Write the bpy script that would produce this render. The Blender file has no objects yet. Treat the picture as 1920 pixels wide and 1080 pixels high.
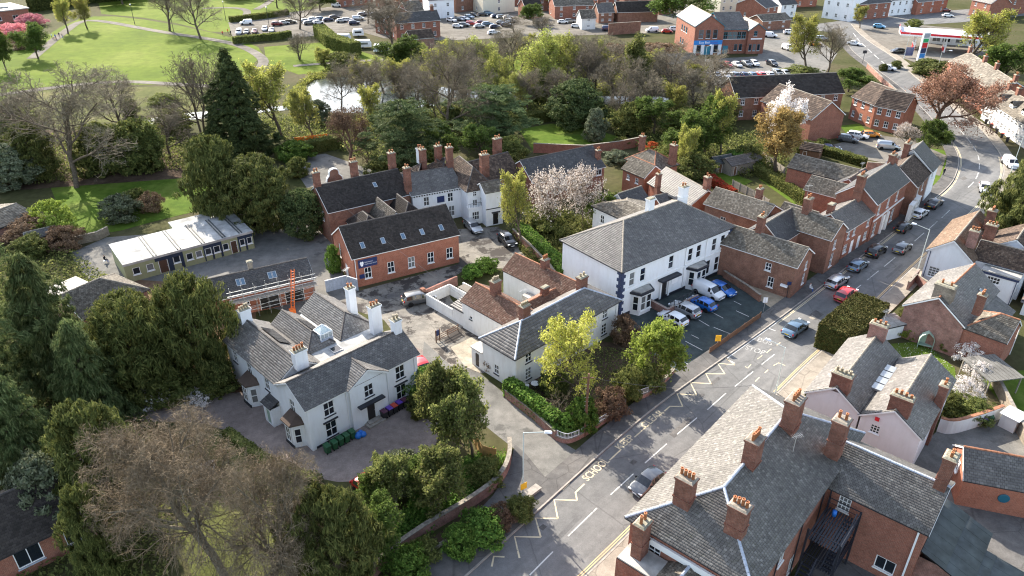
import bpy, bmesh, math, random
import numpy as np
from mathutils import Vector, Matrix
from mathutils.geometry import tessellate_polygon

# ------------------------------------------------------------------ camera, sky, sun, exposure
SC = bpy.context.scene
COL = SC.collection
CAM_H, CAM_PITCH = 53.0, 29.5
cam_data = bpy.data.cameras.new('camera'); cam = bpy.data.objects.new('camera', cam_data); COL.objects.link(cam)
cam.location = (0, 0, CAM_H); cam.rotation_euler = (math.radians(90 - CAM_PITCH), 0, 0)
cam_data.sensor_fit = 'HORIZONTAL'; cam_data.sensor_width = 36.0; cam_data.lens = 36.0 * 1400.0 / 1920.0
cam_data.clip_start = 0.5; cam_data.clip_end = 4000
SC.camera = cam
SUN_AZ, SUN_EL = -33.0, 31.0          # degrees clockwise from +Y, and above the horizon
world = bpy.data.worlds.new('World'); SC.world = world; world.use_nodes = True
wn = world.node_tree; wn.nodes.clear()
sky = wn.nodes.new('ShaderNodeTexSky'); sky.sky_type = 'NISHITA'; sky.sun_disc = False
sky.sun_elevation = math.radians(SUN_EL); sky.sun_rotation = math.radians(SUN_AZ); sky.air_density = 1.0; sky.dust_density = 1.2; sky.ozone_density = 1.0
bg = wn.nodes.new('ShaderNodeBackground'); bg.inputs['Strength'].default_value = 0.15
wo = wn.nodes.new('ShaderNodeOutputWorld')
hsv = wn.nodes.new('ShaderNodeHueSaturation'); hsv.inputs['Saturation'].default_value = 0.72
wn.links.new(sky.outputs[0], hsv.inputs['Color']); wn.links.new(hsv.outputs[0], bg.inputs[0]); wn.links.new(bg.outputs[0], wo.inputs[0])
sun_d = bpy.data.lights.new('sun', 'SUN'); sun_d.energy = 4.6; sun_d.angle = math.radians(0.5); sun_d.color = (1.0, 0.91, 0.78)
sun = bpy.data.objects.new('sun', sun_d); COL.objects.link(sun)
_a, _e = math.radians(SUN_AZ), math.radians(SUN_EL)
sun.rotation_euler = Vector((math.sin(_a) * math.cos(_e), math.cos(_a) * math.cos(_e), math.sin(_e))).to_track_quat('Z', 'Y').to_euler()
SC.view_settings.view_transform = 'Standard'; SC.view_settings.look = 'None'
SC.view_settings.exposure = 1.65; SC.view_settings.gamma = 1.0; SC.view_settings.use_curve_mapping = False
SC.render.engine = 'CYCLES'
SC.cycles.max_bounces = 5; SC.cycles.diffuse_bounces = 3; SC.cycles.glossy_bounces = 2; SC.cycles.transmission_bounces = 3; SC.cycles.transparent_max_bounces = 4
SC.cycles.use_denoising = True; SC.cycles.filter_width = 1.15; SC.cycles.sample_clamp_indirect = 4.0

# ------------------------------------------------------------------ materials
MATS = {}
def _new(name):
    m = bpy.data.materials.new(name); m.use_nodes = True; t = m.node_tree; t.nodes.clear()
    o = t.nodes.new('ShaderNodeOutputMaterial'); b = t.nodes.new('ShaderNodeBsdfPrincipled')
    t.links.new(b.outputs[0], o.inputs[0]); MATS[name] = m
    return m, t, b, o
def _n(t, kind, **kw):
    n = t.nodes.new(kind)
    for k, v in kw.items():
        if k in n.inputs.keys(): n.inputs[k].default_value = v
        else: setattr(n, k, v)
    return n
def c4(c): return (c[0], c[1], c[2], 1.0)
def _noise(t, vec, scale, detail=4, rough=0.6):
    n = t.nodes.new('ShaderNodeTexNoise'); n.inputs['Scale'].default_value = scale; n.inputs['Detail'].default_value = detail; n.inputs['Roughness'].default_value = rough
    t.links.new(vec, n.inputs['Vector']); return n.outputs[0]
def _ramp(t, fac, stops):
    r = t.nodes.new('ShaderNodeValToRGB'); e = r.color_ramp.elements
    e[0].position, e[0].color = stops[0][0], c4(stops[0][1]); e[1].position, e[1].color = stops[-1][0], c4(stops[-1][1])
    for p, c in stops[1:-1]:
        k = e.new(p); k.color = c4(c)
    t.links.new(fac, r.inputs[0]); return r.outputs[0]
def _mix(t, fac, a, b, mode='MIX'):
    m = t.nodes.new('ShaderNodeMix'); m.data_type = 'RGBA'; m.blend_type = mode
    for s, v in ((m.inputs[0], fac), (m.inputs[6], a), (m.inputs[7], b)):
        if isinstance(v, bpy.types.NodeSocket): t.links.new(v, s)
        elif isinstance(v, (int, float)): s.default_value = v
        else: s.default_value = c4(v)
    return m.outputs[2]
def _bump(t, b, h, strength, dist=0.02):
    n = t.nodes.new('ShaderNodeBump'); n.inputs['Strength'].default_value = strength; n.inputs['Distance'].default_value = dist
    t.links.new(h, n.inputs['Height']); t.links.new(n.outputs[0], b.inputs['Normal'])
def _oc(t): return t.nodes.new('ShaderNodeTexCoord').outputs['Object']
def plain(name, col, rough=0.6, metal=0.0, var=0.12, scale=3.0, spec=0.4):
    m, t, b, o = _new(name); v = _oc(t); n = _noise(t, v, scale, 5)
    d = [max(0, c * (1 - var * 1.6)) for c in col]; l = [min(1, c * (1 + var)) for c in col]
    t.links.new(_ramp(t, n, [(0.3, d), (0.7, l)]), b.inputs['Base Color'])
    b.inputs['Roughness'].default_value = rough; b.inputs['Metallic'].default_value = metal; b.inputs['Specular IOR Level'].default_value = spec
    return m
def ground_mat(name, c1, c2, c3, s1=0.15, s2=2.5, rough=0.95, bump=0.3, fine=18.0, cracks=None, spec=0.04, stain=None):
    m, t, b, o = _new(name); v = _oc(t)
    a = _noise(t, v, s1, 5, 0.62); f = _noise(t, v, s2, 6, 0.65); g = _noise(t, v, fine, 3, 0.7)
    col = _ramp(t, a, [(0.32, c1), (0.5, c2), (0.68, c3)])
    col = _mix(t, 0.7, col, _ramp(t, f, [(0.3, (0.35,) * 3), (0.7, (0.66,) * 3)]), 'OVERLAY')
    col = _mix(t, 0.5, col, _ramp(t, g, [(0.3, (0.36,) * 3), (0.7, (0.64,) * 3)]), 'OVERLAY')
    if cracks:
        w = _mix(t, 0.12, v, a)
        vo = _n(t, 'ShaderNodeTexVoronoi', feature='DISTANCE_TO_EDGE'); vo.inputs['Scale'].default_value = cracks; t.links.new(w, vo.inputs['Vector'])
        ck = _ramp(t, vo.outputs['Distance'], [(0.0, (0.62,) * 3), (0.02, (1, 1, 1))])
        col = _mix(t, 0.8, col, ck, 'MULTIPLY')
    if stain:
        sn = _noise(t, v, stain[0], 6, 0.7)
        col = _mix(t, _ramp(t, sn, [(stain[1], (0, 0, 0)), (stain[1] + 0.05, (1, 1, 1))]), col, stain[2])
    t.links.new(col, b.inputs['Base Color']); b.inputs['Roughness'].default_value = rough; b.inputs['Specular IOR Level'].default_value = spec
    _bump(t, b, g, bump, 0.03)
    return m
def brick_mat(name, c1, c2, mortar, sc=1.0, weather=0.5):
    m, t, b, o = _new(name); v = _oc(t)
    s = _n(t, 'ShaderNodeSeparateXYZ'); t.links.new(v, s.inputs[0])
    ad = _n(t, 'ShaderNodeMath', operation='ADD'); t.links.new(s.outputs[0], ad.inputs[0]); t.links.new(s.outputs[1], ad.inputs[1])
    cb = _n(t, 'ShaderNodeCombineXYZ'); t.links.new(ad.outputs[0], cb.inputs[0]); t.links.new(s.outputs[2], cb.inputs[1])
    br = t.nodes.new('ShaderNodeTexBrick'); t.links.new(cb.outputs[0], br.inputs['Vector'])
    br.inputs['Color1'].default_value = c4(c1); br.inputs['Color2'].default_value = c4(c2); br.inputs['Mortar'].default_value = c4(mortar)
    br.inputs['Scale'].default_value = sc; br.inputs['Brick Width'].default_value = 0.235; br.inputs['Row Height'].default_value = 0.078; br.inputs['Mortar Size'].default_value = 0.009
    n = _noise(t, v, 0.9, 6, 0.7); n2 = _noise(t, v, 7.0, 3, 0.6)
    col = _mix(t, weather, br.outputs[0], _ramp(t, n, [(0.3, (0.25,) * 3), (0.7, (0.7,) * 3)]), 'OVERLAY')
    col = _mix(t, 0.5, col, _ramp(t, n2, [(0.3, (0.3,) * 3), (0.7, (0.66,) * 3)]), 'OVERLAY')
    t.links.new(col, b.inputs['Base Color']); b.inputs['Roughness'].default_value = 0.9; b.inputs['Specular IOR Level'].default_value = 0.15
    return m
def paint_wall(name, col, dirt=(0.5, 0.46, 0.4), amt=0.45):
    m, t, b, o = _new(name); v = _oc(t); mp = _n(t, 'ShaderNodeMapping'); mp.inputs['Scale'].default_value = (1.6, 1.6, 0.35); t.links.new(v, mp.inputs[0])
    n = _noise(t, mp.outputs[0], 1.1, 6, 0.7); n2 = _noise(t, v, 0.5, 4)
    base = _ramp(t, n2, [(0.3, [c * 0.93 for c in col]), (0.7, col)])
    f = _ramp(t, n, [(0.46, (0, 0, 0)), (0.78, (amt,) * 3)])
    t.links.new(_mix(t, f, base, dirt), b.inputs['Base Color']); b.inputs['Roughness'].default_value = 0.8; b.inputs['Specular IOR Level'].default_value = 0.25
    return m
def slate_mat(name, stops, lichen=(0.31, 0.30, 0.26), lamt=0.5, rough=0.5, spec=0.42, moss=None):
    m, t, b, o = _new(name); v = _oc(t)
    g = t.nodes.new('ShaderNodeNewGeometry')
    col = _ramp(t, g.outputs['Random Per Island'], stops)
    n = _noise(t, v, 0.35, 6, 0.62); n2 = _noise(t, v, 2.2, 5, 0.7)
    col = _mix(t, 0.7, col, _ramp(t, n, [(0.3, (0.34,) * 3), (0.7, (0.64,) * 3)]), 'OVERLAY')
    f = _ramp(t, n2, [(0.50, (0, 0, 0)), (0.80, (lamt * 0.7,) * 3)])
    col = _mix(t, f, col, lichen)
    if moss:
        n3 = _noise(t, v, 1.7, 6, 0.75)
        col = _mix(t, _ramp(t, n3, [(0.58, (0, 0, 0)), (0.7, (0.8,) * 3)]), col, moss)
    t.links.new(col, b.inputs['Base Color']); b.inputs['Roughness'].default_value = rough; b.inputs['Specular IOR Level'].default_value = spec
    _bump(t, b, n2, 0.25, 0.02)
    return m
def leaf_mat(name, stops, trans=0.35, rough=0.55):
    m = bpy.data.materials.new(name); m.use_nodes = True; t = m.node_tree; t.nodes.clear(); MATS[name] = m
    o = t.nodes.new('ShaderNodeOutputMaterial'); b = t.nodes.new('ShaderNodeBsdfPrincipled'); tr = t.nodes.new('ShaderNodeBsdfTranslucent'); mx = t.nodes.new('ShaderNodeMixShader')
    g = t.nodes.new('ShaderNodeNewGeometry'); oi = t.nodes.new('ShaderNodeObjectInfo'); v = _oc(t)
    col = _ramp(t, g.outputs['Random Per Island'], stops)
    n = _noise(t, v, 0.45, 3, 0.6)
    col = _mix(t, 0.6, col, _ramp(t, n, [(0.3, (0.36,) * 3), (0.7, (0.64,) * 3)]), 'OVERLAY')
    hs = t.nodes.new('ShaderNodeHueSaturation')
    r1 = _n(t, 'ShaderNodeMapRange'); r1.inputs['To Min'].default_value = 0.494; r1.inputs['To Max'].default_value = 0.508; t.links.new(oi.outputs['Random'], r1.inputs['Value'])
    r2 = _n(t, 'ShaderNodeMapRange'); r2.inputs['To Min'].default_value = 0.8; r2.inputs['To Max'].default_value = 1.2; t.links.new(oi.outputs['Random'], r2.inputs['Value'])
    t.links.new(r1.outputs[0], hs.inputs['Hue']); t.links.new(r2.outputs[0], hs.inputs['Value']); t.links.new(col, hs.inputs['Color'])
    t.links.new(hs.outputs[0], b.inputs['Base Color']); t.links.new(hs.outputs[0], tr.inputs['Color'])
    b.inputs['Roughness'].default_value = 0.8; b.inputs['Specular IOR Level'].default_value = 0.10
    mx.inputs[0].default_value = trans
    t.links.new(b.outputs[0], mx.inputs[1]); t.links.new(tr.outputs[0], mx.inputs[2]); t.links.new(mx.outputs[0], o.inputs[0])
    return m
def simple(name, col, rough=0.5, metal=0.0, spec=0.5, coat=0.0):
    m, t, b, o = _new(name); b.inputs['Base Color'].default_value = c4(col); b.inputs['Roughness'].default_value = rough; b.inputs['Metallic'].default_value = metal
    b.inputs['Specular IOR Level'].default_value = spec; b.inputs['Coat Weight'].default_value = coat; b.inputs['Coat Roughness'].default_value = 0.06
    return m

ground_mat('earth', (0.042, 0.048, 0.016), (0.062, 0.062, 0.027), (0.082, 0.07, 0.04), 0.06, 0.9)
ground_mat('soil', (0.045, 0.032, 0.022), (0.075, 0.052, 0.036), (0.11, 0.08, 0.055), 0.3, 2.0)
ground_mat('leaf_litter', (0.10, 0.06, 0.04), (0.16, 0.10, 0.065), (0.10, 0.085, 0.04), 0.3, 2.0)
ground_mat('park_grass', (0.070, 0.105, 0.013), (0.098, 0.135, 0.017), (0.13, 0.16, 0.03), 0.035, 0.35, fine=5, bump=0.5)
ground_mat('lawn', (0.050, 0.088, 0.012), (0.075, 0.118, 0.017), (0.11, 0.142, 0.03), 0.16, 0.9, fine=8, bump=0.5)
ground_mat('rough_grass', (0.062, 0.072, 0.022), (0.085, 0.092, 0.03), (0.115, 0.108, 0.045), 0.10, 0.8, fine=6)
def road_mat(name, az):
    m, t, b, o = _new(name); v = _oc(t); mp = _n(t, 'ShaderNodeMapping'); mp.inputs['Rotation'].default_value = (0, 0, math.radians(az)); t.links.new(v, mp.inputs[0])
    ms = _n(t, 'ShaderNodeMapping'); ms.inputs['Scale'].default_value = (0.75, 0.03, 1); t.links.new(mp.outputs[0], ms.inputs[0])
    lane = _noise(t, ms.outputs[0], 1.0, 3, 0.55); big = _noise(t, v, 0.07, 5, 0.6); mid = _noise(t, v, 0.9, 6, 0.7); fine = _noise(t, v, 14, 3, 0.7)
    col = _ramp(t, lane, [(0.3, (0.125, 0.124, 0.122)), (0.5, (0.152, 0.150, 0.146)), (0.7, (0.178, 0.174, 0.168))])
    for f, lo, hi, k in ((big, .36, .62, .6), (mid, .36, .63, .6), (fine, .34, .66, .5)): col = _mix(t, k, col, _ramp(t, f, [(0.3, (lo,) * 3), (0.7, (hi,) * 3)]), 'OVERLAY')
    vo = _n(t, 'ShaderNodeTexVoronoi', feature='DISTANCE_TO_EDGE'); vo.inputs['Scale'].default_value = 0.16; t.links.new(_mix(t, 0.25, v, mid), vo.inputs['Vector'])
    col = _mix(t, 0.55, col, _ramp(t, vo.outputs['Distance'], [(0.0, (0.55,) * 3), (0.012, (1, 1, 1))]), 'MULTIPLY')
    t.links.new(col, b.inputs['Base Color']); b.inputs['Roughness'].default_value = 0.9; b.inputs['Specular IOR Level'].default_value = 0.08; _bump(t, b, fine, 0.2, 0.02)
road_mat('asphalt_road', 45)
def worn_paint(name, col, under=(0.15, 0.148, 0.144), cut=0.46):
    m, t, b, o = _new(name); v = _oc(t); n = _noise(t, v, 3.0, 6, 0.75); n2 = _noise(t, v, 0.35, 3)
    f = _n(t, 'ShaderNodeMath', operation='ADD'); t.links.new(n, f.inputs[0]); f2 = _n(t, 'ShaderNodeMath', operation='MULTIPLY_ADD'); t.links.new(n2, f2.inputs[0]); f2.inputs[1].default_value = 0.7; f2.inputs[2].default_value = -0.35; t.links.new(f2.outputs[0], f.inputs[1])
    t.links.new(_mix(t, _ramp(t, f.outputs[0], [(cut - 0.10, (0.12,) * 3), (cut + 0.08, (0.95,) * 3)]), under, col), b.inputs['Base Color']); b.inputs['Roughness'].default_value = 0.85; b.inputs['Specular IOR Level'].default_value = 0.1
ground_mat('asphalt_yard', (0.10, 0.095, 0.09), (0.20, 0.185, 0.16), (0.25, 0.225, 0.19), 0.16, 0.9, fine=10, rough=0.85, cracks=0.3, stain=(0.30, 0.505, (0.062, 0.055, 0.05)))
ground_mat('asphalt_dark', (0.040, 0.052, 0.052), (0.05, 0.062, 0.062), (0.062, 0.074, 0.072), 0.2, 1.0, fine=12, rough=0.85)
ground_mat('asphalt_pale', (0.12, 0.117, 0.108), (0.155, 0.15, 0.138), (0.19, 0.18, 0.165), 0.12, 0.8, fine=10, stain=(0.25, 0.60, (0.10, 0.097, 0.09)))
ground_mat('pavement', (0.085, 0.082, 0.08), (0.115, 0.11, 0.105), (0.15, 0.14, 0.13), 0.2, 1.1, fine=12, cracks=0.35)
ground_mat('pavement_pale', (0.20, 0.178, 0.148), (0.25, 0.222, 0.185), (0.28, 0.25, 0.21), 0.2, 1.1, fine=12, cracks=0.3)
ground_mat('alley_beige', (0.24, 0.20, 0.145), (0.30, 0.25, 0.18), (0.34, 0.29, 0.22), 0.25, 1.1, fine=12)
ground_mat('gravel', (0.175, 0.142, 0.125), (0.215, 0.175, 0.155), (0.26, 0.215, 0.19), 0.12, 1.2, fine=7, bump=0.8)
ground_mat('flagstones', (0.25, 0.22, 0.17), (0.30, 0.265, 0.21), (0.35, 0.31, 0.25), 0.5, 1.2, fine=10)
ground_mat('far_yard', (0.11, 0.10, 0.085), (0.15, 0.138, 0.12), (0.19, 0.175, 0.15), 0.05, 0.4, fine=6)
plain('kerb_stone', (0.30, 0.27, 0.235), 0.85, var=0.2, scale=2)
worn_paint('line_white', (0.52, 0.515, 0.49), cut=0.42)
worn_paint('line_yellow', (0.58, 0.49, 0.33), cut=0.36); worn_paint('line_faded', (0.48, 0.47, 0.44), cut=0.47)
worn_paint('line_orange', (0.56, 0.40, 0.21), cut=0.36)
brick_mat('brick_red', (0.29, 0.095, 0.06), (0.22, 0.072, 0.046), (0.30, 0.22, 0.17), weather=0.45)
brick_mat('brick_orange', (0.36, 0.115, 0.065), (0.30, 0.092, 0.052), (0.32, 0.22, 0.165), weather=0.45)
brick_mat('brick_stack', (0.22, 0.08, 0.05), (0.16, 0.06, 0.042), (0.22, 0.165, 0.13), weather=0.8)
brick_mat('brick_brown', (0.27, 0.12, 0.075), (0.20, 0.09, 0.06), (0.25, 0.19, 0.15), weather=0.7)
brick_mat('brick_old', (0.30, 0.13, 0.10), (0.24, 0.115, 0.09), (0.34, 0.27, 0.23), weather=0.8)
brick_mat('stone_wall', (0.26, 0.22, 0.17), (0.20, 0.165, 0.13), (0.22, 0.19, 0.15), weather=0.8, sc=0.5)
paint_wall('white_render', (0.80, 0.81, 0.82), amt=0.30)
paint_wall('white_paint_old', (0.72, 0.71, 0.68), amt=0.5)
paint_wall('pink_render', (0.75, 0.715, 0.715), amt=0.28)
paint_wall('cream_render', (0.70, 0.64, 0.50), amt=0.3)
paint_wall('sage_panel', (0.27, 0.28, 0.15), amt=0.2)
paint_wall('navy_panel', (0.022, 0.032, 0.055), (0.05, 0.05, 0.06), amt=0.2)
S_GREY = [(0.0, (0.105, 0.096, 0.089)), (0.5, (0.135, 0.125, 0.117)), (0.9, (0.165, 0.153, 0.143)), (1.0, (0.215, 0.20, 0.187))]
S_DARK = [(0.0, (0.042, 0.040, 0.041)), (0.5, (0.054, 0.052, 0.053)), (0.9, (0.068, 0.065, 0.065)), (1.0, (0.10, 0.096, 0.092))]
S_MID = [(0.0, (0.082, 0.075, 0.071)), (0.5, (0.103, 0.095, 0.09)), (0.9, (0.125, 0.116, 0.109)), (1.0, (0.17, 0.158, 0.148))]
S_CLAY = [(0.0, (0.115, 0.064, 0.046)), (0.5, (0.158, 0.088, 0.063)), (0.9, (0.195, 0.115, 0.085)), (1.0, (0.25, 0.18, 0.135))]
S_RUST = [(0.0, (0.115, 0.076, 0.052)), (0.5, (0.15, 0.10, 0.068)), (0.9, (0.185, 0.128, 0.09)), (1.0, (0.22, 0.165, 0.12))]
S_BROWN = [(0.0, (0.05, 0.036, 0.03)), (0.5, (0.08, 0.058, 0.046)), (0.85, (0.12, 0.085, 0.065)), (1.0, (0.15, 0.115, 0.09))]
S_STONE = [(0.0, (0.085, 0.074, 0.06)), (0.5, (0.13, 0.113, 0.092)), (0.85, (0.175, 0.155, 0.128)), (1.0, (0.22, 0.20, 0.165))]
slate_mat('slate_grey', S_GREY); slate_mat('slate_mid', S_MID, lamt=0.4); slate_mat('slate_dark', S_DARK, lichen=(0.16, 0.15, 0.13), lamt=0.35)
slate_mat('slate_brown', [(0.0, (0.075, 0.068, 0.062)), (0.5, (0.10, 0.092, 0.084)), (0.9, (0.13, 0.12, 0.11)), (1.0, (0.18, 0.168, 0.152))], lichen=(0.24, 0.23, 0.19), lamt=0.45, moss=(0.055, 0.055, 0.03))
slate_mat('slate_pale', [(0.0, (0.135, 0.125, 0.115)), (0.5, (0.175, 0.163, 0.15)), (0.9, (0.21, 0.196, 0.18)), (1.0, (0.27, 0.255, 0.235))], lichen=(0.30, 0.28, 0.23), lamt=0.4)
slate_mat('slate_mossy', S_MID, lichen=(0.26, 0.25, 0.20), lamt=0.5, moss=(0.05, 0.05, 0.02))
slate_mat('tile_clay', S_CLAY, lichen=(0.34, 0.26, 0.18), lamt=0.55, rough=0.85, spec=0.2, moss=(0.10, 0.07, 0.05))
slate_mat('tile_rust', S_RUST, lichen=(0.22, 0.17, 0.12), lamt=0.4, rough=0.85, spec=0.2)
slate_mat('tile_brown', S_BROWN, lichen=(0.16, 0.13, 0.10), lamt=0.4, rough=0.85, spec=0.2)
slate_mat('tile_stone', S_STONE, lichen=(0.27, 0.245, 0.19), lamt=0.5, rough=0.8, spec=0.2)
slate_mat('tile_dark', [(0, (0.028, 0.024, 0.022)), (1, (0.055, 0.047, 0.042))], lichen=(0.10, 0.08, 0.065), lamt=0.35, rough=0.85, spec=0.2)
plain('roof_deck', (0.022, 0.021, 0.020), 0.9, spec=0.1)
plain('ridge_stone', (0.24, 0.21, 0.17), 0.85, var=0.3); plain('ridge_clay', (0.30, 0.13, 0.07), 0.85, var=0.3); plain('ridge_dark', (0.07, 0.062, 0.058), 0.8, var=0.3)
plain('lead', (0.36, 0.40, 0.47), 0.45, var=0.15, spec=0.6); plain('felt_pale', (0.37, 0.37, 0.36), 0.85, var=0.28, scale=0.5, spec=0.1); plain('felt_grey', (0.36, 0.34, 0.31), 0.8, var=0.25, scale=0.8)
plain('felt_dark', (0.055, 0.065, 0.066), 0.75, var=0.3, scale=0.8)
simple('white_trim', (0.78, 0.78, 0.76), 0.5); simple('black_trim', (0.018, 0.02, 0.028), 0.5); simple('navy_trim', (0.03, 0.045, 0.10), 0.5); simple('dark_door', (0.025, 0.022, 0.022), 0.4)
simple('blue_door', (0.03, 0.05, 0.16), 0.4); simple('brown_door', (0.07, 0.035, 0.02), 0.5)
plain('pot_clay', (0.42, 0.17, 0.075), 0.85, var=0.25, scale=9); plain('pot_buff', (0.45, 0.38, 0.27), 0.85, var=0.25, scale=9); plain('mortar_cap', (0.25, 0.23, 0.17), 0.9, var=0.35, scale=5)
plain('timber_fence', (0.42, 0.26, 0.10), 0.8, var=0.25, scale=6); plain('timber_grey', (0.26, 0.23, 0.19), 0.85, var=0.25, scale=6); plain('timber_brown', (0.16, 0.085, 0.05), 0.8, var=0.25, scale=6)
plain('galvanised', (0.45, 0.46, 0.46), 0.45, metal=0.6, var=0.1); simple('lamp_grey', (0.50, 0.55, 0.52), 0.45); simple('lamp_head', (0.75, 0.78, 0.80), 0.3)
simple('orange_metal', (0.75, 0.16, 0.03), 0.5); simple('yellow_sign', (0.85, 0.45, 0.02), 0.5); simple('red_plastic', (0.55, 0.03, 0.03), 0.45); simple('blue_plastic', (0.02, 0.16, 0.55), 0.4)
simple('green_bin', (0.02, 0.09, 0.035), 0.5); simple('dark_bin', (0.025, 0.025, 0.028), 0.5); simple('purple_lid', (0.12, 0.05, 0.35), 0.5); simple('red_lid', (0.5, 0.06, 0.04), 0.5); simple('maroon_lid', (0.10, 0.03, 0.06), 0.5)
simple('sign_navy', (0.012, 0.03, 0.11), 0.4); simple('sign_white', (0.85, 0.85, 0.85), 0.5); simple('sign_blue', (0.02, 0.22, 0.60), 0.4); simple('sign_green', (0.03, 0.40, 0.14), 0.4); simple('sign_red', (0.68, 0.02, 0.035), 0.4)
simple('teal_frame', (0.03, 0.20, 0.28), 0.4); simple('sage_wood', (0.30, 0.40, 0.32), 0.6); simple('solar', (0.012, 0.012, 0.015), 0.25, spec=0.6)
simple('skin', (0.55, 0.34, 0.25), 0.6); simple('hair', (0.05, 0.03, 0.02), 0.7)
for _k, _c in dict(cloth_dark=(0.02, 0.022, 0.03), cloth_blue=(0.06, 0.14, 0.40), cloth_white=(0.75, 0.75, 0.74), cloth_red=(0.6, 0.05, 0.04), cloth_orange=(0.8, 0.2, 0.03)).items(): simple(_k, _c, 0.85, spec=0.2)
def glass_pane(name, c1, c2, rough=0.08):
    m, t, b, o = _new(name); oi = t.nodes.new('ShaderNodeObjectInfo')
    t.links.new(_ramp(t, oi.outputs['Random'], [(0.0, c1), (0.62, c1), (0.8, c2), (1.0, c2)]), b.inputs['Base Color']); b.inputs['Roughness'].default_value = rough; b.inputs['Specular IOR Level'].default_value = 0.6
glass_pane('pane', (0.014, 0.018, 0.024), (0.16, 0.16, 0.155)); glass_pane('skylight_glass', (0.10, 0.16, 0.22), (0.16, 0.22, 0.28), 0.12); glass_pane('teal_glass', (0.02, 0.11, 0.16), (0.04, 0.16, 0.22))
m_, t_, b_, o_ = _new('lantern_glass'); b_.inputs['Base Color'].default_value = (0.72, 0.82, 0.84, 1); b_.inputs['Roughness'].default_value = 0.15; b_.inputs['Transmission Weight'].default_value = 0.55
m_, t_, b_, o_ = _new('water'); b_.inputs['Base Color'].default_value = (0.05, 0.06, 0.055, 1); b_.inputs['Roughness'].default_value = 0.12; b_.inputs['Specular IOR Level'].default_value = 0.3
_bump(t_, b_, _noise(t_, _oc(t_), 1.2, 3), 0.25, 0.05)
for _k, _c in dict(bark=(0.12, 0.095, 0.07), bark_pale=(0.17, 0.145, 0.105), bark_red=(0.17, 0.105, 0.075)).items(): plain(_k, _c, 0.9, var=0.35, scale=5, spec=0.15)
def lv(name, a, b, c, trans=0.35): leaf_mat(name, [(0.0, a), (0.5, b), (1.0, c)], trans)
lv('twig_brown', (0.12, 0.10, 0.072), (0.17, 0.142, 0.102), (0.23, 0.195, 0.14), 0.0)
lv('twig_tan', (0.12, 0.092, 0.060), (0.18, 0.14, 0.092), (0.26, 0.205, 0.14), 0.0)
lv('leaf_yew', (0.046, 0.062, 0.018), (0.092, 0.108, 0.030), (0.19, 0.195, 0.06), 0.3)
lv('leaf_conifer', (0.034, 0.054, 0.020), (0.068, 0.095, 0.034), (0.14, 0.165, 0.062), 0.28)
lv('leaf_pine', (0.062, 0.092, 0.034), (0.112, 0.148, 0.054), (0.20, 0.225, 0.095), 0.32)
lv('leaf_cedar', (0.048, 0.076, 0.030), (0.080, 0.114, 0.044), (0.15, 0.18, 0.072), 0.28)
lv('leaf_green', (0.06, 0.095, 0.02), (0.095, 0.14, 0.03), (0.15, 0.20, 0.045))
lv('leaf_mid', (0.070, 0.090, 0.026), (0.135, 0.155, 0.044), (0.25, 0.25, 0.082), 0.42)
lv('leaf_bud', (0.21, 0.22, 0.045), (0.31, 0.31, 0.07), (0.41, 0.39, 0.11), 0.45)
lv('leaf_yellow', (0.30, 0.31, 0.05), (0.42, 0.42, 0.085), (0.56, 0.54, 0.15), 0.4)
lv('leaf_willow', (0.20, 0.22, 0.05), (0.28, 0.30, 0.07), (0.36, 0.37, 0.11), 0.45)
lv('leaf_lime', (0.16, 0.22, 0.035), (0.24, 0.30, 0.05), (0.33, 0.38, 0.09), 0.45)
lv('leaf_gold', (0.25, 0.17, 0.055), (0.36, 0.25, 0.085), (0.46, 0.34, 0.13), 0.35)
lv('leaf_copper', (0.24, 0.13, 0.085), (0.33, 0.18, 0.12), (0.42, 0.25, 0.17), 0.25)
lv('petal_white', (0.62, 0.56, 0.52), (0.75, 0.70, 0.67), (0.82, 0.80, 0.78), 0.35)
lv('petal_pink', (0.46, 0.38, 0.31), (0.60, 0.52, 0.46), (0.72, 0.66, 0.60), 0.3)
lv('petal_rose', (0.45, 0.14, 0.18), (0.58, 0.22, 0.25), (0.65, 0.34, 0.34), 0.35)
lv('leaf_laurel', (0.05, 0.10, 0.02), (0.10, 0.18, 0.03), (0.20, 0.29, 0.06), 0.3)
lv('leaf_grey', (0.07, 0.085, 0.045), (0.11, 0.13, 0.075), (0.19, 0.20, 0.13), 0.2)
lv('leaf_red', (0.30, 0.04, 0.025), (0.42, 0.07, 0.035), (0.35, 0.12, 0.04), 0.35)
lv('leaf_brown', (0.11, 0.07, 0.045), (0.17, 0.11, 0.07), (0.24, 0.16, 0.10), 0.2)
lv('leaf_hedge', (0.055, 0.06, 0.016), (0.085, 0.085, 0.024), (0.14, 0.125, 0.045), 0.2)
def M(n): return MATS[n]

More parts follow.
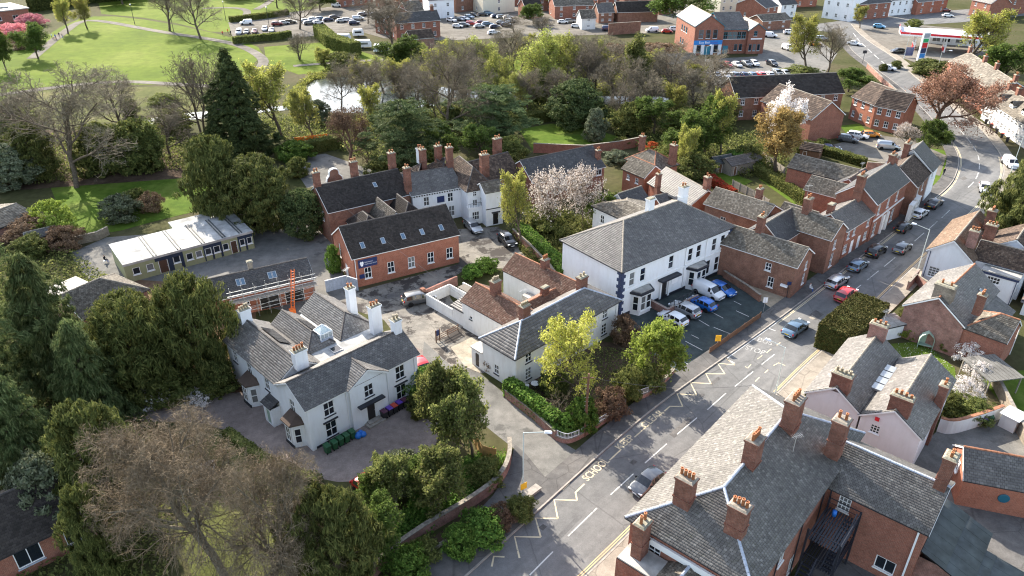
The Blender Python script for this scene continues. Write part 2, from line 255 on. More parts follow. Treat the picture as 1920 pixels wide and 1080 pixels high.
# ------------------------------------------------------------------ mesh helpers
def tag(o, label=None, cat=None, group=None, kind=None):
    if label: o['label'] = label
    if cat: o['category'] = cat
    if group: o['group'] = group
    if kind: o['kind'] = kind
    return o
def link(name, data, parent=None, loc=None, rz=None):
    o = bpy.data.objects.new(name, data); COL.objects.link(o)
    if parent is not None: o.parent = parent
    if loc is not None: o.location = loc
    if rz is not None: o.rotation_euler = (0, 0, rz)
    return o
def thing(name, label, cat, loc=(0, 0, 0), rz=0.0, group=None):
    return tag(link(name, None, None, (loc[0], loc[1], loc[2] if len(loc) > 2 else 0.0), rz), label, cat, group)
def np_mesh(name, verts, quads, mat, smooth=False):
    me = bpy.data.meshes.new(name); verts = np.asarray(verts, np.float32); quads = np.asarray(quads, np.int32); k = quads.shape[1]
    me.vertices.add(len(verts)); me.vertices.foreach_set('co', verts.ravel())
    me.loops.add(quads.size); me.loops.foreach_set('vertex_index', quads.ravel())
    me.polygons.add(len(quads)); me.polygons.foreach_set('loop_start', np.arange(0, quads.size, k, dtype=np.int32)); me.polygons.foreach_set('loop_total', np.full(len(quads), k, np.int32))
    if smooth: me.polygons.foreach_set('use_smooth', np.ones(len(quads), bool))
    me.update(calc_edges=True)
    for m in (mat if isinstance(mat, (list, tuple)) else [mat]): me.materials.append(M(m))
    return me
class MB:
    def __init__(s): s.v, s.f, s.m = [], [], []
    def add(s, vs, fs, m=0):
        o = len(s.v); s.v += [tuple(p) for p in vs]; s.f += [tuple(i + o for i in f) for f in fs]; s.m += [m] * len(fs); return s
    def box(s, x0, y0, z0, x1, y1, z1, m=0):
        return s.add([(x0, y0, z0), (x1, y0, z0), (x1, y1, z0), (x0, y1, z0), (x0, y0, z1), (x1, y0, z1), (x1, y1, z1), (x0, y1, z1)],
                     [(0, 3, 2, 1), (4, 5, 6, 7), (0, 1, 5, 4), (1, 2, 6, 5), (2, 3, 7, 6), (3, 0, 4, 7)], m)
    def taper(s, cx, cy, z0, z1, a0, b0, a1, b1, m=0):
        return s.add([(cx - a0, cy - b0, z0), (cx + a0, cy - b0, z0), (cx + a0, cy + b0, z0), (cx - a0, cy + b0, z0), (cx - a1, cy - b1, z1), (cx + a1, cy - b1, z1), (cx + a1, cy + b1, z1), (cx - a1, cy + b1, z1)],
                     [(0, 3, 2, 1), (4, 5, 6, 7), (0, 1, 5, 4), (1, 2, 6, 5), (2, 3, 7, 6), (3, 0, 4, 7)], m)
    def bar(s, p, q, w, h=None, m=0):
        p, q = Vector(p), Vector(q); h = h or w; d = (q - p).normalized(); a = d.cross(Vector((0, 0, 1)))
        if a.length < 1e-3: a = Vector((1, 0, 0))
        a.normalize(); b = a.cross(d); vs = []
        for c in (p, q):
            for i, j in ((-1, -1), (1, -1), (1, 1), (-1, 1)): vs.append(c + a * (i * w / 2) + b * (j * h / 2))
        return s.add(vs, [(0, 1, 2, 3), (7, 6, 5, 4), (0, 4, 5, 1), (1, 5, 6, 2), (2, 6, 7, 3), (3, 7, 4, 0)], m)
    def tube(s, pts, rads, n=6, m=0, cap=True):
        pts = [Vector(p) for p in pts]; vs = []
        for i, p in enumerate(pts):
            d = (pts[min(i + 1, len(pts) - 1)] - pts[max(i - 1, 0)]).normalized(); a = d.orthogonal().normalized(); b = d.cross(a)
            r = rads[i] if isinstance(rads, (list, tuple)) else rads
            for k in range(n):
                t = 2 * math.pi * k / n; vs.append(p + a * (r * math.cos(t)) + b * (r * math.sin(t)))
        fs = [(i * n + k, i * n + (k + 1) % n, (i + 1) * n + (k + 1) % n, (i + 1) * n + k) for i in range(len(pts) - 1) for k in range(n)]
        if cap: fs += [tuple(range(n))[::-1], tuple(range((len(pts) - 1) * n, len(pts) * n))]
        return s.add(vs, fs, m)
    def lathe(s, prof, n=10, c=(0, 0, 0), m=0):
        vs = [(c[0] + r * math.cos(2 * math.pi * k / n), c[1] + r * math.sin(2 * math.pi * k / n), c[2] + z) for r, z in prof for k in range(n)]
        fs = [(i * n + k, i * n + (k + 1) % n, (i + 1) * n + (k + 1) % n, (i + 1) * n + k) for i in range(len(prof) - 1) for k in range(n)]
        return s.add(vs, fs + [tuple(range(n))[::-1], tuple(range((len(prof) - 1) * n, len(prof) * n))], m)
    def poly(s, pts, m=0): return s.add(pts, [tuple(range(len(pts)))], m)
    def prism(s, pts, z0, z1, m=0):
        n = len(pts); ar = sum(pts[i][0] * pts[(i + 1) % n][1] - pts[(i + 1) % n][0] * pts[i][1] for i in range(n))
        if ar < 0: pts = pts[::-1]
        tri = tessellate_polygon([[Vector((p[0], p[1], 0)) for p in pts]])
        vs = [(p[0], p[1], z0) for p in pts] + [(p[0], p[1], z1) for p in pts]
        fs = [(i, (i + 1) % n, n + (i + 1) % n, n + i) for i in range(n)]
        for t in tri:
            a, b, c = t
            if (pts[b][0] - pts[a][0]) * (pts[c][1] - pts[a][1]) - (pts[c][0] - pts[a][0]) * (pts[b][1] - pts[a][1]) < 0: a, c = c, a
            fs += [(n + a, n + b, n + c), (c, b, a)]
        return s.add(vs, fs, m)
    def mesh(s, name, mats, smooth=False):
        me = bpy.data.meshes.new(name); me.from_pydata(s.v, [], s.f)
        for m in (mats if isinstance(mats, (list, tuple)) else [mats]): me.materials.append(M(m))
        if len(set(s.m)) > 1: me.polygons.foreach_set('material_index', s.m)
        if smooth: me.polygons.foreach_set('use_smooth', [True] * len(s.f))
        me.update(); return me
    def build(s, name, mats, parent=None, smooth=False, loc=None, rz=None):
        return link(name, s.mesh(name, mats, smooth), parent, loc, rz)
SHEETS = [0]
def sheet(name, pts, z, mat, kind='structure', thick=None, parent=None):
    if parent is None and 0.0 < z < 0.05: SHEETS[0] += 1; z = 0.010 + 0.0009 * SHEETS[0]      # no two sheets share a plane
    b = MB(); b.prism(pts, z - (thick or 0.003), z)
    o = b.build(name, mat, parent)
    if parent is None: tag(o, kind=kind)
    return o
def offset_line(pts, d):
    out = []
    for i, p in enumerate(pts):
        a, b = pts[max(i - 1, 0)], pts[min(i + 1, len(pts) - 1)]; t = Vector((b[0] - a[0], b[1] - a[1])).normalized()
        out.append((p[0] - t.y * d, p[1] + t.x * d))
    return out
def resample(pts, step):
    out = [tuple(pts[0])]
    for a, b in zip(pts, pts[1:]):
        L = math.dist(a, b); n = max(1, round(L / step))
        out += [(a[0] + (b[0] - a[0]) * k / n, a[1] + (b[1] - a[1]) * k / n) for k in range(1, n + 1)]
    return out
def smooth_line(pts, it=2):
    for _ in range(it):
        q = [pts[0]]
        for a, b in zip(pts, pts[1:]): q += [(a[0] * .75 + b[0] * .25, a[1] * .75 + b[1] * .25), (a[0] * .25 + b[0] * .75, a[1] * .25 + b[1] * .75)]
        pts = q + [pts[-1]]
    return pts
def strip(name, left, right, z, mat, parent=None, kind='structure', thick=0.0):
    n = max(len(left), len(right)); b = MB()
    def par(l, t):
        d = [0]
        for a, c in zip(l, l[1:]): d.append(d[-1] + math.dist(a, c))
        s = t * d[-1]
        for i in range(len(l) - 1):
            if s <= d[i + 1] or i == len(l) - 2:
                f = (s - d[i]) / max(1e-6, d[i + 1] - d[i]); return (l[i][0] + (l[i + 1][0] - l[i][0]) * f, l[i][1] + (l[i + 1][1] - l[i][1]) * f)
    N = max(40, n)
    L = [par(left, k / N) for k in range(N + 1)]; R = [par(right, k / N) for k in range(N + 1)]
    vs = [(p[0], p[1], z) for p in L] + [(p[0], p[1], z) for p in R]
    fs = [(N + 1 + k, N + 2 + k, k + 1, k) for k in range(N)]
    b.add(vs, fs)
    if thick:
        o = len(b.v); vs2 = [(p[0], p[1], z - thick) for p in L] + [(p[0], p[1], z - thick) for p in R]; base = len(b.v)
        b.v += vs2
        for k in range(N):
            b.f.append((k, k + 1, base + k + 1, base + k)); b.m.append(0)
            b.f.append((N + 2 + k, N + 1 + k, base + N + 1 + k, base + N + 2 + k)); b.m.append(0)
    o = b.build(name, mat, parent)
    if parent is None: tag(o, kind=kind)
    return o

# ------------------------------------------------------------------ buildings kit
RS = random.Random(5)
def slate_rows(acc, poly, w, e, lift=0.11, th=0.03):
    """Lay separate slates in courses over one convex roof slope; poly[0]->poly[1] is the eave."""
    P = [Vector(p) for p in poly]; u = (P[1] - P[0]).normalized(); n = u.cross(P[-1] - P[0]).normalized()
    if n.z < 0: n = -n
    v = n.cross(u)
    if v.z < 0: v = -v
    Q = [((p - P[0]).dot(u), (p - P[0]).dot(v)) for p in P]; tm = max(q[1] for q in Q)
    def span(t):
        t = min(max(t, 1e-4), tm - 1e-4); xs = []
        for a, b in zip(Q, Q[1:] + Q[:1]):
            if (a[1] - t) * (b[1] - t) <= 0 and abs(a[1] - b[1]) > 1e-6: xs.append(a[0] + (b[0] - a[0]) * (t - a[1]) / (b[1] - a[1]))
        return (min(xs), max(xs)) if xs else (0, 0)
    verts, faces = acc; r = 0; t = -0.03
    while t < tm - 0.02:
        t2 = min(t + e * 1.06, tm); a0, b0 = span(t); a1, b1 = span(t2); x = min(a0, a1) - (w * 0.5 if r % 2 else 0.0) - RS.random() * 0.05
        while x < max(b0, b1):
            x2 = x + w; g = 0.011
            bl, br, tl, tr = max(x + g, a0), min(x2 - g, b0), max(x + g, a1), min(x2 - g, b1)
            if br - bl > 0.03 or tr - tl > 0.03:
                br, tr = max(br, bl + 0.005), max(tr, tl + 0.005)
                j = RS.random() * 0.010; dy = RS.uniform(-0.012, 0.012)
                hb = lift + th + j; ht = lift + 0.003
                q = [P[0] + u * bl + v * (t + dy) + n * hb, P[0] + u * br + v * (t + dy) + n * (hb + RS.uniform(-.004, .004)), P[0] + u * tr + v * t2 + n * ht, P[0] + u * tl + v * t2 + n * ht,
                     P[0] + u * bl + v * (t + dy) + n * (lift - 0.01), P[0] + u * br + v * (t + dy) + n * (lift - 0.01)]
                o = len(verts); verts += [tuple(k) for k in q]; faces += [(o, o + 1, o + 2, o + 3), (o + 4, o + 5, o + 1, o)]
            x = x2
        t += e; r += 1
def cap_run(b, p, q, r=0.13, seg=0.45):
    p, q = Vector(p), Vector(q); L = (q - p).length; n = max(1, int(L / seg)); d = (q - p) / L; a = d.cross(Vector((0, 0, 1))).normalized(); up = a.cross(d)
    for k in range(n):
        s, t = p + d * (L * k / n + 0.01), p + d * (L * (k + 1) / n - 0.01); k2 = RS.uniform(-.01, .01); vs = []
        for c in (s, t):
            for x, z in ((-1, -.25), (-.7, .45), (0, .75), (.7, .45), (1, -.25)): vs.append(c + a * (x * r) + up * (z * r + k2))
        b.add(vs, [(0, 1, 6, 5), (1, 2, 7, 6), (2, 3, 8, 7), (3, 4, 9, 8), (4, 3, 2, 1, 0), (5, 6, 7, 8, 9)])
WIN = {}
def window_meshes(w, h, style, fr, gl):
    key = (round(w, 2), round(h, 2), style, fr, gl)
    if key in WIN: return WIN[key]
    b = MB(); t = 0.075 if w > 0.6 else 0.055; y0, y1 = 0.03, 0.115
    def fbox(a, c, d, e, i=0.0): b.box(a, y0 + i, c, d, y1, e)
    fbox(0, 0, t, h); fbox(w - t, 0, w, h); fbox(t, 0, w - t, t); fbox(t, h - t, w - t, h)
    cols, rows = {'s22': (2, 2), 's12': (1, 2), 's11': (1, 1), 's33': (3, 3), 's32': (3, 2), 's34': (3, 4), 'c2': (2, 1), 's42': (4, 2), 's23': (2, 3), 'c3': (3, 1), 's24': (2, 4)}[style]
    bt = 0.035
    for c in range(1, cols): x = w * c / cols; fbox(x - bt, t, x + bt, h - t, 0.02)
    for r in range(1, rows):
        z = h * r / rows; k = bt if r * 2 != rows else bt * 1.3
        for c in range(cols):
            fbox(max(t, w * c / cols + (bt if c else 0)), z - k, min(w - t, w * (c + 1) / cols - (bt if c < cols - 1 else 0)), z + k, 0.024)
    frame = b.mesh('window', fr); p = MB(); p.poly([(t * .6, 0.095, t * .6), (w - t * .6, 0.095, t * .6), (w - t * .6, 0.095, h - t * .6), (t * .6, 0.095, h - t * .6)]); pane = p.mesh('pane', gl)
    WIN[key] = (frame, pane); return WIN[key]
SILL = {}
def sill_mesh(w, mat):
    k = (round(w, 2), mat)
    if k not in SILL: SILL[k] = MB().box(-0.08, -0.10, -0.11, w + 0.08, 0.03, -0.004).mesh('sill', mat)
    return SILL[k]
DOOR = {}
def door_mesh(w, h, mat, trim):
    k = (round(w, 2), round(h, 2), mat, trim)
    if k not in DOOR:
        b = MB(); b.box(0.06, 0.06, 0.02, w - 0.06, 0.11, h - 0.06)
        for z0, z1 in ((0.15, 0.45), (0.5, 0.8)):
            for x0, x1 in ((0.16, 0.46), (0.54, 0.84)): b.box(w * x0, 0.045, h * z0, w * x1, 0.06, h * z1)
        f = MB(); f.box(0, 0.0, 0, 0.06, 0.12, h); f.box(w - 0.06, 0.0, 0, w, 0.12, h); f.box(0.06, 0.0, h - 0.06, w - 0.06, 0.12, h)
        hd = MB(); hd.box(w * 0.82, 0.0, h * 0.46, w * 0.88, 0.045, h * 0.50)
        DOOR[k] = (b.mesh('door', mat), f.mesh('frame', trim), hd.mesh('handle', 'galvanised'))
    return DOOR[k]
class House:
    def __init__(s, name, label, cat, A, B, wall='brick_red', roof='slate_grey', trim='white_trim', ridge='ridge_stone', gutter='black_trim', slate=(0.32, 0.27), group=None, sill='white_trim', glass='pane'):
        s.L = math.dist(A, B); s.rz = math.atan2(B[1] - A[1], B[0] - A[0]); s.o = thing(name, label, cat, A, s.rz, group)
        s.wall, s.roof, s.trim, s.ridge, s.gut, s.slate, s.sillm, s.glass = wall, roof, trim, ridge, gutter, slate, sill, glass
        s.A = A
    def side(s, S, x0, y0, x1, y1):
        return {'F': (Vector((x0, y0, 0)), Vector((1, 0, 0)), x1 - x0, 0.0), 'R': (Vector((x1, y0, 0)), Vector((0, 1, 0)), y1 - y0, math.pi / 2),
                'B': (Vector((x1, y1, 0)), Vector((-1, 0, 0)), x1 - x0, math.pi), 'L': (Vector((x0, y1, 0)), Vector((0, -1, 0)), y1 - y0, -math.pi / 2)}[S]
    def window(s, S, rect, u, z, w, h, style='s22', sill=True, proud=False, name='window', fr=None, gl=None, bars=True):
        o, r, L, a = s.side(S, *rect); n_in = Vector((-r.y, r.x, 0)); p = o + r * u + Vector((0, 0, z)) - (n_in * 0.125 if proud else Vector())
        f, g = window_meshes(w, h, style, fr or s.trim, gl or s.glass)
        wi = link(name, f, s.o, p, a); link('pane', g, wi)
        if sill: link('sill', sill_mesh(w, s.sillm), wi)
        return wi
    def door(s, S, rect, u, z, w, h, mat='dark_door', proud=False):
        o, r, L, a = s.side(S, *rect); n_in = Vector((-r.y, r.x, 0)); p = o + r * u + Vector((0, 0, z)) - (n_in * 0.125 if proud else Vector())
        d, f, hd = door_mesh(w, h, mat, s.trim); dd = link('door', d, s.o, p, a); link('frame', f, dd); link('handle', hd, dd)
    def walls(s, rect, z0, z1, ops=None, mat=None, name='wall', gab=None):
        """ops: side -> list of (kind, u, z, w, h, style); gab: side -> apex height over z1 (triangle)"""
        x0, y0, x1, y1 = rect; ops = ops or {}; b = MB()
        for S in 'FRBL':
            o, r, L, a = s.side(S, *rect); n_in = Vector((-r.y, r.x, 0)); hol = []
            for op in ops.get(S, []):
                k, u, z, w, h = op[:5]
                if z + h < z1 - 0.02 and u > 0.02 and u + w < L - 0.02: hol.append((u, max(z, z0 + 0.001), u + w, z + h))
            us = sorted({0.0, L} | {q for h in hol for q in (h[0], h[2])}); zs = sorted({z0, z1} | {q for h in hol for q in (h[1], h[3])})
            P = lambda u, z, d=0.0: tuple(o + r * u + Vector((0, 0, z)) + n_in * d)
            for i in range(len(us) - 1):
                for j in range(len(zs) - 1):
                    cu, cz = (us[i] + us[i + 1]) / 2, (zs[j] + zs[j + 1]) / 2
                    if not any(h[0] < cu < h[2] and h[1] < cz < h[3] for h in hol): b.poly([P(us[i], zs[j]), P(us[i + 1], zs[j]), P(us[i + 1], zs[j + 1]), P(us[i], zs[j + 1])])
            for h in hol:
                c = [(h[0], h[1]), (h[2], h[1]), (h[2], h[3]), (h[0], h[3])]
                for (ua, za), (ub, zb) in zip(c, c[1:] + c[:1]): b.poly([P(ua, za), P(ua, za, .14), P(ub, zb, .14), P(ub, zb)])
            if gab and S in gab: b.poly([P(0, z1), P(L, z1), P(L / 2, z1 + gab[S])])
            for op in ops.get(S, []):
                k, u, z, w, h = op[:5]; pr = not (z + h < z1 - 0.02 and u > 0.02 and u + w < L - 0.02)
                if k == 'w': s.window(S, rect, u, z, w, h, op[5] if len(op) > 5 else 's22', proud=pr)
                elif k == 'd': s.door(S, rect, u, z, w, h, op[5] if len(op) > 5 else 'dark_door', proud=pr)
        return b.build(name, mat or s.wall, s.o)
    def pitched(s, rect, e, rise, kind, ov=0.28, mat=None, ridge=True, slate=None, gut=True, hipd=None, parent=None, capmat=None):
        x0, y0, x1, y1 = rect; alongy = kind.startswith('y'); fl = kind[1:]
        if alongy: a0, a1, b0, b1 = y0, y1, -x1, -x0; T = lambda a, b, z: (-b, a, z)
        else: a0, a1, b0, b1 = x0, x1, y0, y1; T = lambda a, b, z: (a, b, z)
        W = b1 - b0; c = (b0 + b1) / 2; sl = rise / (W / 2); hd = hipd or W / 2; ze = e - ov * sl; zr = e + rise; hip0, hip1 = 'h' in fl or '0' in fl, 'h' in fl or '1' in fl
        ea0 = a0 - ov * (hd / (W / 2) if hip0 else 1); ea1 = a1 + ov * (hd / (W / 2) if hip1 else 1)
        r0 = a0 + hd if hip0 else ea0; r1 = a1 - hd if hip1 else ea1
        sl_p = [[T(ea0, b0 - ov, ze), T(ea1, b0 - ov, ze), T(r1, c, zr), T(r0, c, zr)], [T(ea1, b1 + ov, ze), T(ea0, b1 + ov, ze), T(r0, c, zr), T(r1, c, zr)]]
        if r1 - r0 < 0.05: sl_p = [p[:3] for p in sl_p]
        if hip0: sl_p.append([T(ea0, b1 + ov, ze), T(ea0, b0 - ov, ze), T(r0, c, zr)])
        if hip1: sl_p.append([T(ea1, b0 - ov, ze), T(ea1, b1 + ov, ze), T(r1, c, zr)])
        rd = [(T(r0, c, zr + 0.12), T(r1, c, zr + 0.12))] if r1 - r0 > 0.3 else []
        up = Vector((0, 0, 0.1))
        for hp, ea, rr in ((hip0, ea0, r0), (hip1, ea1, r1)):
            if hp: rd += [(T(ea, b0 - ov, ze + 0.12), T(rr, c, zr + 0.12)), (T(ea, b1 + ov, ze + 0.12), T(rr, c, zr + 0.12))]
        gl = [(T(ea0, b0 - ov, ze), T(ea1, b0 - ov, ze)), (T(ea0, b1 + ov, ze), T(ea1, b1 + ov, ze))]
        if hip0: gl.append((T(ea0, b0 - ov, ze), T(ea0, b1 + ov, ze)))
        if hip1: gl.append((T(ea1, b0 - ov, ze), T(ea1, b1 + ov, ze)))
        vg = []
        for hp, ea in ((hip0, ea0), (hip1, ea1)):
            if not hp: vg += [(T(ea, b0 - ov, ze), T(ea, c, zr)), (T(ea, b1 + ov, ze), T(ea, c, zr))]
        return s.roof_from(sl_p, rd if ridge else [], gl if gut else [], vg if gut else [], mat, slate, capmat)
    def roof_from(s, polys, ridges, gutters, verges, mat=None, slate=None, capmat=None):
        mat = mat or s.roof; b = MB()
        for p in polys:
            Q = [Vector(k) for k in p]; n = (Q[1] - Q[0]).cross(Q[2] - Q[0]).normalized()
            if n.z < 0: n = -n
            k = len(Q); top = [tuple(q + n * 0.10) for q in Q]; bot = [tuple(q + n * 0.005) for q in Q]
            b.add(top + bot, [tuple(range(k)), tuple(range(2 * k - 1, k - 1, -1))] + [(k + i, k + (i + 1) % k, (i + 1) % k, i) for i in range(k)])
        rf = b.build('roof', 'roof_deck', s.o); acc = ([], [])
        sz = slate or s.slate
        for p in polys: slate_rows(acc, p, *sz)
        sm = np_mesh('slates', acc[0], acc[1], mat); tag(link('slates', sm, rf), kind='stuff')
        if ridges:
            b = MB()
            for p, q in ridges: cap_run(b, p, q)
            tag(b.build('ridge_tiles', capmat or s.ridge, rf), kind='stuff')
        for p, q in gutters:
            g = MB(); g.bar((p[0], p[1], p[2] + 0.0), (q[0], q[1], q[2] + 0.0), 0.11, 0.10); g.build('gutter', s.gut, rf)
        for p, q in verges:
            g = MB(); g.bar((p[0], p[1], p[2] - 0.02), (q[0], q[1], q[2] - 0.02), 0.06, 0.16); g.build('bargeboard', s.trim, rf)
        return rf
    def block(s, rect, z0, e, rise, kind, ops=None, wall=None, **kw):
        x0, y0, x1, y1 = rect; g = {}
        al = kind.startswith('y'); fl = kind[1:]
        if 'h' not in fl:
            if '0' not in fl: g['F' if al else 'L'] = rise
            if '1' not in fl: g['B' if al else 'R'] = rise
        s.walls(rect, z0, e, ops, wall, gab=g)
        return s.pitched(rect, e, rise, kind, **kw)
    def flat(s, rect, z, mat='felt_pale', ov=0.05, th=0.14):
        b = MB(); b.box(rect[0] - ov, rect[1] - ov, z, rect[2] + ov, rect[3] + ov, z + th); return b.build('flat_roof', mat, s.o)
    def mono(s, rect, ze, zt, side='F', mat=None, ov=0.2, **kw):
        """single slope; side = the low eave"""
        x0, y0, x1, y1 = rect[0] - ov, rect[1] - ov, rect[2] + ov, rect[3] + ov
        P = {'F': [(x0, y0, ze), (x1, y0, ze), (x1, y1, zt), (x0, y1, zt)], 'R': [(x1, y0, ze), (x1, y1, ze), (x0, y1, zt), (x0, y0, zt)],
             'B': [(x1, y1, ze), (x0, y1, ze), (x0, y0, zt), (x1, y0, zt)], 'L': [(x0, y1, ze), (x0, y0, ze), (x1, y0, zt), (x1, y1, zt)]}[side]
        return s.roof_from([P], [], [(P[0], P[1])], [], mat, **kw)
    def chimney(s, x, y, z0, z1, w=0.9, d=0.6, pots=2, mat=None, pot='pot_clay', cap='mortar_cap', band=True, poth=0.45, along='x', wallcap=None):
        b = MB(); mat = mat or s.wall; a, c = w / 2, d / 2; h = z1 - z0
        b.box(x - a, y - c, z0, x + a, y + c, z1 - 0.22)
        if band and h > 1.3: b.box(x - a - .06, y - c - .06, z0 + h * 0.42, x + a + .06, y + c + .06, z0 + h * 0.42 + 0.13)
        b.box(x - a - .05, y - c - .05, z1 - 0.35, x + a + .05, y + c + .05, z1 - 0.22); b.box(x - a - .10, y - c - .10, z1 - 0.22, x + a + .10, y + c + .10, z1 - 0.08)
        ch = b.build('chimney', mat, s.o)
        k = MB(); k.taper(x, y, z1 - 0.08, z1 + 0.05, a + .08, c + .08, a - .06, c - .06); k.build('chimney_cap', wallcap or cap, ch)
        for i in range(pots):
            t = (i + 0.5) / pots - 0.5; px, py = (x + t * w * 0.92, y) if along == 'x' else (x, y + t * d * 0.92)
            hh = poth * RS.uniform(0.8, 1.25); q = MB(); q.lathe([(0.13, 0), (0.115, hh * .8), (0.14, hh * .82), (0.14, hh), (0.09, hh), (0.09, hh * .6)], 9, (px, py, z1 + 0.03)); q.build('chimney_pot', pot, ch, True)
        return ch
    def flash(s, pts, w=0.22, mat='lead'):
        b = MB()
        for p, q in zip(pts, pts[1:]): b.bar((p[0], p[1], p[2]), (q[0], q[1], q[2]), w, 0.10)
        b.build('lead_flashing', mat, s.o)
    def skylight(s, p, u, v, w=0.6, h=1.0, gl='skylight_glass'):
        """p centre on the slope, u along, v up the slope (unit vectors)"""
        p, u, v = Vector(p), Vector(u).normalized(), Vector(v).normalized(); n = u.cross(v).normalized()
        if n.z < 0: n = -n
        b = MB()
        def q(a0, c0, a1, c1, z0, z1): 
            vs = [p + u * a + v * c + n * z for z in (z0, z1) for a, c in ((a0, c0), (a1, c0), (a1, c1), (a0, c1))]
            return vs
        F = [(0, 3, 2, 1), (4, 5, 6, 7), (0, 1, 5, 4), (1, 2, 6, 5), (2, 3, 7, 6), (3, 0, 4, 7)]
        t = 0.07
        for a0, c0, a1, c1 in ((-w / 2, -h / 2, -w / 2 + t, h / 2), (w / 2 - t, -h / 2, w / 2, h / 2), (-w / 2 + t, -h / 2, w / 2 - t, -h / 2 + t), (-w / 2 + t, h / 2 - t, w / 2 - t, h / 2)): b.add(q(a0, c0, a1, c1, 0.08, 0.21), F)
        f = b.build('skylight', 'galvanised', s.o); g = MB(); g.add(q(-w / 2 + t, -h / 2 + t, w / 2 - t, h / 2 - t, 0.10, 0.18), F); g.build('pane', gl, f)
    def part_box(s, name, x0, y0, z0, x1, y1, z1, mat, parent=None):
        return MB().box(x0, y0, z0, x1, y1, z1).build(name, mat, parent or s.o)
    def pipe(s, x, y, z0, z1, mat=None):
        MB().tube([(x, y, z0), (x, y, z1)], 0.055, 6).build('downpipe', mat or s.gut, s.o)
def wins(us, z, w, h, st='s22'): return [('w', u, z, w, h, st) for u in us]

ground_mat('asphalt_dark2', (0.10, 0.10, 0.10), (0.118, 0.117, 0.115), (0.135, 0.133, 0.13), 0.2, 1.0, fine=12); plain('under_iron', (0.07, 0.066, 0.062), 0.7, var=0.3)
# ------------------------------------------------------------------ ground, roads, water
sheet('ground', [(-900, -60), (900, -60), (900, 1500), (-900, 1500)], 0.0, 'earth', thick=0.5)
sheet('park_lawn', smooth_line([(-132.98, 179.72), (-164.82, 240.54), (-162.59, 260.60), (-173.04, 305.37), (-167.41, 319.74), (-137.60, 305.37), (-98.31, 274.13), (-80.71, 252.23), (-79.13, 229.78), (-72.70, 213.62), (-79.22, 205.99), (-98.01, 208.87), (-124.13, 207.71), (-131.40, 204.86)], 1), 0.02, 'park_grass')
sheet('park_field', smooth_line([(-197.84, 378.01), (-141.69, 392.07), (-81.85, 381.43), (-86.35, 317.26), (-108.41, 305.37), (-100.83, 276.03), (-139.51, 310.03), (-168.62, 322.25)], 1), 0.03, 'park_grass')
sheet('river_bank_grass', [(-129.84, 202.08), (-97.06, 206.56), (-69.58, 203.19), (-60.61, 191.58), (-71.94, 184.31), (-83.57, 183.38), (-94.50, 174.04), (-111.37, 169.07)], 0.025, 'rough_grass')
sheet('riverside_green', [(-83.26, 258.04), (-62.72, 266.76), (-40.36, 240.54), (-48.06, 227.73), (-62.12, 219.84), (-75.69, 234.69)], 0.03, 'park_grass')
sheet('meadow', [(-24.56, 252.23), (8.65, 248.22), (24.22, 229.78), (20.44, 204.86), (2.82, 196.71), (-15.87, 202.08)], 0.02, 'park_grass')
sheet('pond', smooth_line([(-56.92, 205.99), (-56.04, 213.62), (-51.24, 216.07), (-44.81, 218.57), (-33.91, 217.94), (-25.62, 212.42), (-15.87, 202.08), (5.74, 200.99), (19.64, 195.67), (42.28, 196.71), (40.77, 188.62), (19.03, 188.62), (2.77, 192.59), (-13.71, 190.58), (-25.31, 184.31), (-34.12, 181.08), (-44.61, 181.08), (-49.74, 183.38), (-55.83, 183.84), (-62.98, 181.08), (-78.97, 174.90), (-88.99, 167.46), (-92.70, 171.53), (-82.49, 180.62), (-65.57, 185.25), (-56.15, 187.64), (-53.03, 191.58)], 3), 0.05, 'water')
sheet('school_yard', [(-26.99, 90.63), (-24.45, 92.90), (-21.77, 92.90), (-8.15, 101.13), (-9.11, 113.62), (-2.25, 114.68), (2.09, 104.73), (4.81, 98.88), (-6.48, 100.25), (-9.73, 95.26), (-8.62, 90.63), (-3.41, 79.81), (-1.62, 73.99), (-3.52, 72.90), (-7.04, 72.90), (-10.82, 78.84), (-10.55, 72.90), (-17.15, 84.97)], 0.035, 'asphalt_yard')
sheet('school_court', [(-69.51, 104.73), (-66.39, 110.53), (-43.17, 114.68), (-37.07, 119.08), (-27.76, 109.53), (-23.62, 90.63), (-25.73, 84.97), (-35.56, 89.16), (-50.99, 90.63), (-63.10, 96.88)], 0.03, 'asphalt_pale')
sheet('play_court', [(-46.33, 147.44), (-39.46, 151.38), (-27.68, 141.23), (-31.62, 134.06), (-38.81, 132.16)], 0.03, 'asphalt_pale')
sheet('patio', [(-7.75, 78.36), (-5.10, 80.81), (-2.35, 78.00), (-3.84, 72.90), (-5.70, 74.21)], 0.05, 'flagstones')
sheet('gravel_drive', smooth_line([(-45.96, 69.25), (-42.12, 67.08), (-38.02, 67.08), (-34.10, 67.96), (-31.78, 70.26), (-24.57, 79.81), (-10.92, 79.81), (-8.99, 69.75), (-7.52, 63.12), (-8.21, 59.30), (-11.78, 56.16), (-16.01, 54.45), (-20.76, 55.63), (-25.14, 57.94), (-28.47, 60.70), (-32.18, 63.29), (-36.81, 64.01), (-40.71, 63.83), (-43.76, 65.38)], 1), 0.03, 'gravel')
sheet('side_lane', [(-11.26, 79.81), (-7.11, 73.99), (-3.84, 72.90), (-0.61, 68.55), (4.87, 61.04), (8.44, 57.62), (4.64, 53.02), (2.64, 55.04), (0.83, 58.89), (-1.71, 61.81), (-5.90, 66.80), (-10.02, 70.78), (-10.99, 73.99)], 0.045, 'asphalt_pale')
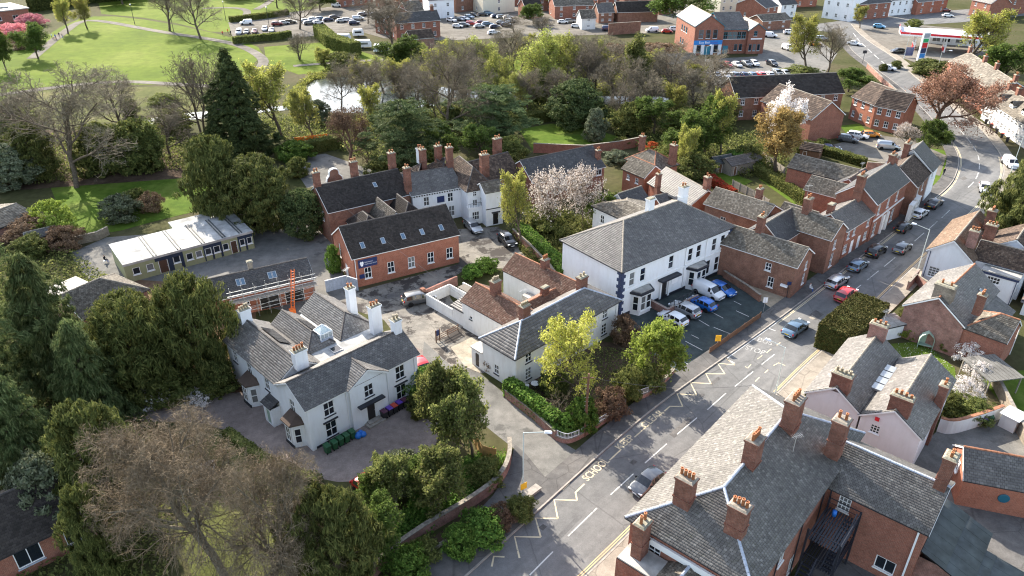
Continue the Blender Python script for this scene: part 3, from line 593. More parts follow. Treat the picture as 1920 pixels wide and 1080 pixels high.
sheet('villa_lawn', smooth_line([(-36.46, 63.12), (-32.41, 63.12), (-28.37, 60.37), (-25.05, 57.62), (-20.70, 55.41), (-18.55, 52.88), (-16.79, 43.00), (-25.19, 39.88), (-31.14, 49.51), (-34.43, 56.54)], 1), 0.02, 'rough_grass')
sheet('garden_lawn', smooth_line([(-87.20, 132.16), (-79.51, 138.29), (-66.39, 143.66), (-58.88, 139.75), (-50.10, 124.98), (-60.52, 117.51), (-66.87, 111.55), (-71.79, 112.58), (-80.61, 122.57)], 1), 0.02, 'lawn')
sheet('walled_lawn', [(1.48, 167.86), (9.06, 172.36), (16.29, 171.53), (25.47, 160.55), (20.41, 157.63), (15.79, 151.38), (4.54, 152.73)], 0.02, 'lawn')
sheet('cottage_lawn', [(47.84, 136.57), (50.81, 138.87), (54.38, 128.49), (50.74, 124.01)], 0.02, 'lawn')
sheet('allotment_lawn', [(37.71, 139.46), (41.81, 142.44), (46.49, 135.45), (42.84, 132.16), (38.69, 133.79)], 0.02, 'lawn')
sheet('court_lawn', [(76.73, 170.70), (82.02, 172.36), (81.34, 165.88), (75.81, 163.56)], 0.02, 'lawn')
sheet('bend_verge', smooth_line([(89.60, 154.80), (93.04, 153.42), (89.96, 145.84), (85.47, 138.29), (79.84, 132.16), (81.81, 138.29)], 1), 0.03, 'lawn')
sheet('front_garden', [(-0.63, 71.19), (11.60, 79.81), (20.70, 77.41), (18.45, 72.36), (8.68, 63.12), (4.89, 61.55)], 0.02, 'soil')
sheet('pink_house_lawn', [(48.06, 79.20), (52.56, 79.81), (53.65, 73.99), (50.54, 66.80), (48.18, 68.75), (47.83, 73.99)], 0.02, 'lawn')
sheet('right_lawn', [(55.64, 72.90), (66.58, 73.99), (59.62, 63.12), (55.35, 66.80)], 0.02, 'lawn')
sheet('shrubbery_soil', [(-60.73, 96.88), (-36.90, 93.68), (-32.77, 79.81), (-35.78, 78.60), (-30.85, 69.25), (-43.06, 67.57), (-48.24, 70.78)], 0.015, 'leaf_litter')
sheet('wood_floor', [(-155.92, 169.07), (-93.10, 167.07), (-59.56, 147.44), (-58.58, 138.29), (-86.69, 132.16), (-121.39, 124.98)], 0.015, 'soil')
sheet('plant_bed', [(-10.89, 43.00), (-7.24, 47.62), (-2.82, 52.53), (1.29, 52.88), (2.03, 51.84), (-1.45, 47.62), (-4.99, 43.00)], 0.06, 'soil')
sheet('car_park', [(14.43, 86.06), (31.68, 98.38), (36.01, 87.73), (24.49, 76.47), (20.30, 72.68), (15.70, 79.81)], 0.03, 'asphalt_dark')
sheet('alley', [(32.56, 111.55), (35.73, 109.53), (36.28, 96.88), (40.79, 88.88), (37.80, 86.06), (35.92, 87.45), (31.40, 97.54)], 0.035, 'alley_beige')
sheet('court_parking', [(69.72, 156.91), (82.15, 164.33), (88.25, 160.55), (91.22, 150.04), (83.90, 138.29), (78.81, 143.66), (73.06, 148.08), (68.55, 151.38)], 0.03, 'far_yard')
sheet('shop_car_park', [(56.87, 239.05), (78.23, 243.56), (95.32, 292.14), (108.14, 292.14), (105.50, 248.22), (90.86, 219.84), (80.58, 210.04), (54.68, 207.71), (51.25, 219.84)], 0.03, 'asphalt_pale')
sheet('forecourt', [(123.33, 285.90), (143.85, 305.37), (177.56, 283.88), (146.44, 234.69), (125.63, 229.09), (123.45, 242.04)], 0.03, 'far_yard')
sheet('cross_road', [(104.13, 292.14), (135.28, 310.03), (183.52, 330.02), (265.41, 361.69), (247.59, 335.39), (173.94, 303.09), (136.18, 292.14), (121.37, 279.91)], 0.035, 'asphalt_road')
sheet('town_yard', [(-83.13, 401.36), (88.49, 401.36), (67.64, 299.73), (52.35, 281.88), (3.78, 274.13), (-24.13, 268.57), (-45.10, 272.26), (-59.49, 288.99)], 0.02, 'far_yard')
sheet('park_car_park', [(-110.16, 303.09), (-92.64, 324.80), (-74.35, 343.76), (-48.57, 317.26), (-46.06, 292.14), (-62.04, 281.88), (-77.98, 272.26), (-94.22, 261.46)], 0.03, 'far_yard')
sheet('back_yard', [(29.18, 48.24), (37.94, 48.24), (49.68, 55.04), (62.90, 55.04), (48.24, 35.22), (17.84, 35.22)], 0.02, 'pavement')
sheet('rear_yard', [(40.52, 58.09), (50.05, 65.85), (60.19, 64.01), (54.44, 55.04), (42.20, 50.83)], 0.025, 'asphalt_pale')
for _n, _p, _w in (('park_path', [(-135.92, 197.76), (-129.84, 202.08), (-122.65, 207.71), (-110.01, 212.42), (-93.55, 208.87), (-69.91, 204.30)], 3.0), ('park_path', [(-151.36, 240.54), (-159.62, 268.57), (-164.18, 285.90), (-169.29, 305.37), (-163.88, 308.85), (-128.78, 283.88), (-104.58, 270.40), (-90.96, 259.74), (-76.94, 239.05), (-75.54, 226.38)], 3.2), ('park_path', [(-131.75, 335.39), (-119.01, 338.14), (-110.11, 330.02), (-106.75, 310.03), (-110.50, 305.37)], 3.0), ('park_path', [(-108.22, 332.69), (-107.70, 346.63), (-110.68, 374.63)], 3.0),
                   ('park_path', [(-66.39, 230.47), (-58.92, 233.27), (-40.14, 239.05)], 2.5)):
    _l = smooth_line(_p); _pz = globals().get('_pz', 0.06) + 0.005; strip(_n, offset_line(_l, _w / 2), offset_line(_l, -_w / 2), _pz, 'far_yard')

KERB_L = smooth_line([(-10.61, 35.66), (-3.72, 43.61), (2.00, 50.30), (8.61, 58.01), (11.33, 61.12), (16.09, 66.32), (20.92, 70.99), (26.39, 76.13), (30.08, 79.57), (38.00, 87.17), (44.65, 93.83), (63.22, 112.16), (74.67, 124.01), (83.38, 132.97), (88.42, 140.34), (92.11, 146.60), (94.50, 152.05), (96.09, 156.91), (97.97, 164.33), (101.91, 180.17), (106.84, 205.43), (108.95, 227.73), (111.26, 251.42), (118.89, 277.96), (125.43, 298.62)], 2)
KERB_R = smooth_line([(-0.41, 36.55), (6.39, 43.60), (11.10, 48.68), (18.96, 57.15), (30.63, 68.95), (34.22, 72.90), (38.70, 77.53), (48.67, 87.31), (55.18, 94.15), (61.87, 101.13), (82.76, 122.33), (92.24, 132.70), (97.40, 139.75), (101.26, 147.24), (103.28, 152.05), (105.55, 159.08), (107.73, 166.04), (108.87, 172.78), (109.23, 177.94), (112.56, 197.76), (117.47, 225.71), (120.82, 239.35), (123.05, 265.87), (126.88, 286.92), (129.93, 298.62)], 2)
ROAD_Z = 0.05
road = strip('road', KERB_L, KERB_R, ROAD_Z, 'asphalt_road')
def kerb(line, side):
    a = offset_line(line, 0.0); b = offset_line(line, 0.16 * side)
    return strip('kerb', b if side > 0 else a, a if side > 0 else b, 0.17, 'kerb_stone', thick=0.17)
_kl = [p for p in KERB_L if p[1] > 30]; _i0 = len(_kl)
kerb(KERB_L, 1); kerb(KERB_R, -1)
_pl = offset_line(KERB_L, 0.16)
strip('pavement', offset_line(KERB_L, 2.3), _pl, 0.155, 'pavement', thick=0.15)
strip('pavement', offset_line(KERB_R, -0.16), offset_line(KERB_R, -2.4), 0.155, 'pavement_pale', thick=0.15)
sheet('pavement', [(-9.07, 43.00), (-4.86, 48.24), (-1.80, 52.88), (-0.22, 56.54), (0.28, 60.12), (1.38, 58.73), (4.40, 53.23), (-3.67, 43.82), (-4.17, 42.89)], 0.16, 'pavement', thick=0.15)
strip('bend_path', smooth_line([(76.30, 126.97), (83.23, 134.89), (88.12, 141.83), (91.33, 147.44), (93.25, 152.05), (94.16, 155.85), (94.76, 160.55)]), smooth_line([(76.59, 125.97), (83.21, 133.24), (88.36, 140.64), (91.99, 146.80), (94.10, 151.71), (95.49, 156.20), (97.22, 163.56)]), 0.165, 'pavement')

def stroke(name, pts, w, mat='line_white', z=0.056, parent=None, dash=None):
    b = MB()
    if dash:
        q = resample(pts, 0.25); L = 0; on = []; segs = []; per, ln = dash
        for a, c in zip(q, q[1:]):
            if L % per < ln: on.append(a); 
            elif on: segs.append(on + [a]); on = []
            L += math.dist(a, c)
        if len(on) > 1: segs.append(on)
    else: segs = [pts]
    out = []
    for s in segs:
        if len(s) < 2: continue
        b = MB(); l, r = offset_line(s, w / 2), offset_line(s, -w / 2); n = len(s)
        b.add([(p[0], p[1], z) for p in l] + [(p[0], p[1], z) for p in r], [(n + k, n + k + 1, k + 1, k) for k in range(n - 1)])
        out.append(b.build(name, mat, parent or road))
    return out
def dashes(name, lst, w, mat='line_white'):
    for a in lst: stroke(name, a, w, mat)
dashes('centre_line', [[(1.52, 43.60), (3.63, 46.12)], [(5.09, 47.88), (8.05, 51.28)], [(9.54, 53.00), (12.17, 55.87)], [(13.54, 57.39), (16.28, 60.31)], [(17.66, 61.81), (20.39, 64.57)], [(21.83, 65.94), (24.66, 68.95)], [(26.02, 70.22), (28.99, 73.19)], [(30.44, 74.65), (32.67, 76.82)],
    [(48.56, 92.44), (50.60, 94.46)], [(52.08, 95.90), (55.04, 98.83)], [(56.41, 100.15), (59.52, 103.27)], [(60.72, 104.55), (63.53, 107.38)], [(65.20, 109.00), (68.28, 112.16)], [(69.79, 113.66), (72.80, 116.81)], [(74.19, 118.18), (77.30, 121.53)]], 0.13)
stroke('centre_line', smooth_line([(86.19, 132.16), (88.77, 134.89), (92.33, 139.75), (95.86, 145.84), (98.87, 152.39), (100.54, 157.63), (102.49, 165.10), (104.64, 174.04), (108.28, 189.10)]), 0.15, dash=(6.0, 3.8))
stroke('centre_line', [(113.97, 231.16), (116.29, 245.09), (120.28, 266.76), (124.49, 283.88)], 0.3, dash=(9.0, 6.0))
for z in ([(-1.76, 44.50), (-1.60, 45.59), (-0.66, 45.53)], [(0.66, 45.41), (0.24, 47.81), (2.61, 47.75)], [(2.61, 47.75), (2.19, 50.03), (4.27, 49.97)], [(4.27, 49.97), (4.04, 52.36), (6.24, 52.25)], [(6.24, 52.25), (6.16, 53.30), (7.14, 54.45)],
          [(16.98, 65.69), (17.77, 66.56), (19.20, 66.51)], [(19.20, 66.51), (19.01, 68.85), (21.21, 68.60)], [(21.21, 68.60), (20.99, 70.99), (23.37, 70.78)], [(23.37, 70.78), (23.21, 72.73), (25.48, 72.73)], [(25.48, 72.73), (25.13, 74.91), (27.15, 74.56)], [(27.15, 74.56), (26.38, 76.09)]): stroke('zigzag_line', z, 0.17, 'line_yellow')
dashes('keep_clear_line', [[(4.94, 53.58), (5.67, 54.52)], [(9.99, 57.82), (11.33, 59.38)], [(13.03, 61.34), (14.44, 62.90)], [(16.00, 64.65), (16.87, 65.57)]], 0.15, 'line_yellow')
for d in (0.25, 0.45):
    stroke('double_yellow_line', [p for p in offset_line(KERB_R, d) if p[1] < 56], 0.10, 'line_orange'); stroke('double_yellow_line', [p for p in offset_line(KERB_R, d) if 68 < p[1] < 106], 0.10, 'line_orange')
    stroke('double_yellow_line', [p for p in offset_line(KERB_L, -d) if 83 < p[1] < 125], 0.10, 'line_yellow'); stroke('double_yellow_line', [p for p in offset_line(KERB_R, d) if 118 < p[1] < 150], 0.10, 'line_yellow')
    stroke('double_yellow_line', [p for p in offset_line(KERB_L, -d) if 122 < p[1] < 160], 0.10, 'line_yellow')
stroke('bus_bay_line', [(26.46, 75.90), (33.74, 82.85), (37.69, 86.61)], 0.14, 'line_white'); stroke('bus_bay_line', [(26.46, 75.90), (27.25, 74.88)], 0.14, 'line_white'); stroke('bus_bay_line', [(33.74, 82.85), (34.45, 82.20)], 0.14, 'line_white')
dashes('bus_bay_line', [[(28.31, 74.21), (28.54, 73.88), (29.14, 74.65)], [(30.25, 75.78), (31.07, 76.59)], [(31.78, 77.17), (32.63, 78.00)], [(33.56, 78.84), (34.22, 79.45)], [(30.32, 72.90), (30.90, 73.55)], [(28.68, 71.19), (29.43, 72.04)], [(31.81, 74.43), (32.63, 74.99), (33.24, 74.43)]], 0.13, 'line_yellow')
def road_text(name, body, p, x_to, height, stretch, mat):
    """painted lettering: p = baseline start, x_to = a point the baseline runs towards"""
    cu = bpy.data.curves.new(name, 'FONT'); cu.body = body; cu.size = 1.0; cu.fill_mode = 'FRONT'; cu.offset = 0.012
    tmp = bpy.data.objects.new(name, cu); COL.objects.link(tmp); dg = bpy.context.evaluated_depsgraph_get(); dg.update()
    me = bpy.data.meshes.new_from_object(tmp.evaluated_get(dg)); bpy.data.objects.remove(tmp)
    xs = [v.co.x for v in me.vertices]; w = max(xs) - min(xs); L = math.dist(p, x_to); a = math.atan2(x_to[1] - p[1], x_to[0] - p[0])
    for v in me.vertices: v.co.x = (v.co.x - min(xs)) * L / w; v.co.y *= height / 0.7
    me.materials.clear(); me.materials.append(M(mat))
    o = link(name, me, road, (p[0], p[1], 0.057), a); return o
road_text('road_lettering', 'SCHOOL', (7.49, 54.81), (10.02, 57.62), 0.85, 1, 'line_yellow')
road_text('road_lettering', 'KEEP', (11.33, 59.34), (13.10, 61.25), 0.85, 1, 'line_yellow')
road_text('road_lettering', 'CLEAR', (14.48, 62.81), (16.96, 65.43), 0.85, 1, 'line_yellow')
road_text('road_lettering', 'STOP', (29.27, 78.00), (31.31, 76.71), 1.0, 1, 'line_faded')
road_text('road_lettering', 'BUS', (31.33, 79.81), (32.88, 78.84), 1.0, 1, 'line_faded')
for k, q in enumerate(([(10.00, 54.67), (11.36, 56.23), (12.02, 55.55), (10.59, 53.94)], [(16.83, 61.81), (19.41, 64.65), (19.83, 64.10), (17.24, 61.21)], [(3.86, 47.62), (6.25, 50.49), (6.58, 50.17), (4.18, 47.26)], [(23.18, 70.78), (24.51, 72.14), (24.81, 71.83), (23.46, 70.37)], [(28.14, 72.90), (30.97, 75.56), (31.13, 75.22), (28.31, 72.57)], [(43.39, 86.33), (46.95, 89.89), (47.15, 89.45), (43.59, 85.92)], [(55.21, 96.88), (59.50, 101.13), (59.67, 100.78), (55.31, 96.39)], [(6.45, 56.54), (8.76, 58.09), (9.74, 57.08), (7.66, 55.04)])): sheet('road_patch', q, 0.0535 + 0.0003 * k, 'pavement' if k % 2 else 'asphalt_dark2', parent=road)
for q in ([(11.96, 57.46), (12.41, 57.94), (12.80, 57.62), (12.34, 57.08)], [(2.45, 48.87), (2.86, 49.32), (3.24, 49.00), (2.83, 48.50)], [(21.44, 68.55), (21.90, 68.95), (22.20, 68.65), (21.72, 68.15)], [(49.69, 96.88), (50.34, 97.54), (50.54, 97.05), (49.89, 96.39)], [(5.26, 54.67), (5.60, 55.04), (5.90, 54.74), (5.56, 54.38)]): sheet('drain_cover', q, 0.0585, 'under_iron', parent=road)
for a in ([(20.14, 76.59), (21.98, 73.99)], [(22.18, 79.81), (23.91, 77.76)], [(25.01, 84.97), (26.08, 83.37)], [(26.98, 87.31), (28.40, 85.38)], [(30.63, 87.31), (31.96, 85.78)], [(26.58, 83.11), (28.47, 81.44)], [(23.25, 81.31), (24.03, 80.43)], [(31.00, 89.89), (31.77, 88.88)]): stroke('bay_line', a, 0.10, 'line_white', 0.036)
sheet('road_patch', [(40.04, 86.06), (41.61, 87.45), (42.30, 86.33), (40.69, 84.83)], 0.0545, 'pavement', parent=road)
sheet('manhole_cover', [(39.92, 85.51), (40.64, 86.13), (41.00, 85.51), (40.28, 84.90)], 0.058, 'timber_grey', parent=road)
sheet('manhole_cover', [(87.13, 136.86), (88.56, 138.00), (88.58, 136.86), (87.16, 135.73)], 0.058, 'pavement', parent=road)

# ------------------------------------------------------------------ the white villa with the gravel drive
h = House('villa', 'white rendered villa with many chimneys and a glass lantern on the gravel drive', 'house', (-20.70, 59.23), (-10.64, 69.07), wall='white_render', roof='slate_pale', ridge='ridge_dark', slate=(0.34, 0.25), sill='black_trim', gutter='white_trim')
R0 = (0, 0, 14.0, 5.8)
h.block(R0, 0, 5.6, 1.7, 'x', {'F': wins([1.9, 11.0], 3.3, 1.25, 1.75) + wins([1.8, 10.9], 0.6, 1.35, 1.9), 'L': wins([2.3], 3.4, 1.0, 1.6), 'R': wins([2.2], 3.3, 1.1, 1.6)}, mat='slate_mid')
h.block((0, 5.8, 5.2, 17.4), 0, 5.6, 1.75, 'y', {'L': wins([1.2, 4.6, 8.6], 3.4, 1.0, 1.6), 'B': wins([2], 3.3, 1.0, 1.6)}, ov=0.22)
h.block((5.2, 8.2, 8.7, 16.6), 0, 5.6, 1.35, 'y0', None, ov=0.02, gut=False); h.block((9.5, 8.2, 14.0, 17.0), 0, 5.6, 1.6, 'y0', {'R': wins([1.5, 5], 3.3, 1.0, 1.6)}, ov=0.15, gut=False)
h.walls((5.2, 5.8, 14.0, 16.4), 0, 5.40); h.flat((5.25, 5.85, 13.95, 9.0), 5.42, ov=-0.02); h.flat((8.7, 9.0, 9.5, 16.4), 5.42, ov=0)
h.skylight((8.0, 6.9, 5.47), (1, 0, 0), (0, 1, 0), 1.2, 1.2, 'pane')
PORT = (4.9, -0.35, 9.5, 0.0)
h.walls(PORT, 0, 5.6, {'F': [('w', 1.75, 3.4, 1.15, 1.6, 's22'), ('d', 1.8, 0.25, 1.1, 2.3, 'dark_door')]}, gab={'F': 1.35})
_p = [[(4.65, -0.6, 5.45), (4.65, 0.1, 5.45), (7.2, 2.6, 6.97), (7.2, -0.6, 6.97)], [(9.75, 0.1, 5.45), (9.75, -0.6, 5.45), (7.2, -0.6, 6.97), (7.2, 2.6, 6.97)]]
h.roof_from([[_p[0][1], _p[0][0], _p[0][3], _p[0][2]], [_p[1][1], _p[1][0], _p[1][3], _p[1][2]]], [((7.2, -0.6, 7.08), (7.2, 2.5, 7.08))], [], [((4.65, -0.6, 5.45), (7.2, -0.6, 6.97)), ((9.75, -0.6, 5.45), (7.2, -0.6, 6.97))])
h.part_box('porch_hood', 5.6, -1.0, 2.75, 8.8, -0.36, 2.9, 'black_trim'); h.part_box('door_step', 6.2, -1.3, 0, 8.4, -0.36, 0.22, 'kerb_stone'); h.part_box('door_step', 6.5, -1.0, 0.22, 8.1, -0.36, 0.38, 'kerb_stone')
for x in (1.6, 10.7): h.part_box('window_hood', x, -0.16, 2.62, x + 1.75, -0.003, 2.76, 'black_trim')
for x in (0.02, 13.55): h.part_box('pilaster', x, -0.10, 0, x + 0.42, -0.003, 5.3, 'white_render')
for yy, nm in ((1.2, 0), (10.6, 1)):
    b = MB(); pts = [(0, yy), (-1.1, yy + 0.5), (-1.1, yy + 2.0), (0, yy + 2.5)]; b.prism(pts, 0, 2.95); bw = b.build('bay', 'white_render', h.o)
    b = MB(); q = [(0.0, yy - 0.25), (-1.4, yy + 0.35), (-1.4, yy + 2.15), (0.0, yy + 2.75)]; t = [(0, yy + 0.2, 3.7), (-0.25, yy + 0.8, 3.65), (-0.25, yy + 1.7, 3.65), (0, yy + 2.3, 3.7)]
    b.prism(q, 2.95, 3.08); b.add([(p[0], p[1], 3.09) for p in q] + t, [(0, 4, 5, 1), (1, 5, 6, 2), (2, 6, 7, 3), (4, 7, 6, 5)]); b.build('bay_roof', 'tile_brown', bw)
    f, g = window_meshes(0.95, 1.9, 's22', 'white_trim', 'pane')
    w = link('window', f, bw, (-1.235, yy + 1.73, 0.6), -math.pi / 2); link('pane', g, w); f, g = window_meshes(0.7, 1.9, 's12', 'white_trim', 'pane')
    w = link('window', f, bw, (-0.98, yy + 0.43, 0.6), math.atan2(-0.5, 1.1) + 0.0); w.rotation_euler.z = math.atan2(-0.5, 1.1) + 0.0; w.location = (-0.98, yy + 0.30, 0.6); link('pane', g, w)
    h.part_box('bay_plinth', -1.2, yy + 0.4, 0, -1.08, yy + 2.1, 0.35, 'black_trim', bw)
h.walls((-1.0, 6.2, 0.0, 8.0), 0, 2.4, {'L': [('d', 0.5, 0.1, 0.9, 2.0, 'sage_wood')]}, name='porch'); h.mono((-1.0, 6.2, -0.1, 8.0), 2.45, 3.0, 'L', 'slate_dark', ov=0.15)
h.chimney(2.6, 17.0, 6.3, 8.9, 1.3, 0.7, 4, 'white_render', 'pot_buff', band=False); h.chimney(2.8, 5.3, 6.6, 8.9, 1.4, 0.9, 4, 'white_render', band=False)
h.chimney(13.2, 11.2, 5.6, 9.9, 0.95, 0.8, 2, 'white_render', band=False); h.chimney(13.4, 6.7, 5.6, 9.3, 1.3, 0.8, 3, 'white_render', band=False); h.chimney(13.6, 2.9, 6.6, 9.0, 0.9, 0.9, 2, 'white_render', 'pot_buff', band=False)
b = MB(); b.box(7.2, 8.6, 5.4, 8.8, 10.2, 6.3); lb = b.build('lantern', 'lead', h.o)
b = MB(); b.box(7.3, 8.7, 6.3, 8.7, 10.1, 7.0); b.add([(7.2, 8.6, 7.0), (8.8, 8.6, 7.0), (8.8, 10.2, 7.0), (7.2, 10.2, 7.0), (8, 9.4, 7.8)], [(0, 1, 4), (1, 2, 4), (2, 3, 4), (3, 0, 4)]); b.build('glazing', 'lantern_glass', lb)
b = MB()
for p, q in (((7.25, 8.65), (8, 9.4)), ((8.75, 8.65), (8, 9.4)), ((8.75, 10.15), (8, 9.4)), ((7.25, 10.15), (8, 9.4))): b.bar((p[0], p[1], 7.02), (q[0], q[1], 7.82), 0.07); b.bar((p[0], p[1], 6.3), (p[0], p[1], 7.02), 0.09)
for p, q in (((7.25, 8.65), (8.75, 8.65)), ((8.75, 8.65), (8.75, 10.15)), ((8.75, 10.15), (7.25, 10.15)), ((7.25, 10.15), (7.25, 8.65))): b.bar((p[0], p[1], 7.02), (q[0], q[1], 7.02), 0.08)
for k in (7.75, 8.25): b.bar((k, 8.66, 6.3), (k, 8.66, 7.0), 0.05); b.bar((8.74, k + 1.4, 6.3), (8.74, k + 1.4, 7.0), 0.05)
b.build('glazing_bars', 'white_trim', lb)
_s = math.atan2(1.75, 2.6)
for (x, y, u0) in ((3.75, 12.3, 1), (7.75, 12.6, 2)):
    sl = (math.cos(_s), 0, -math.sin(_s)) if u0 == 1 else (math.cos(0.66), 0, -math.sin(0.66)); zc = 7.35 - (x - 2.6) * math.tan(_s) if u0 == 1 else 6.95 - (x - 6.95) * math.tan(0.66)
    c, u, v = Vector((x, y, zc + 0.30)), Vector((0, 1, 0)), Vector(sl); n = u.cross(v); n = n if n.z > 0 else -n; b = MB()
    for k in range(4 if u0 == 1 else 3):
        o = c + u * (k - 1.5) * 1.05; vs = [o + u * i + v * j + n * z for z in (0, 0.05) for i, j in ((-.5, -.8), (.5, -.8), (.5, .8), (-.5, .8))]; q = MB(); q.add(vs, [(0, 3, 2, 1), (4, 5, 6, 7), (0, 1, 5, 4), (1, 2, 6, 5), (2, 3, 7, 6), (3, 0, 4, 7)]); q.build('solar_panel', 'solar', h.o)
h.part_box('plinth', 0.5, -0.05, 0, 4.88, -0.003, 0.3, 'black_trim'); h.pipe(4.6, -0.1, 0, 5.3, 'white_trim'); h.pipe(9.8, -0.1, 0, 5.3, 'white_trim')

# ------------------------------------------------------------------ white house with clay-tiled back wings
h = House('cottage', 'low white house with slate hipped front and patched red clay tile back wings', 'house', (0.40, 69.38), (13.66, 82.22), wall='white_paint_old', roof='slate_grey', ridge='lead', slate=(0.46, 0.36), sill='black_trim', gutter='black_trim')
h.block((0, 0, 18.4, 5.6), 0, 4.8, 1.9, 'xh', {'F': wins([1.6, 6.0, 15.3], 3.1, 1.0, 1.3) + wins([1.6, 6.0, 15.3], 0.7, 1.0, 1.6, 's23'), 'L': wins([2.0], 0.8, 0.8, 1.3)}, hipd=3.6, mat='slate_mid')
h.block((4.6, 5.6, 9.6, 14.6), 0, 4.1, 1.6, 'y', {'L': [('w', 1.4, 2.0, 0.5, 0.5, 's11')]}, mat='tile_clay', capmat='ridge_clay', slate=(0.24, 0.2), ov=0.15)
h.block((14.6, 5.6, 19.4, 17.4), 0, 3.8, 1.7, 'y', None, mat='tile_clay', capmat='ridge_clay', slate=(0.24, 0.2), ov=0.12)
h.block((9.6, 5.6, 14.6, 9.4), 0, 3.6, 1.2, 'x', None, mat='tile_clay', capmat='ridge_clay', slate=(0.24, 0.2), ov=0.05, gut=False)
h.mono((4.8, 14.6, 7.6, 16.9), 2.3, 2.9, 'L', 'slate_mid'); h.walls((4.8, 14.6, 7.6, 16.9), 0, 2.3)
for r in ((4.8, 16.95, 4.98, 22.6), (5.0, 22.45, 9.0, 22.6), (8.9, 17.0, 9.05, 22.4), (10.6, 17.2, 10.8, 21.6)): h.part_box('yard_wall', r[0], r[1], 0, r[2], r[3], 1.7, 'white_paint_old')
h.part_box('yard_shelter_roof', 9.1, 17.3, 1.75, 10.5, 20.9, 1.85, 'tile_stone')
h.part_box('brick_pier', 5.0, 23.6, 0, 5.6, 24.2, 1.9, 'brick_brown'); h.part_box('garden_wall', 5.7, 23.75, 0, 11.5, 24.0, 1.5, 'brick_old')
h.walls((-0.0, 5.6, 1.6, 7.6), 0, 2.5, {'L': [('d', 0.6, 0.1, 0.8, 2.0, 'dark_door')]}, name='porch'); h.part_box('porch_roof', -0.15, 5.65, 2.5, 1.7, 7.75, 2.62, 'felt_grey')
h.chimney(4.6, 3.2, 5.8, 8.4, 1.2, 0.8, 4, 'brick_stack', 'pot_buff'); h.chimney(15.0, 3.4, 5.8, 8.2, 1.3, 0.8, 2, 'brick_stack', 'pot_buff'); h.chimney(7.2, 11.0, 4.8, 7.6, 1.2, 0.9, 4, 'brick_stack', 'pot_buff'); h.chimney(17.1, 11.8, 4.6, 6.8, 1.0, 0.8, 3, 'brick_stack'); h.chimney(12.6, 7.5, 4.2, 6.0, 1.0, 0.7, 0, 'brick_stack', cap='mortar_cap')
h.part_box('roof_tank', 13.3, 9.9, 0, 14.4, 12.4, 2.4, 'felt_grey')
for x in (0.02, 17.9): h.part_box('pilaster', x, -0.08, 0, x + 0.4, -0.003, 4.6, 'white_paint_old')
h.skylight((14.0, 8.3, 4.15), (1, 0, 0), (0, 1, -0.6), 0.5, 0.8)

# ------------------------------------------------------------------ the tall white office building
h = House('office_building', 'tall white building with hipped slate roof and black quoins by the car park', 'building', (14.25, 85.27), (32.24, 99.22), wall='white_render', roof='slate_mid', ridge='ridge_stone', slate=(0.36, 0.24), sill='white_trim')
E_ = 7.4
h.block((0, 0, 22.6, 11.6), 0, E_, 3.3, 'xh', {'F': wins([1.55, 3.6], 4.4, 1.0, 2.0, 's12') + wins([9.2], 4.5, 1.0, 2.0, 's12') + wins([13.2, 15.0], 4.4, 1.0, 2.0, 's12') + wins([18.4, 20.3], 4.4, 1.0, 2.0, 's12') + wins([17.6, 19.6], 0.8, 1.0, 2.3, 's12') + [('d', 8.2, 0.3, 1.2, 2.5, 'dark_door')], 'R': wins([3, 7], 4.4, 1, 1.9, 's12')}, hipd=5.8, ov=0.35)
for x0 in (2.1, 13.4):
    b = MB(); pts = [(x0, 0), (x0 + 0.6, -1.2), (x0 + 2.8, -1.2), (x0 + 3.4, 0)]; b.prism(pts, 0, 3.2); bw = b.build('bay', 'white_render', h.o)
    b = MB(); q = [(x0 - 0.25, 0.0), (x0 + 0.45, -1.5), (x0 + 2.95, -1.5), (x0 + 3.65, 0.0)]; b.prism(q, 3.2, 3.5); b.build('bay_cornice', 'black_trim', bw)
    b = MB(); q = [(x0 + 0.1, -0.02), (x0 + 0.65, -1.25), (x0 + 2.75, -1.25), (x0 + 3.3, -0.02)]; b.prism(q, 3.5, 3.62); b.build('bay_roof', 'felt_grey', bw)
    for xx in (x0 + 0.72, x0 + 1.78):
        f, g = window_meshes(0.9, 2.2, 's12', 'white_trim', 'pane'); w = link('window', f, bw, (xx, -1.33, 0.75)); link('pane', g, w); link('sill', sill_mesh(0.9, 'white_trim'), w)
    f, g = window_meshes(0.8, 2.2, 's12', 'white_trim', 'pane'); w = link('window', f, bw, (x0 + 0.02, -0.40, 0.75), math.atan2(-1.2, 0.6)); link('pane', g, w)
    w = link('window', f, bw, (x0 + 3.02, -1.06, 0.75), math.atan2(1.2, 0.6)); link('pane', g, w)
h.part_box('door_hood', 7.3, -0.9, 3.3, 11.2, -0.003, 3.55, 'black_trim'); h.part_box('door_surround', 7.8, -0.2, 0.3, 8.1, -0.003, 3.0, 'white_trim'); h.part_box('door_surround', 9.5, -0.2, 0.3, 9.8, -0.003, 3.0, 'white_trim')
h.part_box('string_course', 0.3, -0.10, 3.75, 22.3, -0.003, 3.95, 'white_trim'); h.part_box('plinth', 0.0, -0.06, 0, 22.6, -0.003, 0.5, 'black_trim'); h.part_box('notice_board', 10.2, -0.07, 1.8, 11.5, -0.003, 2.8, 'sign_white')
for k in range(13):
    for x0, x1 in ((-0.04, 0.75 if k % 2 else 0.45), (22.64 - (0.75 if k % 2 else 0.45), 22.64)): h.part_box('quoin', x0, -0.07, 0.55 + k * 0.5, x1, -0.004, 1.0 + k * 0.5, 'navy_trim')
    h.part_box('quoin', -0.07, -0.04, 0.55 + k * 0.5, -0.004, 0.45 if k % 2 else 0.75, 1.0 + k * 0.5, 'navy_trim')
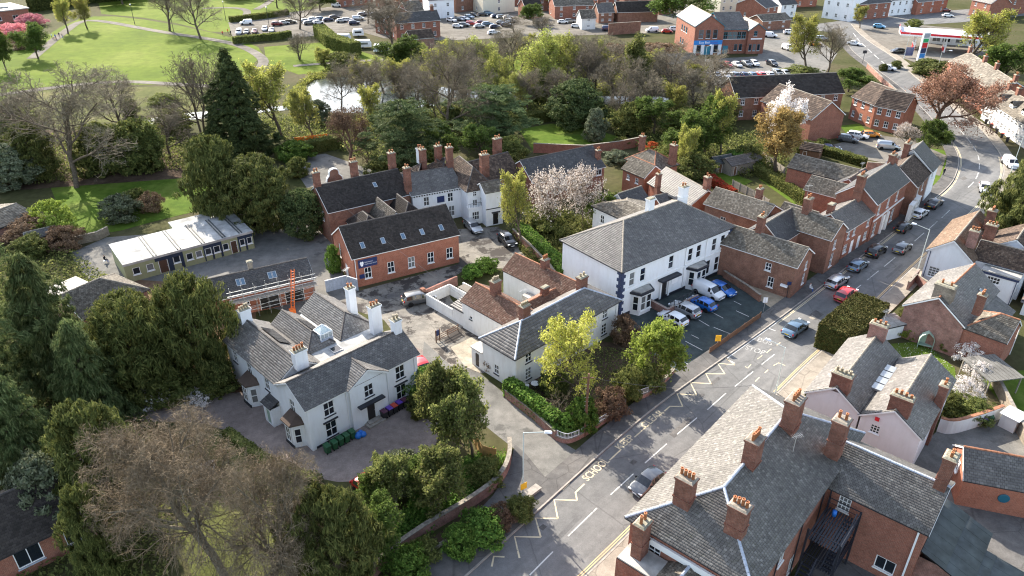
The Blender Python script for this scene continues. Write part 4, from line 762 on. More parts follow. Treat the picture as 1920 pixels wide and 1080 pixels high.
h.chimney(11.2, 6.1, 10.0, 12.6, 1.0, 0.8, 0, 'white_render', band=False, wallcap='mortar_cap'); h.chimney(18.2, 6.1, 9.8, 12.7, 1.2, 0.9, 2, 'white_render', band=True)
h.pipe(12.6, -0.1, 0.5, 7.1, 'white_trim'); h.pipe(17.0, -0.1, 0.5, 7.1, 'white_trim')
h.part_box('entrance_ramp', 5.6, -3.6, 0, 6.0, -0.3, 1.1, 'brick_old'); h.part_box('entrance_ramp', 6.0, -3.6, 0, 12.0, -3.3, 1.1, 'brick_old')
b = MB()
for k in range(7): b.bar((6.2 + k * 0.9, -3.45, 1.1), (6.2 + k * 0.9, -3.45, 2.0), 0.05)
b.bar((6.2, -3.45, 2.0), (11.6, -3.45, 2.0), 0.06); b.build('handrail', 'black_trim', h.o)
h.block((15.6, 11.6, 23.2, 21.8), 0, 4.9, 1.1, 'y1', {'L': wins([1.7], 2.6, 0.9, 1.4, 's22') + wins([5.0], 2.2, 0.6, 1.1, 's12')}, mat='tile_stone', slate=(0.4, 0.32))
h.block((23.4, 6.0, 26.0, 11.0), 0, 3.0, 1.2, 'y', None, mat='slate_dark'); h.block((20.2, 18.5, 25.2, 23.0), 0, 4.4, 1.8, 'x', None, mat='slate_dark')

# ------------------------------------------------------------------ brick school hall
h = House('school_hall', 'red brick hall with dark tiled roof and five skylights beside the school yard', 'building', (-22.48, 93.68), (-7.94, 101.78), wall='brick_orange', roof='tile_dark', ridge='ridge_dark', gutter='white_trim', slate=(0.3, 0.26))
h.block((0, 0, 16.5, 9.1), 0, 4.8, 3.0, 'x', {'F': [('w', x, 1.1, 1.05, 1.75, 's22') for x in (1.5, 5.0, 8.2, 11.3, 14.4)], 'L': [('w', 2.6, 2.3, 0.7, 2.2, 's12'), ('d', 5.0, 0.1, 1.0, 2.1, 'sign_white')]}, ov=0.2)
_v = (0, math.cos(math.atan2(3.0, 4.55)), math.sin(math.atan2(3.0, 4.55)))
for x in (2.0, 5.1, 8.2, 11.2, 14.3): h.skylight((x, 1.35, 4.8 + 1.35 * 3.0 / 4.55), (1, 0, 0), _v, 0.62, 1.05)
sg = h.part_box('school_sign', 0.7, -0.09, 3.0, 3.5, -0.003, 4.25, 'sign_navy')
def lettering(body, parent, loc, rz, size, mat, name='lettering', tilt=math.pi / 2, width=None):
    cu = bpy.data.curves.new(name, 'FONT'); cu.body = body; cu.size = size; cu.fill_mode = 'FRONT'
    tmp = bpy.data.objects.new(name, cu); COL.objects.link(tmp); dg = bpy.context.evaluated_depsgraph_get(); dg.update()
    me = bpy.data.meshes.new_from_object(tmp.evaluated_get(dg)); bpy.data.objects.remove(tmp)
    if width:
        xs = [v.co.x for v in me.vertices]; k = width / (max(xs) - min(xs))
        for v in me.vertices: v.co.x *= k
    me.materials.clear(); me.materials.append(M(mat)); o = link(name, me, parent, loc); o.rotation_euler = (tilt, 0, rz); return o
lettering("Haberdashers'", sg, (1.6, -0.10, 3.70), 0, 0.26, 'sign_white', width=1.25); lettering('Castle House School', sg, (1.6, -0.10, 3.38), 0, 0.26, 'sign_white', width=1.8)
b = MB(); b.poly([(0.9, -0.10, 3.75), (1.05, -0.10, 3.3), (1.2, -0.10, 3.2), (1.35, -0.10, 3.3), (1.5, -0.10, 3.75), (1.35, -0.10, 4.0), (1.2, -0.10, 3.9), (1.05, -0.10, 4.0)]); b.build('crest', 'sign_white', sg)
h.part_box('school_sign', 0.7, -0.08, 1.3, 1.45, -0.003, 1.95, 'sign_navy'); h.pipe(0.25, -0.1, 0, 4.7, 'white_trim')

# ------------------------------------------------------------------ brick schoolhouse and its white wing
h = House('schoolhouse', 'tall dark brick schoolhouse with steep brown tiled roof and brick chimneys behind the hall', 'house', (-26.31, 108.79), (-16.67, 115.00), wall='brick_brown', roof='tile_dark', ridge='ridge_dark', gutter='white_trim', slate=(0.3, 0.26))
h.block((-2.6, 0.5, 11.6, 10.0), 0, 5.6, 2.8, 'x', {'L': wins([2.0], 3.2, 1.0, 1.6) + wins([6.0], 3.2, 1.0, 1.6)}, ov=0.15)
h.block((0.3, -5.6, 4.2, 0.5), 0, 3.6, 1.7, 'yh', {'L': wins([2], 1.2, 1, 1.3)}); h.block((4.4, -6.2, 7.2, 0.5), 0, 4.2, 1.9, 'y', None, mat='tile_stone'); h.block((7.4, -5.4, 11.2, 0.5), 0, 4.0, 1.9, 'y0', None)
h.chimney(-2.3, 5.3, 7.0, 10.8, 1.0, 0.8, 2, 'brick_stack'); h.chimney(4.4, 6.2, 7.2, 11.0, 1.1, 0.9, 3, 'brick_stack'); h.chimney(11.2, 6.2, 7.2, 11.2, 1.1, 0.9, 2, 'brick_stack'); h.chimney(11.4, 0.9, 5.4, 10.2, 1.0, 0.9, 2, 'brick_stack')
h.skylight((6.6, 3.3, 5.6 + 2.8 * 2.8 / 4.75), (1, 0, 0), (0, 0.86, 0.5), 0.6, 1.0)
dg_ = [(0.7, 6.9), (0.85, 7.5), (1.25, 7.9), (1.3, 8.5), (1.55, 8.85), (2.1, 9.0), (2.65, 8.85), (2.9, 8.5), (2.95, 7.9), (3.35, 7.5), (3.5, 6.9)]
b = MB(); b.add([(x, y, z) for y in (9.6, 9.95) for x, z in dg_], [tuple(range(11)), tuple(range(21, 10, -1))] + [(k, k + 1, 12 + k, 11 + k) for k in range(10)]); dg1 = b.build('shaped_gable', 'brick_brown', h.o)
for (x0, z0), (x1, z1) in zip(dg_, dg_[1:]): MB().bar((x0, 9.78, z0 + .06), (x1, 9.78, z1 + .06), 0.5, 0.13).build('coping', 'white_trim', dg1)
h = House('white_school_wing', 'white painted school wing with dentilled eaves and a square gabled entrance tower', 'house', (-16.49, 115.00), (-8.69, 118.79), wall='white_render', roof='slate_mossy', ridge='ridge_dark', slate=(0.42, 0.3), gutter='white_trim')
h.block((0, 0, 8.6, 9), 0, 5.6, 2.0, 'x', {'F': wins([1.9, 6.2], 3.2, 1.0, 1.6) + wins([6.3], 0.5, 1.1, 1.9)}, ov=0.3)
for k in range(19): h.part_box('dentil', 0.2 + k * 0.45, -0.24, 5.12, 0.38 + k * 0.45, -0.003, 5.34, 'black_trim')
h.part_box('school_sign', 4.3, -0.08, 3.4, 5.6, -0.003, 4.5, 'sign_navy')
h.block((8.6, -3.0, 13.4, 9), 0, 6.0, 2.6, 'yh', {'F': wins([1.0], 4.7, 0.7, 0.9) + wins([0.9], 2.6, 0.9, 1.5)}, mat='tile_brown', hipd=3.0)
h.walls((8.4, -3.9, 10.8, -3.0), 0, 3.0, {'F': wins([0.6], 0.8, 1.3, 1.5, 's32')}); h.part_box('balcony', 8.3, -4.0, 3.0, 10.8, -3.01, 3.12, 'white_trim')
b = MB()
for k in range(9): b.bar((8.4 + k * 0.29, -3.92, 3.12), (8.4 + k * 0.29, -3.92, 3.85), 0.03)
b.bar((8.38, -3.92, 3.85), (10.75, -3.92, 3.85), 0.05); b.build('balcony_rail', 'black_trim', h.o)
h.block((10.8, -5.6, 13.9, -2.0), 0, 6.1, 1.1, 'x', {'F': [('d', 1.2, 0.1, 1.1, 2.1, 'dark_door')], 'L': wins([0.8], 3.0, 0.9, 1.5)}, mat='tile_stone', ov=0.25); h.part_box('string_course', 10.78, -5.66, 3.0, 13.92, -5.603, 3.15, 'black_trim'); h.part_box('door_hood', 11.8, -5.9, 2.3, 13.3, -5.603, 2.45, 'black_trim')
h.chimney(8.6, 4.6, 7.0, 11.2, 1.1, 0.9, 2, 'brick_stack'); h.chimney(13.2, 0.2, 6.6, 10.6, 1.4, 1.0, 3, 'brick_stack')
h = House('gabled_house', 'brown roofed house with curved gable and tall chimney stacks between the school and lawn', 'house', (-6.25, 120.91), (3.67, 128.46), wall='brick_red', roof='tile_brown', ridge='ridge_dark', slate=(0.34, 0.28), gutter='white_trim')
h.block((0, 0, 9.5, 7.5), 0, 5.0, 2.8, 'x', {'F': wins([2.0, 5.5], 2.6, 1.0, 1.3)}); h.block((-5.5, 3.0, 0.2, 10.5), 0, 5.6, 2.8, 'xh', {'F': wins([2], 3, 1, 1.3)}, mat='tile_brown'); h.block((-9.5, 4.5, -5.6, 11.5), 0, 5.2, 2.6, 'xh', None, wall='white_render')
h.chimney(8.6, 5.4, 6.2, 10.3, 1.5, 0.9, 3, 'brick_stack'); h.chimney(-5.4, 8.2, 6.5, 10.4, 1.0, 0.9, 2, 'brick_stack'); h.chimney(-2.6, 7.6, 7.0, 10.6, 1.1, 0.9, 2, 'brick_stack'); h.chimney(-4.6, 10.6, 7.0, 9.8, 0.9, 0.9, 2, 'white_render', band=False)
h = House('long_range', 'long low brick range with spotted dark slate roof beside the walled lawn', 'house', (3.74, 123.18), (17.06, 131.22), wall='brick_red', roof='slate_dark', ridge='ridge_dark', slate=(0.4, 0.3), gutter='white_trim')
h.block((0, 0, 15.6, 8.4), 0, 4.6, 2.7, 'x', {'F': wins([0.6, 6.0, 8.2, 12.0, 13.8], 3.1, 1.2, 1.1, 'c2')}, ov=0.2); h.chimney(15.2, 1.6, 4.8, 7.4, 0.8, 0.8, 2, 'brick_stack')

# ------------------------------------------------------------------ brick cottages behind the office
h = House('back_cottage', 'brick cottage with pale stone-tiled hipped roofs behind the blossoming garden', 'house', (20.2, 131.4), (23.9, 126.0), wall='brick_orange', roof='tile_stone', ridge='ridge_clay', slate=(0.34, 0.28))
h.block((0.6, 0, 6.2, 4.6), 0, 4.4, 1.7, 'x', {'F': wins([1.1, 3.4], 2.6, 0.8, 1.0)}); h.block((-2.5, 3.6, 5.0, 9.5), 0, 4.6, 2.0, 'xh', None); h.chimney(-1.6, 6.4, 5.8, 8.8, 1.0, 0.8, 2, 'brick_stack'); h.chimney(5.4, 7.6, 5.0, 8.8, 1.2, 0.9, 2, 'brick_stack')
h = House('back_cottage', 'brick cottage with grey slate roof and slim chimney just behind the white annex', 'house', (23.0, 124.0), (28.2, 112.8), wall='brick_orange', roof='slate_mid', ridge='ridge_stone', slate=(0.34, 0.28))
h.block((0, 1.5, 11.5, 8.5), 0, 4.0, 2.2, 'x', {'F': wins([9.5], 2.4, 0.6, 0.8, 's12')}); h.block((3.6, -0.9, 7.6, 1.5), 0, 3.0, 1.0, 'y', None); h.chimney(3.8, 0.6, 3.0, 7.2, 0.8, 0.7, 2, 'brick_stack'); h.chimney(11.0, 5.2, 5.6, 8.4, 1.0, 0.9, 2, 'brick_stack')

# ------------------------------------------------------------------ brick terrace up the street
TK = dict(gutter='white_trim', ridge='ridge_stone', slate=(0.28, 0.21))
h = House('terrace_house', 'brick corner house with plain side wall and mossy grey roof next to the alley', 'house', (38.99, 90.48), (43.07, 95.13), wall='brick_brown', roof='tile_stone', group='brick houses along the street', **TK)
h.block((0, 0, 5.6, 12.6), 0, 5.2, 1.8, 'y', {'F': wins([3.5], 3.2, 0.8, 1.3) + wins([3.4], 0.9, 0.9, 1.7), 'L': wins([8.3], 3.2, 0.9, 1.2) + wins([9.0], 0.8, 0.9, 1.6)}, ov=0.25)
h.part_box('corner_post_sign', -0.35, 0.6, 1.7, -0.02, 1.6, 2.0, 'sign_white'); h.chimney(3.2, 7.2, 6.2, 9.6, 1.1, 0.9, 2, 'brick_stack', band=True); h.block((0.4, 12.6, 5.0, 15.8), 0, 4.4, 1.3, 'y', None)
h = House('terrace_house', 'brick gable-fronted house with tall window between the corner house and the doorway terrace', 'house', (46.17, 97.60), (50.15, 101.59), wall='brick_brown', roof='tile_stone', group='brick houses along the street', **TK)
h.block((0, 0, 5.4, 8.0), 0, 5.9, 1.8, 'y', {'F': wins([1.6], 3.6, 0.9, 1.5) + wins([1.5], 0.7, 1.0, 2.2)}, ov=0.25); h.chimney(2.7, 5.4, 7.0, 10.0, 1.2, 1.0, 3, 'brick_stack')
h.block((-5.4, 4.8, 2.4, 10.6), 0, 5.4, 2.2, 'x', None, mat='slate_dark', ov=0.1); h.block((-0.6, 10.6, 5.6, 20.5), 0, 5.6, 1.7, 'y', {'L': wins([3], 3, .9, 1.2)}); h.chimney(3.4, 13.6, 6.4, 9.0, 1.0, 0.8, 2, 'brick_stack')
h = House('terrace_house', 'two-storey orange brick terrace with grey slates and white doors on the shaded pavement', 'house', (50.48, 102.29), (57.37, 108.76), wall='brick_red', roof='slate_mid', group='brick houses along the street', **TK)
h.block((0, 0, 9.4, 5.6), 0, 5.0, 1.9, 'x', {'F': wins([0.7, 2.6, 7.4], 3.3, 0.9, 1.2) + wins([0.4, 7.3], 1.0, 1.2, 1.4, 's33') + [('d', 2.8, 0.1, 1.0, 2.3, 'sign_white'), ('d', 5.2, 0.1, 1.0, 2.3, 'sign_white')]}, ov=0.2); h.chimney(0.9, 3.4, 5.8, 8.2, 1.1, 0.8, 0, 'brick_stack')
h.block((-0.4, 5.6, 3.4, 11.0), 0, 4.2, 1.6, 'y', {'F': wins([1.2], 3.0, 1.0, 0.9, 'c2')}, mat='tile_stone')
h = House('terrace_house', 'tall brick town house with white door surround, pilasters and dark slate roof', 'house', (57.34, 108.52), (67.02, 118.71), wall='brick_red', roof='slate_dark', group='brick houses along the street', **TK)
h.block((0, 0, 13.8, 6.4), 0, 6.8, 2.5, 'x', {'F': [('w', 1.2, 4.4, 1.0, 1.7, 's22'), ('w', 5.2, 4.4, 1.0, 1.7, 's22'), ('w', 9.2, 4.4, 1.0, 1.7, 's22'), ('w', 1.0, 0.7, 1.3, 2.3, 's23'), ('d', 4.9, 0.1, 1.5, 3.0, 'sign_white'), ('w', 8.8, 0.7, 1.3, 2.3, 's23')]}, ov=0.2)
h.part_box('string_course', 0.1, -0.14, 3.6, 13.7, -0.003, 3.85, 'white_trim'); h.part_box('door_surround', 4.3, -0.3, 0.1, 4.8, -0.003, 3.4, 'white_trim'); h.part_box('door_surround', 6.5, -0.3, 0.1, 7.0, -0.003, 3.4, 'white_trim')
h.chimney(-0.6, 3.0, 6.2, 11.0, 1.3, 1.1, 4, 'brick_stack', 'pot_clay'); h.chimney(13.2, 3.2, 8.2, 10.8, 1.2, 0.9, 3, 'brick_stack'); h.block((2.5, 6.4, 6.8, 12.5), 0, 5.2, 1.6, 'y', None, mat='tile_stone')
h = House('terrace_house', 'dark brick house with two white bay windows and white upper band at the bend', 'house', (68.76, 118.80), (76.98, 128.84), wall='brick_brown', roof='slate_dark', group='brick houses along the street', **TK)
h.block((0, 0, 14.0, 6.8), 0, 5.6, 2.6, 'x', {'F': wins([1.6, 4.6, 10.0], 3.4, 1.0, 1.4)}, ov=0.2, mat='tile_brown'); h.block((8.6, -0.15, 14.2, 7.2), 0, 6.0, 3.0, 'x', {'F': wins([1.5], 3.9, 1.2, 1.3)}, wall='white_render', ov=0.3); h.chimney(8.2, 4.6, 7.4, 10.2, 1.5, 0.9, 4, 'brick_stack'); h.chimney(0.6, 4.6, 7.4, 9.8, 1.1, 0.9, 3, 'brick_stack')
for x0 in (-2.6, 0.6):
    b = MB(); b.box(x0, -0.6, 0.1, x0 + 2.2, -0.02, 3.0); bw = b.build('bay', 'white_trim', h.o); h.part_box('bay_roof', x0 - 0.12, -0.72, 3.0, x0 + 2.32, -0.02, 3.15, 'white_trim', bw)
    for k in range(2):
        f, g = window_meshes(0.95, 1.9, 's12', 'white_trim', 'pane'); w = link('window', f, bw, (x0 + 0.12 + k * 1.0, -0.725, 0.8)); link('pane', g, w)
h = House('brick_barn', 'long brick barn with grey roof and one white window behind the terrace', 'building', (50.88, 130.91), (57.45, 124.62), wall='brick_red', roof='tile_stone', ridge='ridge_stone', gutter='black_trim', slate=(0.36, 0.3))
h.block((0, 0, 11.6, 5.6), 0, 4.6, 1.7, 'x', {'F': [('w', 4.4, 1.7, 1.1, 1.9, 's11')]}, ov=0.15); h.block((9.6, -1.8, 14.0, 5.2), 0, 4.5, 1.4, 'y', None, mat='slate_dark', ov=0.1); h.block((5.0, 5.6, 9.8, 9.2), 0, 3.4, 0.9, 'x', None, mat='tile_clay', gut=False)
h.block((5.2, -2.2, 8.4, 0), 0, 2.0, 0.5, 'x', None, mat='tile_brown', gut=False)

# ------------------------------------------------------------------ the large brick building in the near right corner
h = House('corner_building', 'large red brick building with weathered hipped slate roof and lead hips at bottom right', 'building', (24.03, 59.48), (9.45, 42.70), wall='brick_red', roof='slate_brown', ridge='lead', slate=(0.27, 0.21), gutter='black_trim')
h.block((0, 0, 22.2, 10.2), 0, 8.0, 2.7, 'xh', {'F': wins([2, 6, 10, 14, 18], 4.8, 1.1, 1.9) + wins([2, 6, 14, 18], 1.0, 1.2, 2.0), 'B': wins([2.2, 5.6], 4.9, 1.1, 1.9) + wins([2.2, 5.6, 9.0], 0.9, 1.1, 1.9), 'R': wins([1.8, 7.0], 4.8, 1.1, 1.9)}, hipd=4.9, ov=0.35)
for x, y, zt, w, d, n in ((6.6, 5.9, 13.6, 1.6, 1.2, 4), (13.2, 5.4, 13.3, 1.4, 1.1, 6), (19.6, 3.0, 12.2, 1.0, 1.4, 4), (19.6, 7.4, 12.2, 1.0, 1.4, 4), (5.4, 9.6, 12.6, 1.2, 1.2, 2)): h.chimney(x, y, 8.6, zt, w, d, n, 'brick_stack', poth=0.6, cap='ridge_stone', along='x' if w > d else 'y')
h.block((0.0, 10.2, 7.3, 18.2), 0, 6.9, 2.2, 'y', {'R': wins([1.2], 5.0, 1.0, 1.5, 's33') + wins([5.2], 0.9, 1.6, 1.4, 'c2'), 'B': wins([2.2], 3.0, 1.0, 1.4)}, ov=0.2, capmat='lead', slate=(0.27, 0.21)); h.chimney(3.65, 17.7, 8.2, 12.2, 1.3, 0.9, 2, 'brick_stack')
h.walls((-0.5, 18.2, 5.5, 21.5), 0, 2.6, None, mat='brick_old'); h.mono((-0.8, 18.4, 6.5, 22.0), 2.7, 4.2, 'B', 'felt_dark', slate=(1.2, 2.2)); h.mono((1.5, 22.2, 6.0, 25.0), 2.2, 2.7, 'B', 'felt_dark', slate=(1.2, 2.2)); h.walls((1.7, 22.2, 5.8, 24.8), 0, 2.2, None, mat='brick_old')
fe = MB()
for x, y in ((7.8, 10.8), (7.8, 13.4), (12.4, 10.8), (12.4, 13.4)): fe.bar((x, y, 0), (x, y, 6.2), 0.16)
for z in (2.6, 5.2):
    for k in range(12): fe.box(7.8, 10.75 + k * 0.23, z, 12.4, 10.90 + k * 0.23, z + 0.05)
    for p, q in (((7.8, 13.4), (12.4, 13.4)), ((7.8, 10.8), (7.8, 13.4)), ((12.4, 10.8), (12.4, 13.4))):
        fe.bar((p[0], p[1], z + 1.0), (q[0], q[1], z + 1.0), 0.06); fe.bar((p[0], p[1], z + 0.5), (q[0], q[1], z + 0.5), 0.04)
for (p, q) in (((12.4, 11.0, 2.6), (16.4, 11.0, 0.0)), ((12.4, 12.0, 2.6), (16.4, 12.0, 0.0)), ((8.2, 12.4, 5.2), (12.2, 12.4, 2.6)), ((8.2, 13.2, 5.2), (12.2, 13.2, 2.6)), ((8.2, 13.2, 6.2), (12.2, 13.2, 3.6)), ((12.4, 12.0, 3.6), (16.4, 12.0, 1.0))): fe.bar(p, q, 0.10, 0.2)
for k in range(13):
    t = (k + .5) / 13; fe.box(12.4 + 4 * t - .15, 11.0, 2.6 - 2.6 * t, 12.4 + 4 * t + .15, 12.0, 2.63 - 2.6 * t); fe.box(8.2 + 4 * t - .15, 12.4, 5.2 - 2.6 * t, 8.2 + 4 * t + .15, 13.2, 5.23 - 2.6 * t)
fe.build('fire_escape', 'black_trim', h.o)
for x in (8.0, 12.6, 17.4): h.pipe(x, 10.32, 0, 7.8, 'black_trim')
h.pipe(7.45, 10.7, 0, 6.7, 'black_trim'); h.part_box('soil_pipe', 7.36, 17.6, 0, 7.5, 17.74, 6.7, 'white_trim')
h.walls((22.2, 0.4, 24.6, 4.6), 0, 5.6, None); h.block((22.2, 3.0, 27.5, 8.0), 0, 5.2, 1.4, 'x', None, mat='tile_stone'); h.chimney(23.2, 1.6, 5.6, 9.3, 1.2, 0.9, 2, 'brick_stack', poth=0.7); h.part_box('white_fascia', 22.25, 1.0, 6.5, 22.45, 9.4, 7.1, 'white_trim'); h.flat((22.4, 0.5, 24.5, 4.5), 5.6, 'felt_grey')

# ------------------------------------------------------------------ pale pink house with twin roofs
h = House('twin_roof_house', 'pale pink rendered house with two parallel slate roofs and a lead valley', 'house', (39.34, 72.74), (30.99, 62.90), wall='pink_render', roof='slate_grey', ridge='ridge_stone', slate=(0.3, 0.24), gutter='white_trim')
h.block((-0.2, 0, 12.9, 5.4), 0, 4.9, 1.9, 'x', {'F': wins([2, 6, 10], 2.9, 1.0, 1.3) + wins([2, 6, 10], 0.6, 1.0, 1.5), 'L': wins([2], 2.9, .9, 1.2)}, ov=0.18)
h.block((0.6, 5.6, 13.0, 11.2), 0, 4.9, 1.9, 'x', {'R': wins([1.1], 3.3, 0.9, 1.0, 's33') + wins([0.6], 0.8, 0.7, 0.8, 's22'), 'B': wins([3, 8], 2.9, .9, 1.2), 'L': wins([2], 2.9, .9, 1.2)}, ov=0.18)
h.part_box('valley_gutter', 1.0, 5.25, 4.62, 13.0, 5.75, 4.9, 'lead'); h.part_box('alarm_box', 13.0, 6.9, 4.9, 13.12, 7.3, 5.3, 'sign_red')
b = MB()
for k in range(4): b.box(3.0 + k * 1.4, 5.0, 5.1, 4.2 + k * 1.4, 6.0, 5.35)
b.build('roof_vent', 'galvanised', h.o)
h.chimney(12.4, 2.9, 6.2, 8.4, 1.0, 1.9, 4, 'brick_stack', 'pot_buff', band=False, along='y'); h.chimney(12.4, 8.6, 6.2, 8.4, 1.0, 2.0, 4, 'brick_stack', 'pot_clay', band=False, along='y'); h.chimney(0.3, 2.7, 6.2, 8.4, 1.0, 1.8, 3, 'brick_old', band=False, along='y'); h.chimney(6.4, 11.1, 0.0, 7.6, 1.1, 0.8, 2, 'brick_stack', band=False)

# ------------------------------------------------------------------ houses on the right-hand edge
h = House('cottage', 'white gabled cottage with orange-brown tiles and blue trim on the right of the street', 'house', (70.59, 108.38), (60.14, 96.51), wall='white_render', roof='tile_rust', ridge='ridge_stone', slate=(0.26, 0.2), gutter='navy_trim', trim='white_trim')
h.block((2.0, 0, 15.6, 5.6), 0, 4.8, 2.2, 'x', {'R': wins([0.7], 0.7, 1.4, 1.6, 's34'), 'F': wins([4, 9], 2.9, 1, 1.1, 'c2')}, mat='tile_rust'); h.block((9.8, 5.6, 13.6, 12.0), 0, 4.6, 1.9, 'y', None, mat='tile_brown'); h.walls((13.4, 7.2, 15.6, 11.6), 0, 3.9, {'R': wins([0.8], 2.3, 1.6, 1.0, 's42')}); h.flat((13.4, 7.2, 15.6, 11.6), 3.9, 'felt_grey', ov=0.15); h.part_box('parapet', 13.3, 7.1, 3.5, 15.72, 11.7, 3.8, 'navy_trim')
h.block((2.5, 6.0, 9.4, 12.6), 0, 4.8, 2.2, 'x', None, mat='tile_brown'); h.chimney(13.9, 4.6, 6.0, 8.6, 0.9, 1.2, 3, 'brick_old', band=False, along='y'); h.chimney(10.6, 6.0, 5.4, 8.8, 1.0, 1.4, 3, 'brick_stack', along='y'); h.chimney(5.4, 4.9, 6.0, 9.0, 1.1, 1.1, 4, 'brick_stack')
h.skylight((10.6, 9.5, 5.7), (0, 1, 0), (0.7, 0, 0.7), 0.6, 0.8, 'sign_blue'); h.pipe(15.72, 0.3, 0, 4.6, 'navy_trim'); h.pipe(15.72, 11.5, 0, 3.6, 'navy_trim')
h.part_box('garden_wall', 15.7, -0.6, 0, 19.0, -0.3, 1.4, 'brick_old'); h.walls((9.0, 12.6, 13.8, 18.0), 0, 4.6, {'R': wins([1.5], 2.5, 1, 1.2, 's22')}); h.pitched((9.0, 12.6, 13.8, 18.0), 4.6, 2.0, 'x', mat='tile_brown')
h.block((14.6, 13.2, 17.6, 17.6), 0, 2.4, 1.6, 'xh', {'R': [('w', 1.6, 0.8, 0.8, 1.0, 's22')]}, mat='tile_brown')
h = House('brick_cottage', 'brown brick cottage with lichened slates, orange ridge tiles and a broad stone chimney', 'house', (59.23, 90.45), (50.04, 81.53), wall='brick_old', roof='slate_grey', ridge='ridge_clay', slate=(0.3, 0.24), gutter='black_trim')
h.block((0.8, 0, 13.2, 7.0), 0, 4.6, 2.5, 'x', {'F': wins([3, 8], 2.8, .9, 1.2), 'L': wins([3], 2.8, .9, 1.2)}, ov=0.2); h.block((7.6, 7.0, 13.0, 11.6), 0, 4.3, 1.9, 'y0', None, mat='tile_stone', wall='brick_red', ov=0.15); h.mono((2.0, 7.0, 7.4, 9.6), 3.0, 4.4, 'B', 'slate_mid'); h.walls((2.2, 7.0, 7.4, 9.4), 0, 2.9)
h.chimney(12.2, 3.6, 5.6, 8.6, 1.2, 2.2, 2, 'stone_wall', band=False, along='y'); h.chimney(11.2, 7.4, 5.6, 8.4, 0.8, 0.9, 3, 'brick_stack', band=False); h.skylight((4.6, 6.0, 5.4), (1, 0, 0), (0, -.8, .6), 0.5, 1.0); h.pipe(7.5, 11.65, 0, 4.0, 'white_trim')
h = House('outbuilding', 'orange brick outbuilding with grey slates and a round window behind the corner building', 'building', (42.19, 51.77), (48.38, 49.84), wall='brick_orange', roof='slate_mid', ridge='ridge_clay', slate=(0.34, 0.26))
h.block((0, 0, 9.5, 5.0), 0, 3.2, 1.8, 'x', {'L': wins([2.2], 2.2, 0.8, 1.2, 's33')}, ov=0.12)
b = MB(); b.lathe([(0.5, 0), (0.5, 0.06), (0.4, 0.08)], 16); w = b.build('round_window', 'teal_glass', h.o); w.location = (3.6, -0.002, 1.9); w.rotation_euler = (math.pi / 2, 0, 0)

# ------------------------------------------------------------------ school huts and sheds at the left
h = House('portable_classroom', 'flat-roofed sage green portable classroom with navy panels and pale felt roof', 'building', (-55.94, 95.10), (-40.86, 106.61), wall='sage_panel', roof='slate_grey', trim='white_trim')
b_ops = [('w', 1.0, 1.0, 1.0, 1.1, 's11'), ('w', 2.9, 1.0, 1.0, 1.1, 's11'), ('d', 4.6, 0.1, 1.3, 2.1, 'brown_door'), ('w', 6.7, 1.1, 1.0, 1.1, 's11'), ('w', 8.6, 1.0, 0.95, 1.1, 's11'), ('w', 10.0, 1.0, 0.95, 1.1, 's11'), ('w', 11.4, 1.0, 0.95, 1.1, 's11'), ('w', 12.7, 1.0, 0.95, 1.1, 's11'), ('w', 14.1, 1.0, 0.9, 1.1, 's11'), ('d', 15.3, 0.1, 1.0, 2.1, 'brown_door'), ('w', 16.75, 1.0, 0.8, 1.1, 's11'), ('w', 17.9, 1.0, 0.8, 1.1, 's11')]
h.walls((0, 0, 18.9, 8.3), 0, 2.9, {'F': b_ops, 'R': wins([2, 5], 1.0, .9, 1.1, 's11')}); h.flat((0, 0, 18.9, 8.3), 2.9, 'felt_pale', ov=0.12, th=0.16); h.flat((9.5, 8.5, 19.2, 11.8), 2.7, 'felt_pale', ov=0.05); h.walls((9.5, 8.5, 19.2, 11.8), 0, 2.7)
for x0, x1, z0, z1 in ((4.2, 8.2, 2.15, 2.85), (7.75, 8.2, 0.1, 2.15), (5.95, 6.65, 0.1, 2.15), (11.2, 14.0, 2.15, 2.85), (12.38, 12.66, 0.1, 2.15), (13.68, 14.0, 0.1, 2.15), (11.2, 11.38, 0.1, 2.15), (16.5, 18.85, 2.15, 2.85), (17.58, 17.87, 0.1, 2.15), (16.5, 16.72, 0.1, 2.15)): h.part_box('wall_panel', x0, -0.05, z0, x1, -0.004, z1, 'navy_panel')
for x in (4.1, 7.6, 11.1, 14.3, 16.9): h.part_box('roof_seam', x, 0.1, 3.065, x + 0.14, 8.2, 3.2, 'felt_dark'); h.part_box('roof_seam', x + 0.42, 0.1, 3.065, x + 0.56, 8.2, 3.2, 'felt_dark'); h.part_box('roof_walkway', x + 0.15, 0.1, 3.065, x + 0.41, 8.2, 3.09, 'felt_grey')
h.part_box('fascia', -0.14, -0.16, 2.72, 19.04, -0.125, 3.08, 'felt_grey')
h = House('scaffolded_workshop', 'low brick workshop with dark slate roof behind scaffolding', 'building', (-36.91, 86.00), (-26.90, 91.34), wall='brick_orange', roof='slate_dark', ridge='ridge_dark', slate=(0.36, 0.28), gutter='white_trim')
h.block((-3.0, 0, 10.5, 5.6), 0, 3.2, 1.7, 'x', {'F': [('d', 6.0, 0.05, 2.6, 2.5, 'dark_door'), ('d', 9.4, 0.05, 2.6, 2.5, 'dark_door'), ('w', 3.9, 1.4, 0.8, 0.9, 's22')]}, ov=0.2)
for x in (1.2, 5.4):
    for d in (-0.3, 0.3): h.skylight((x + d, 1.5, 3.2 + 1.5 * 1.7 / 2.8), (1, 0, 0), (0, .855, .52), 0.55, 1.1)
h.chimney(3.0, 3.2, 4.4, 6.2, 0.6, 0.6, 0, 'ridge_stone', band=False)
sc = thing('scaffolding', 'galvanised scaffolding with boards along the brick workshop front', 'scaffold', h.A, h.rz)
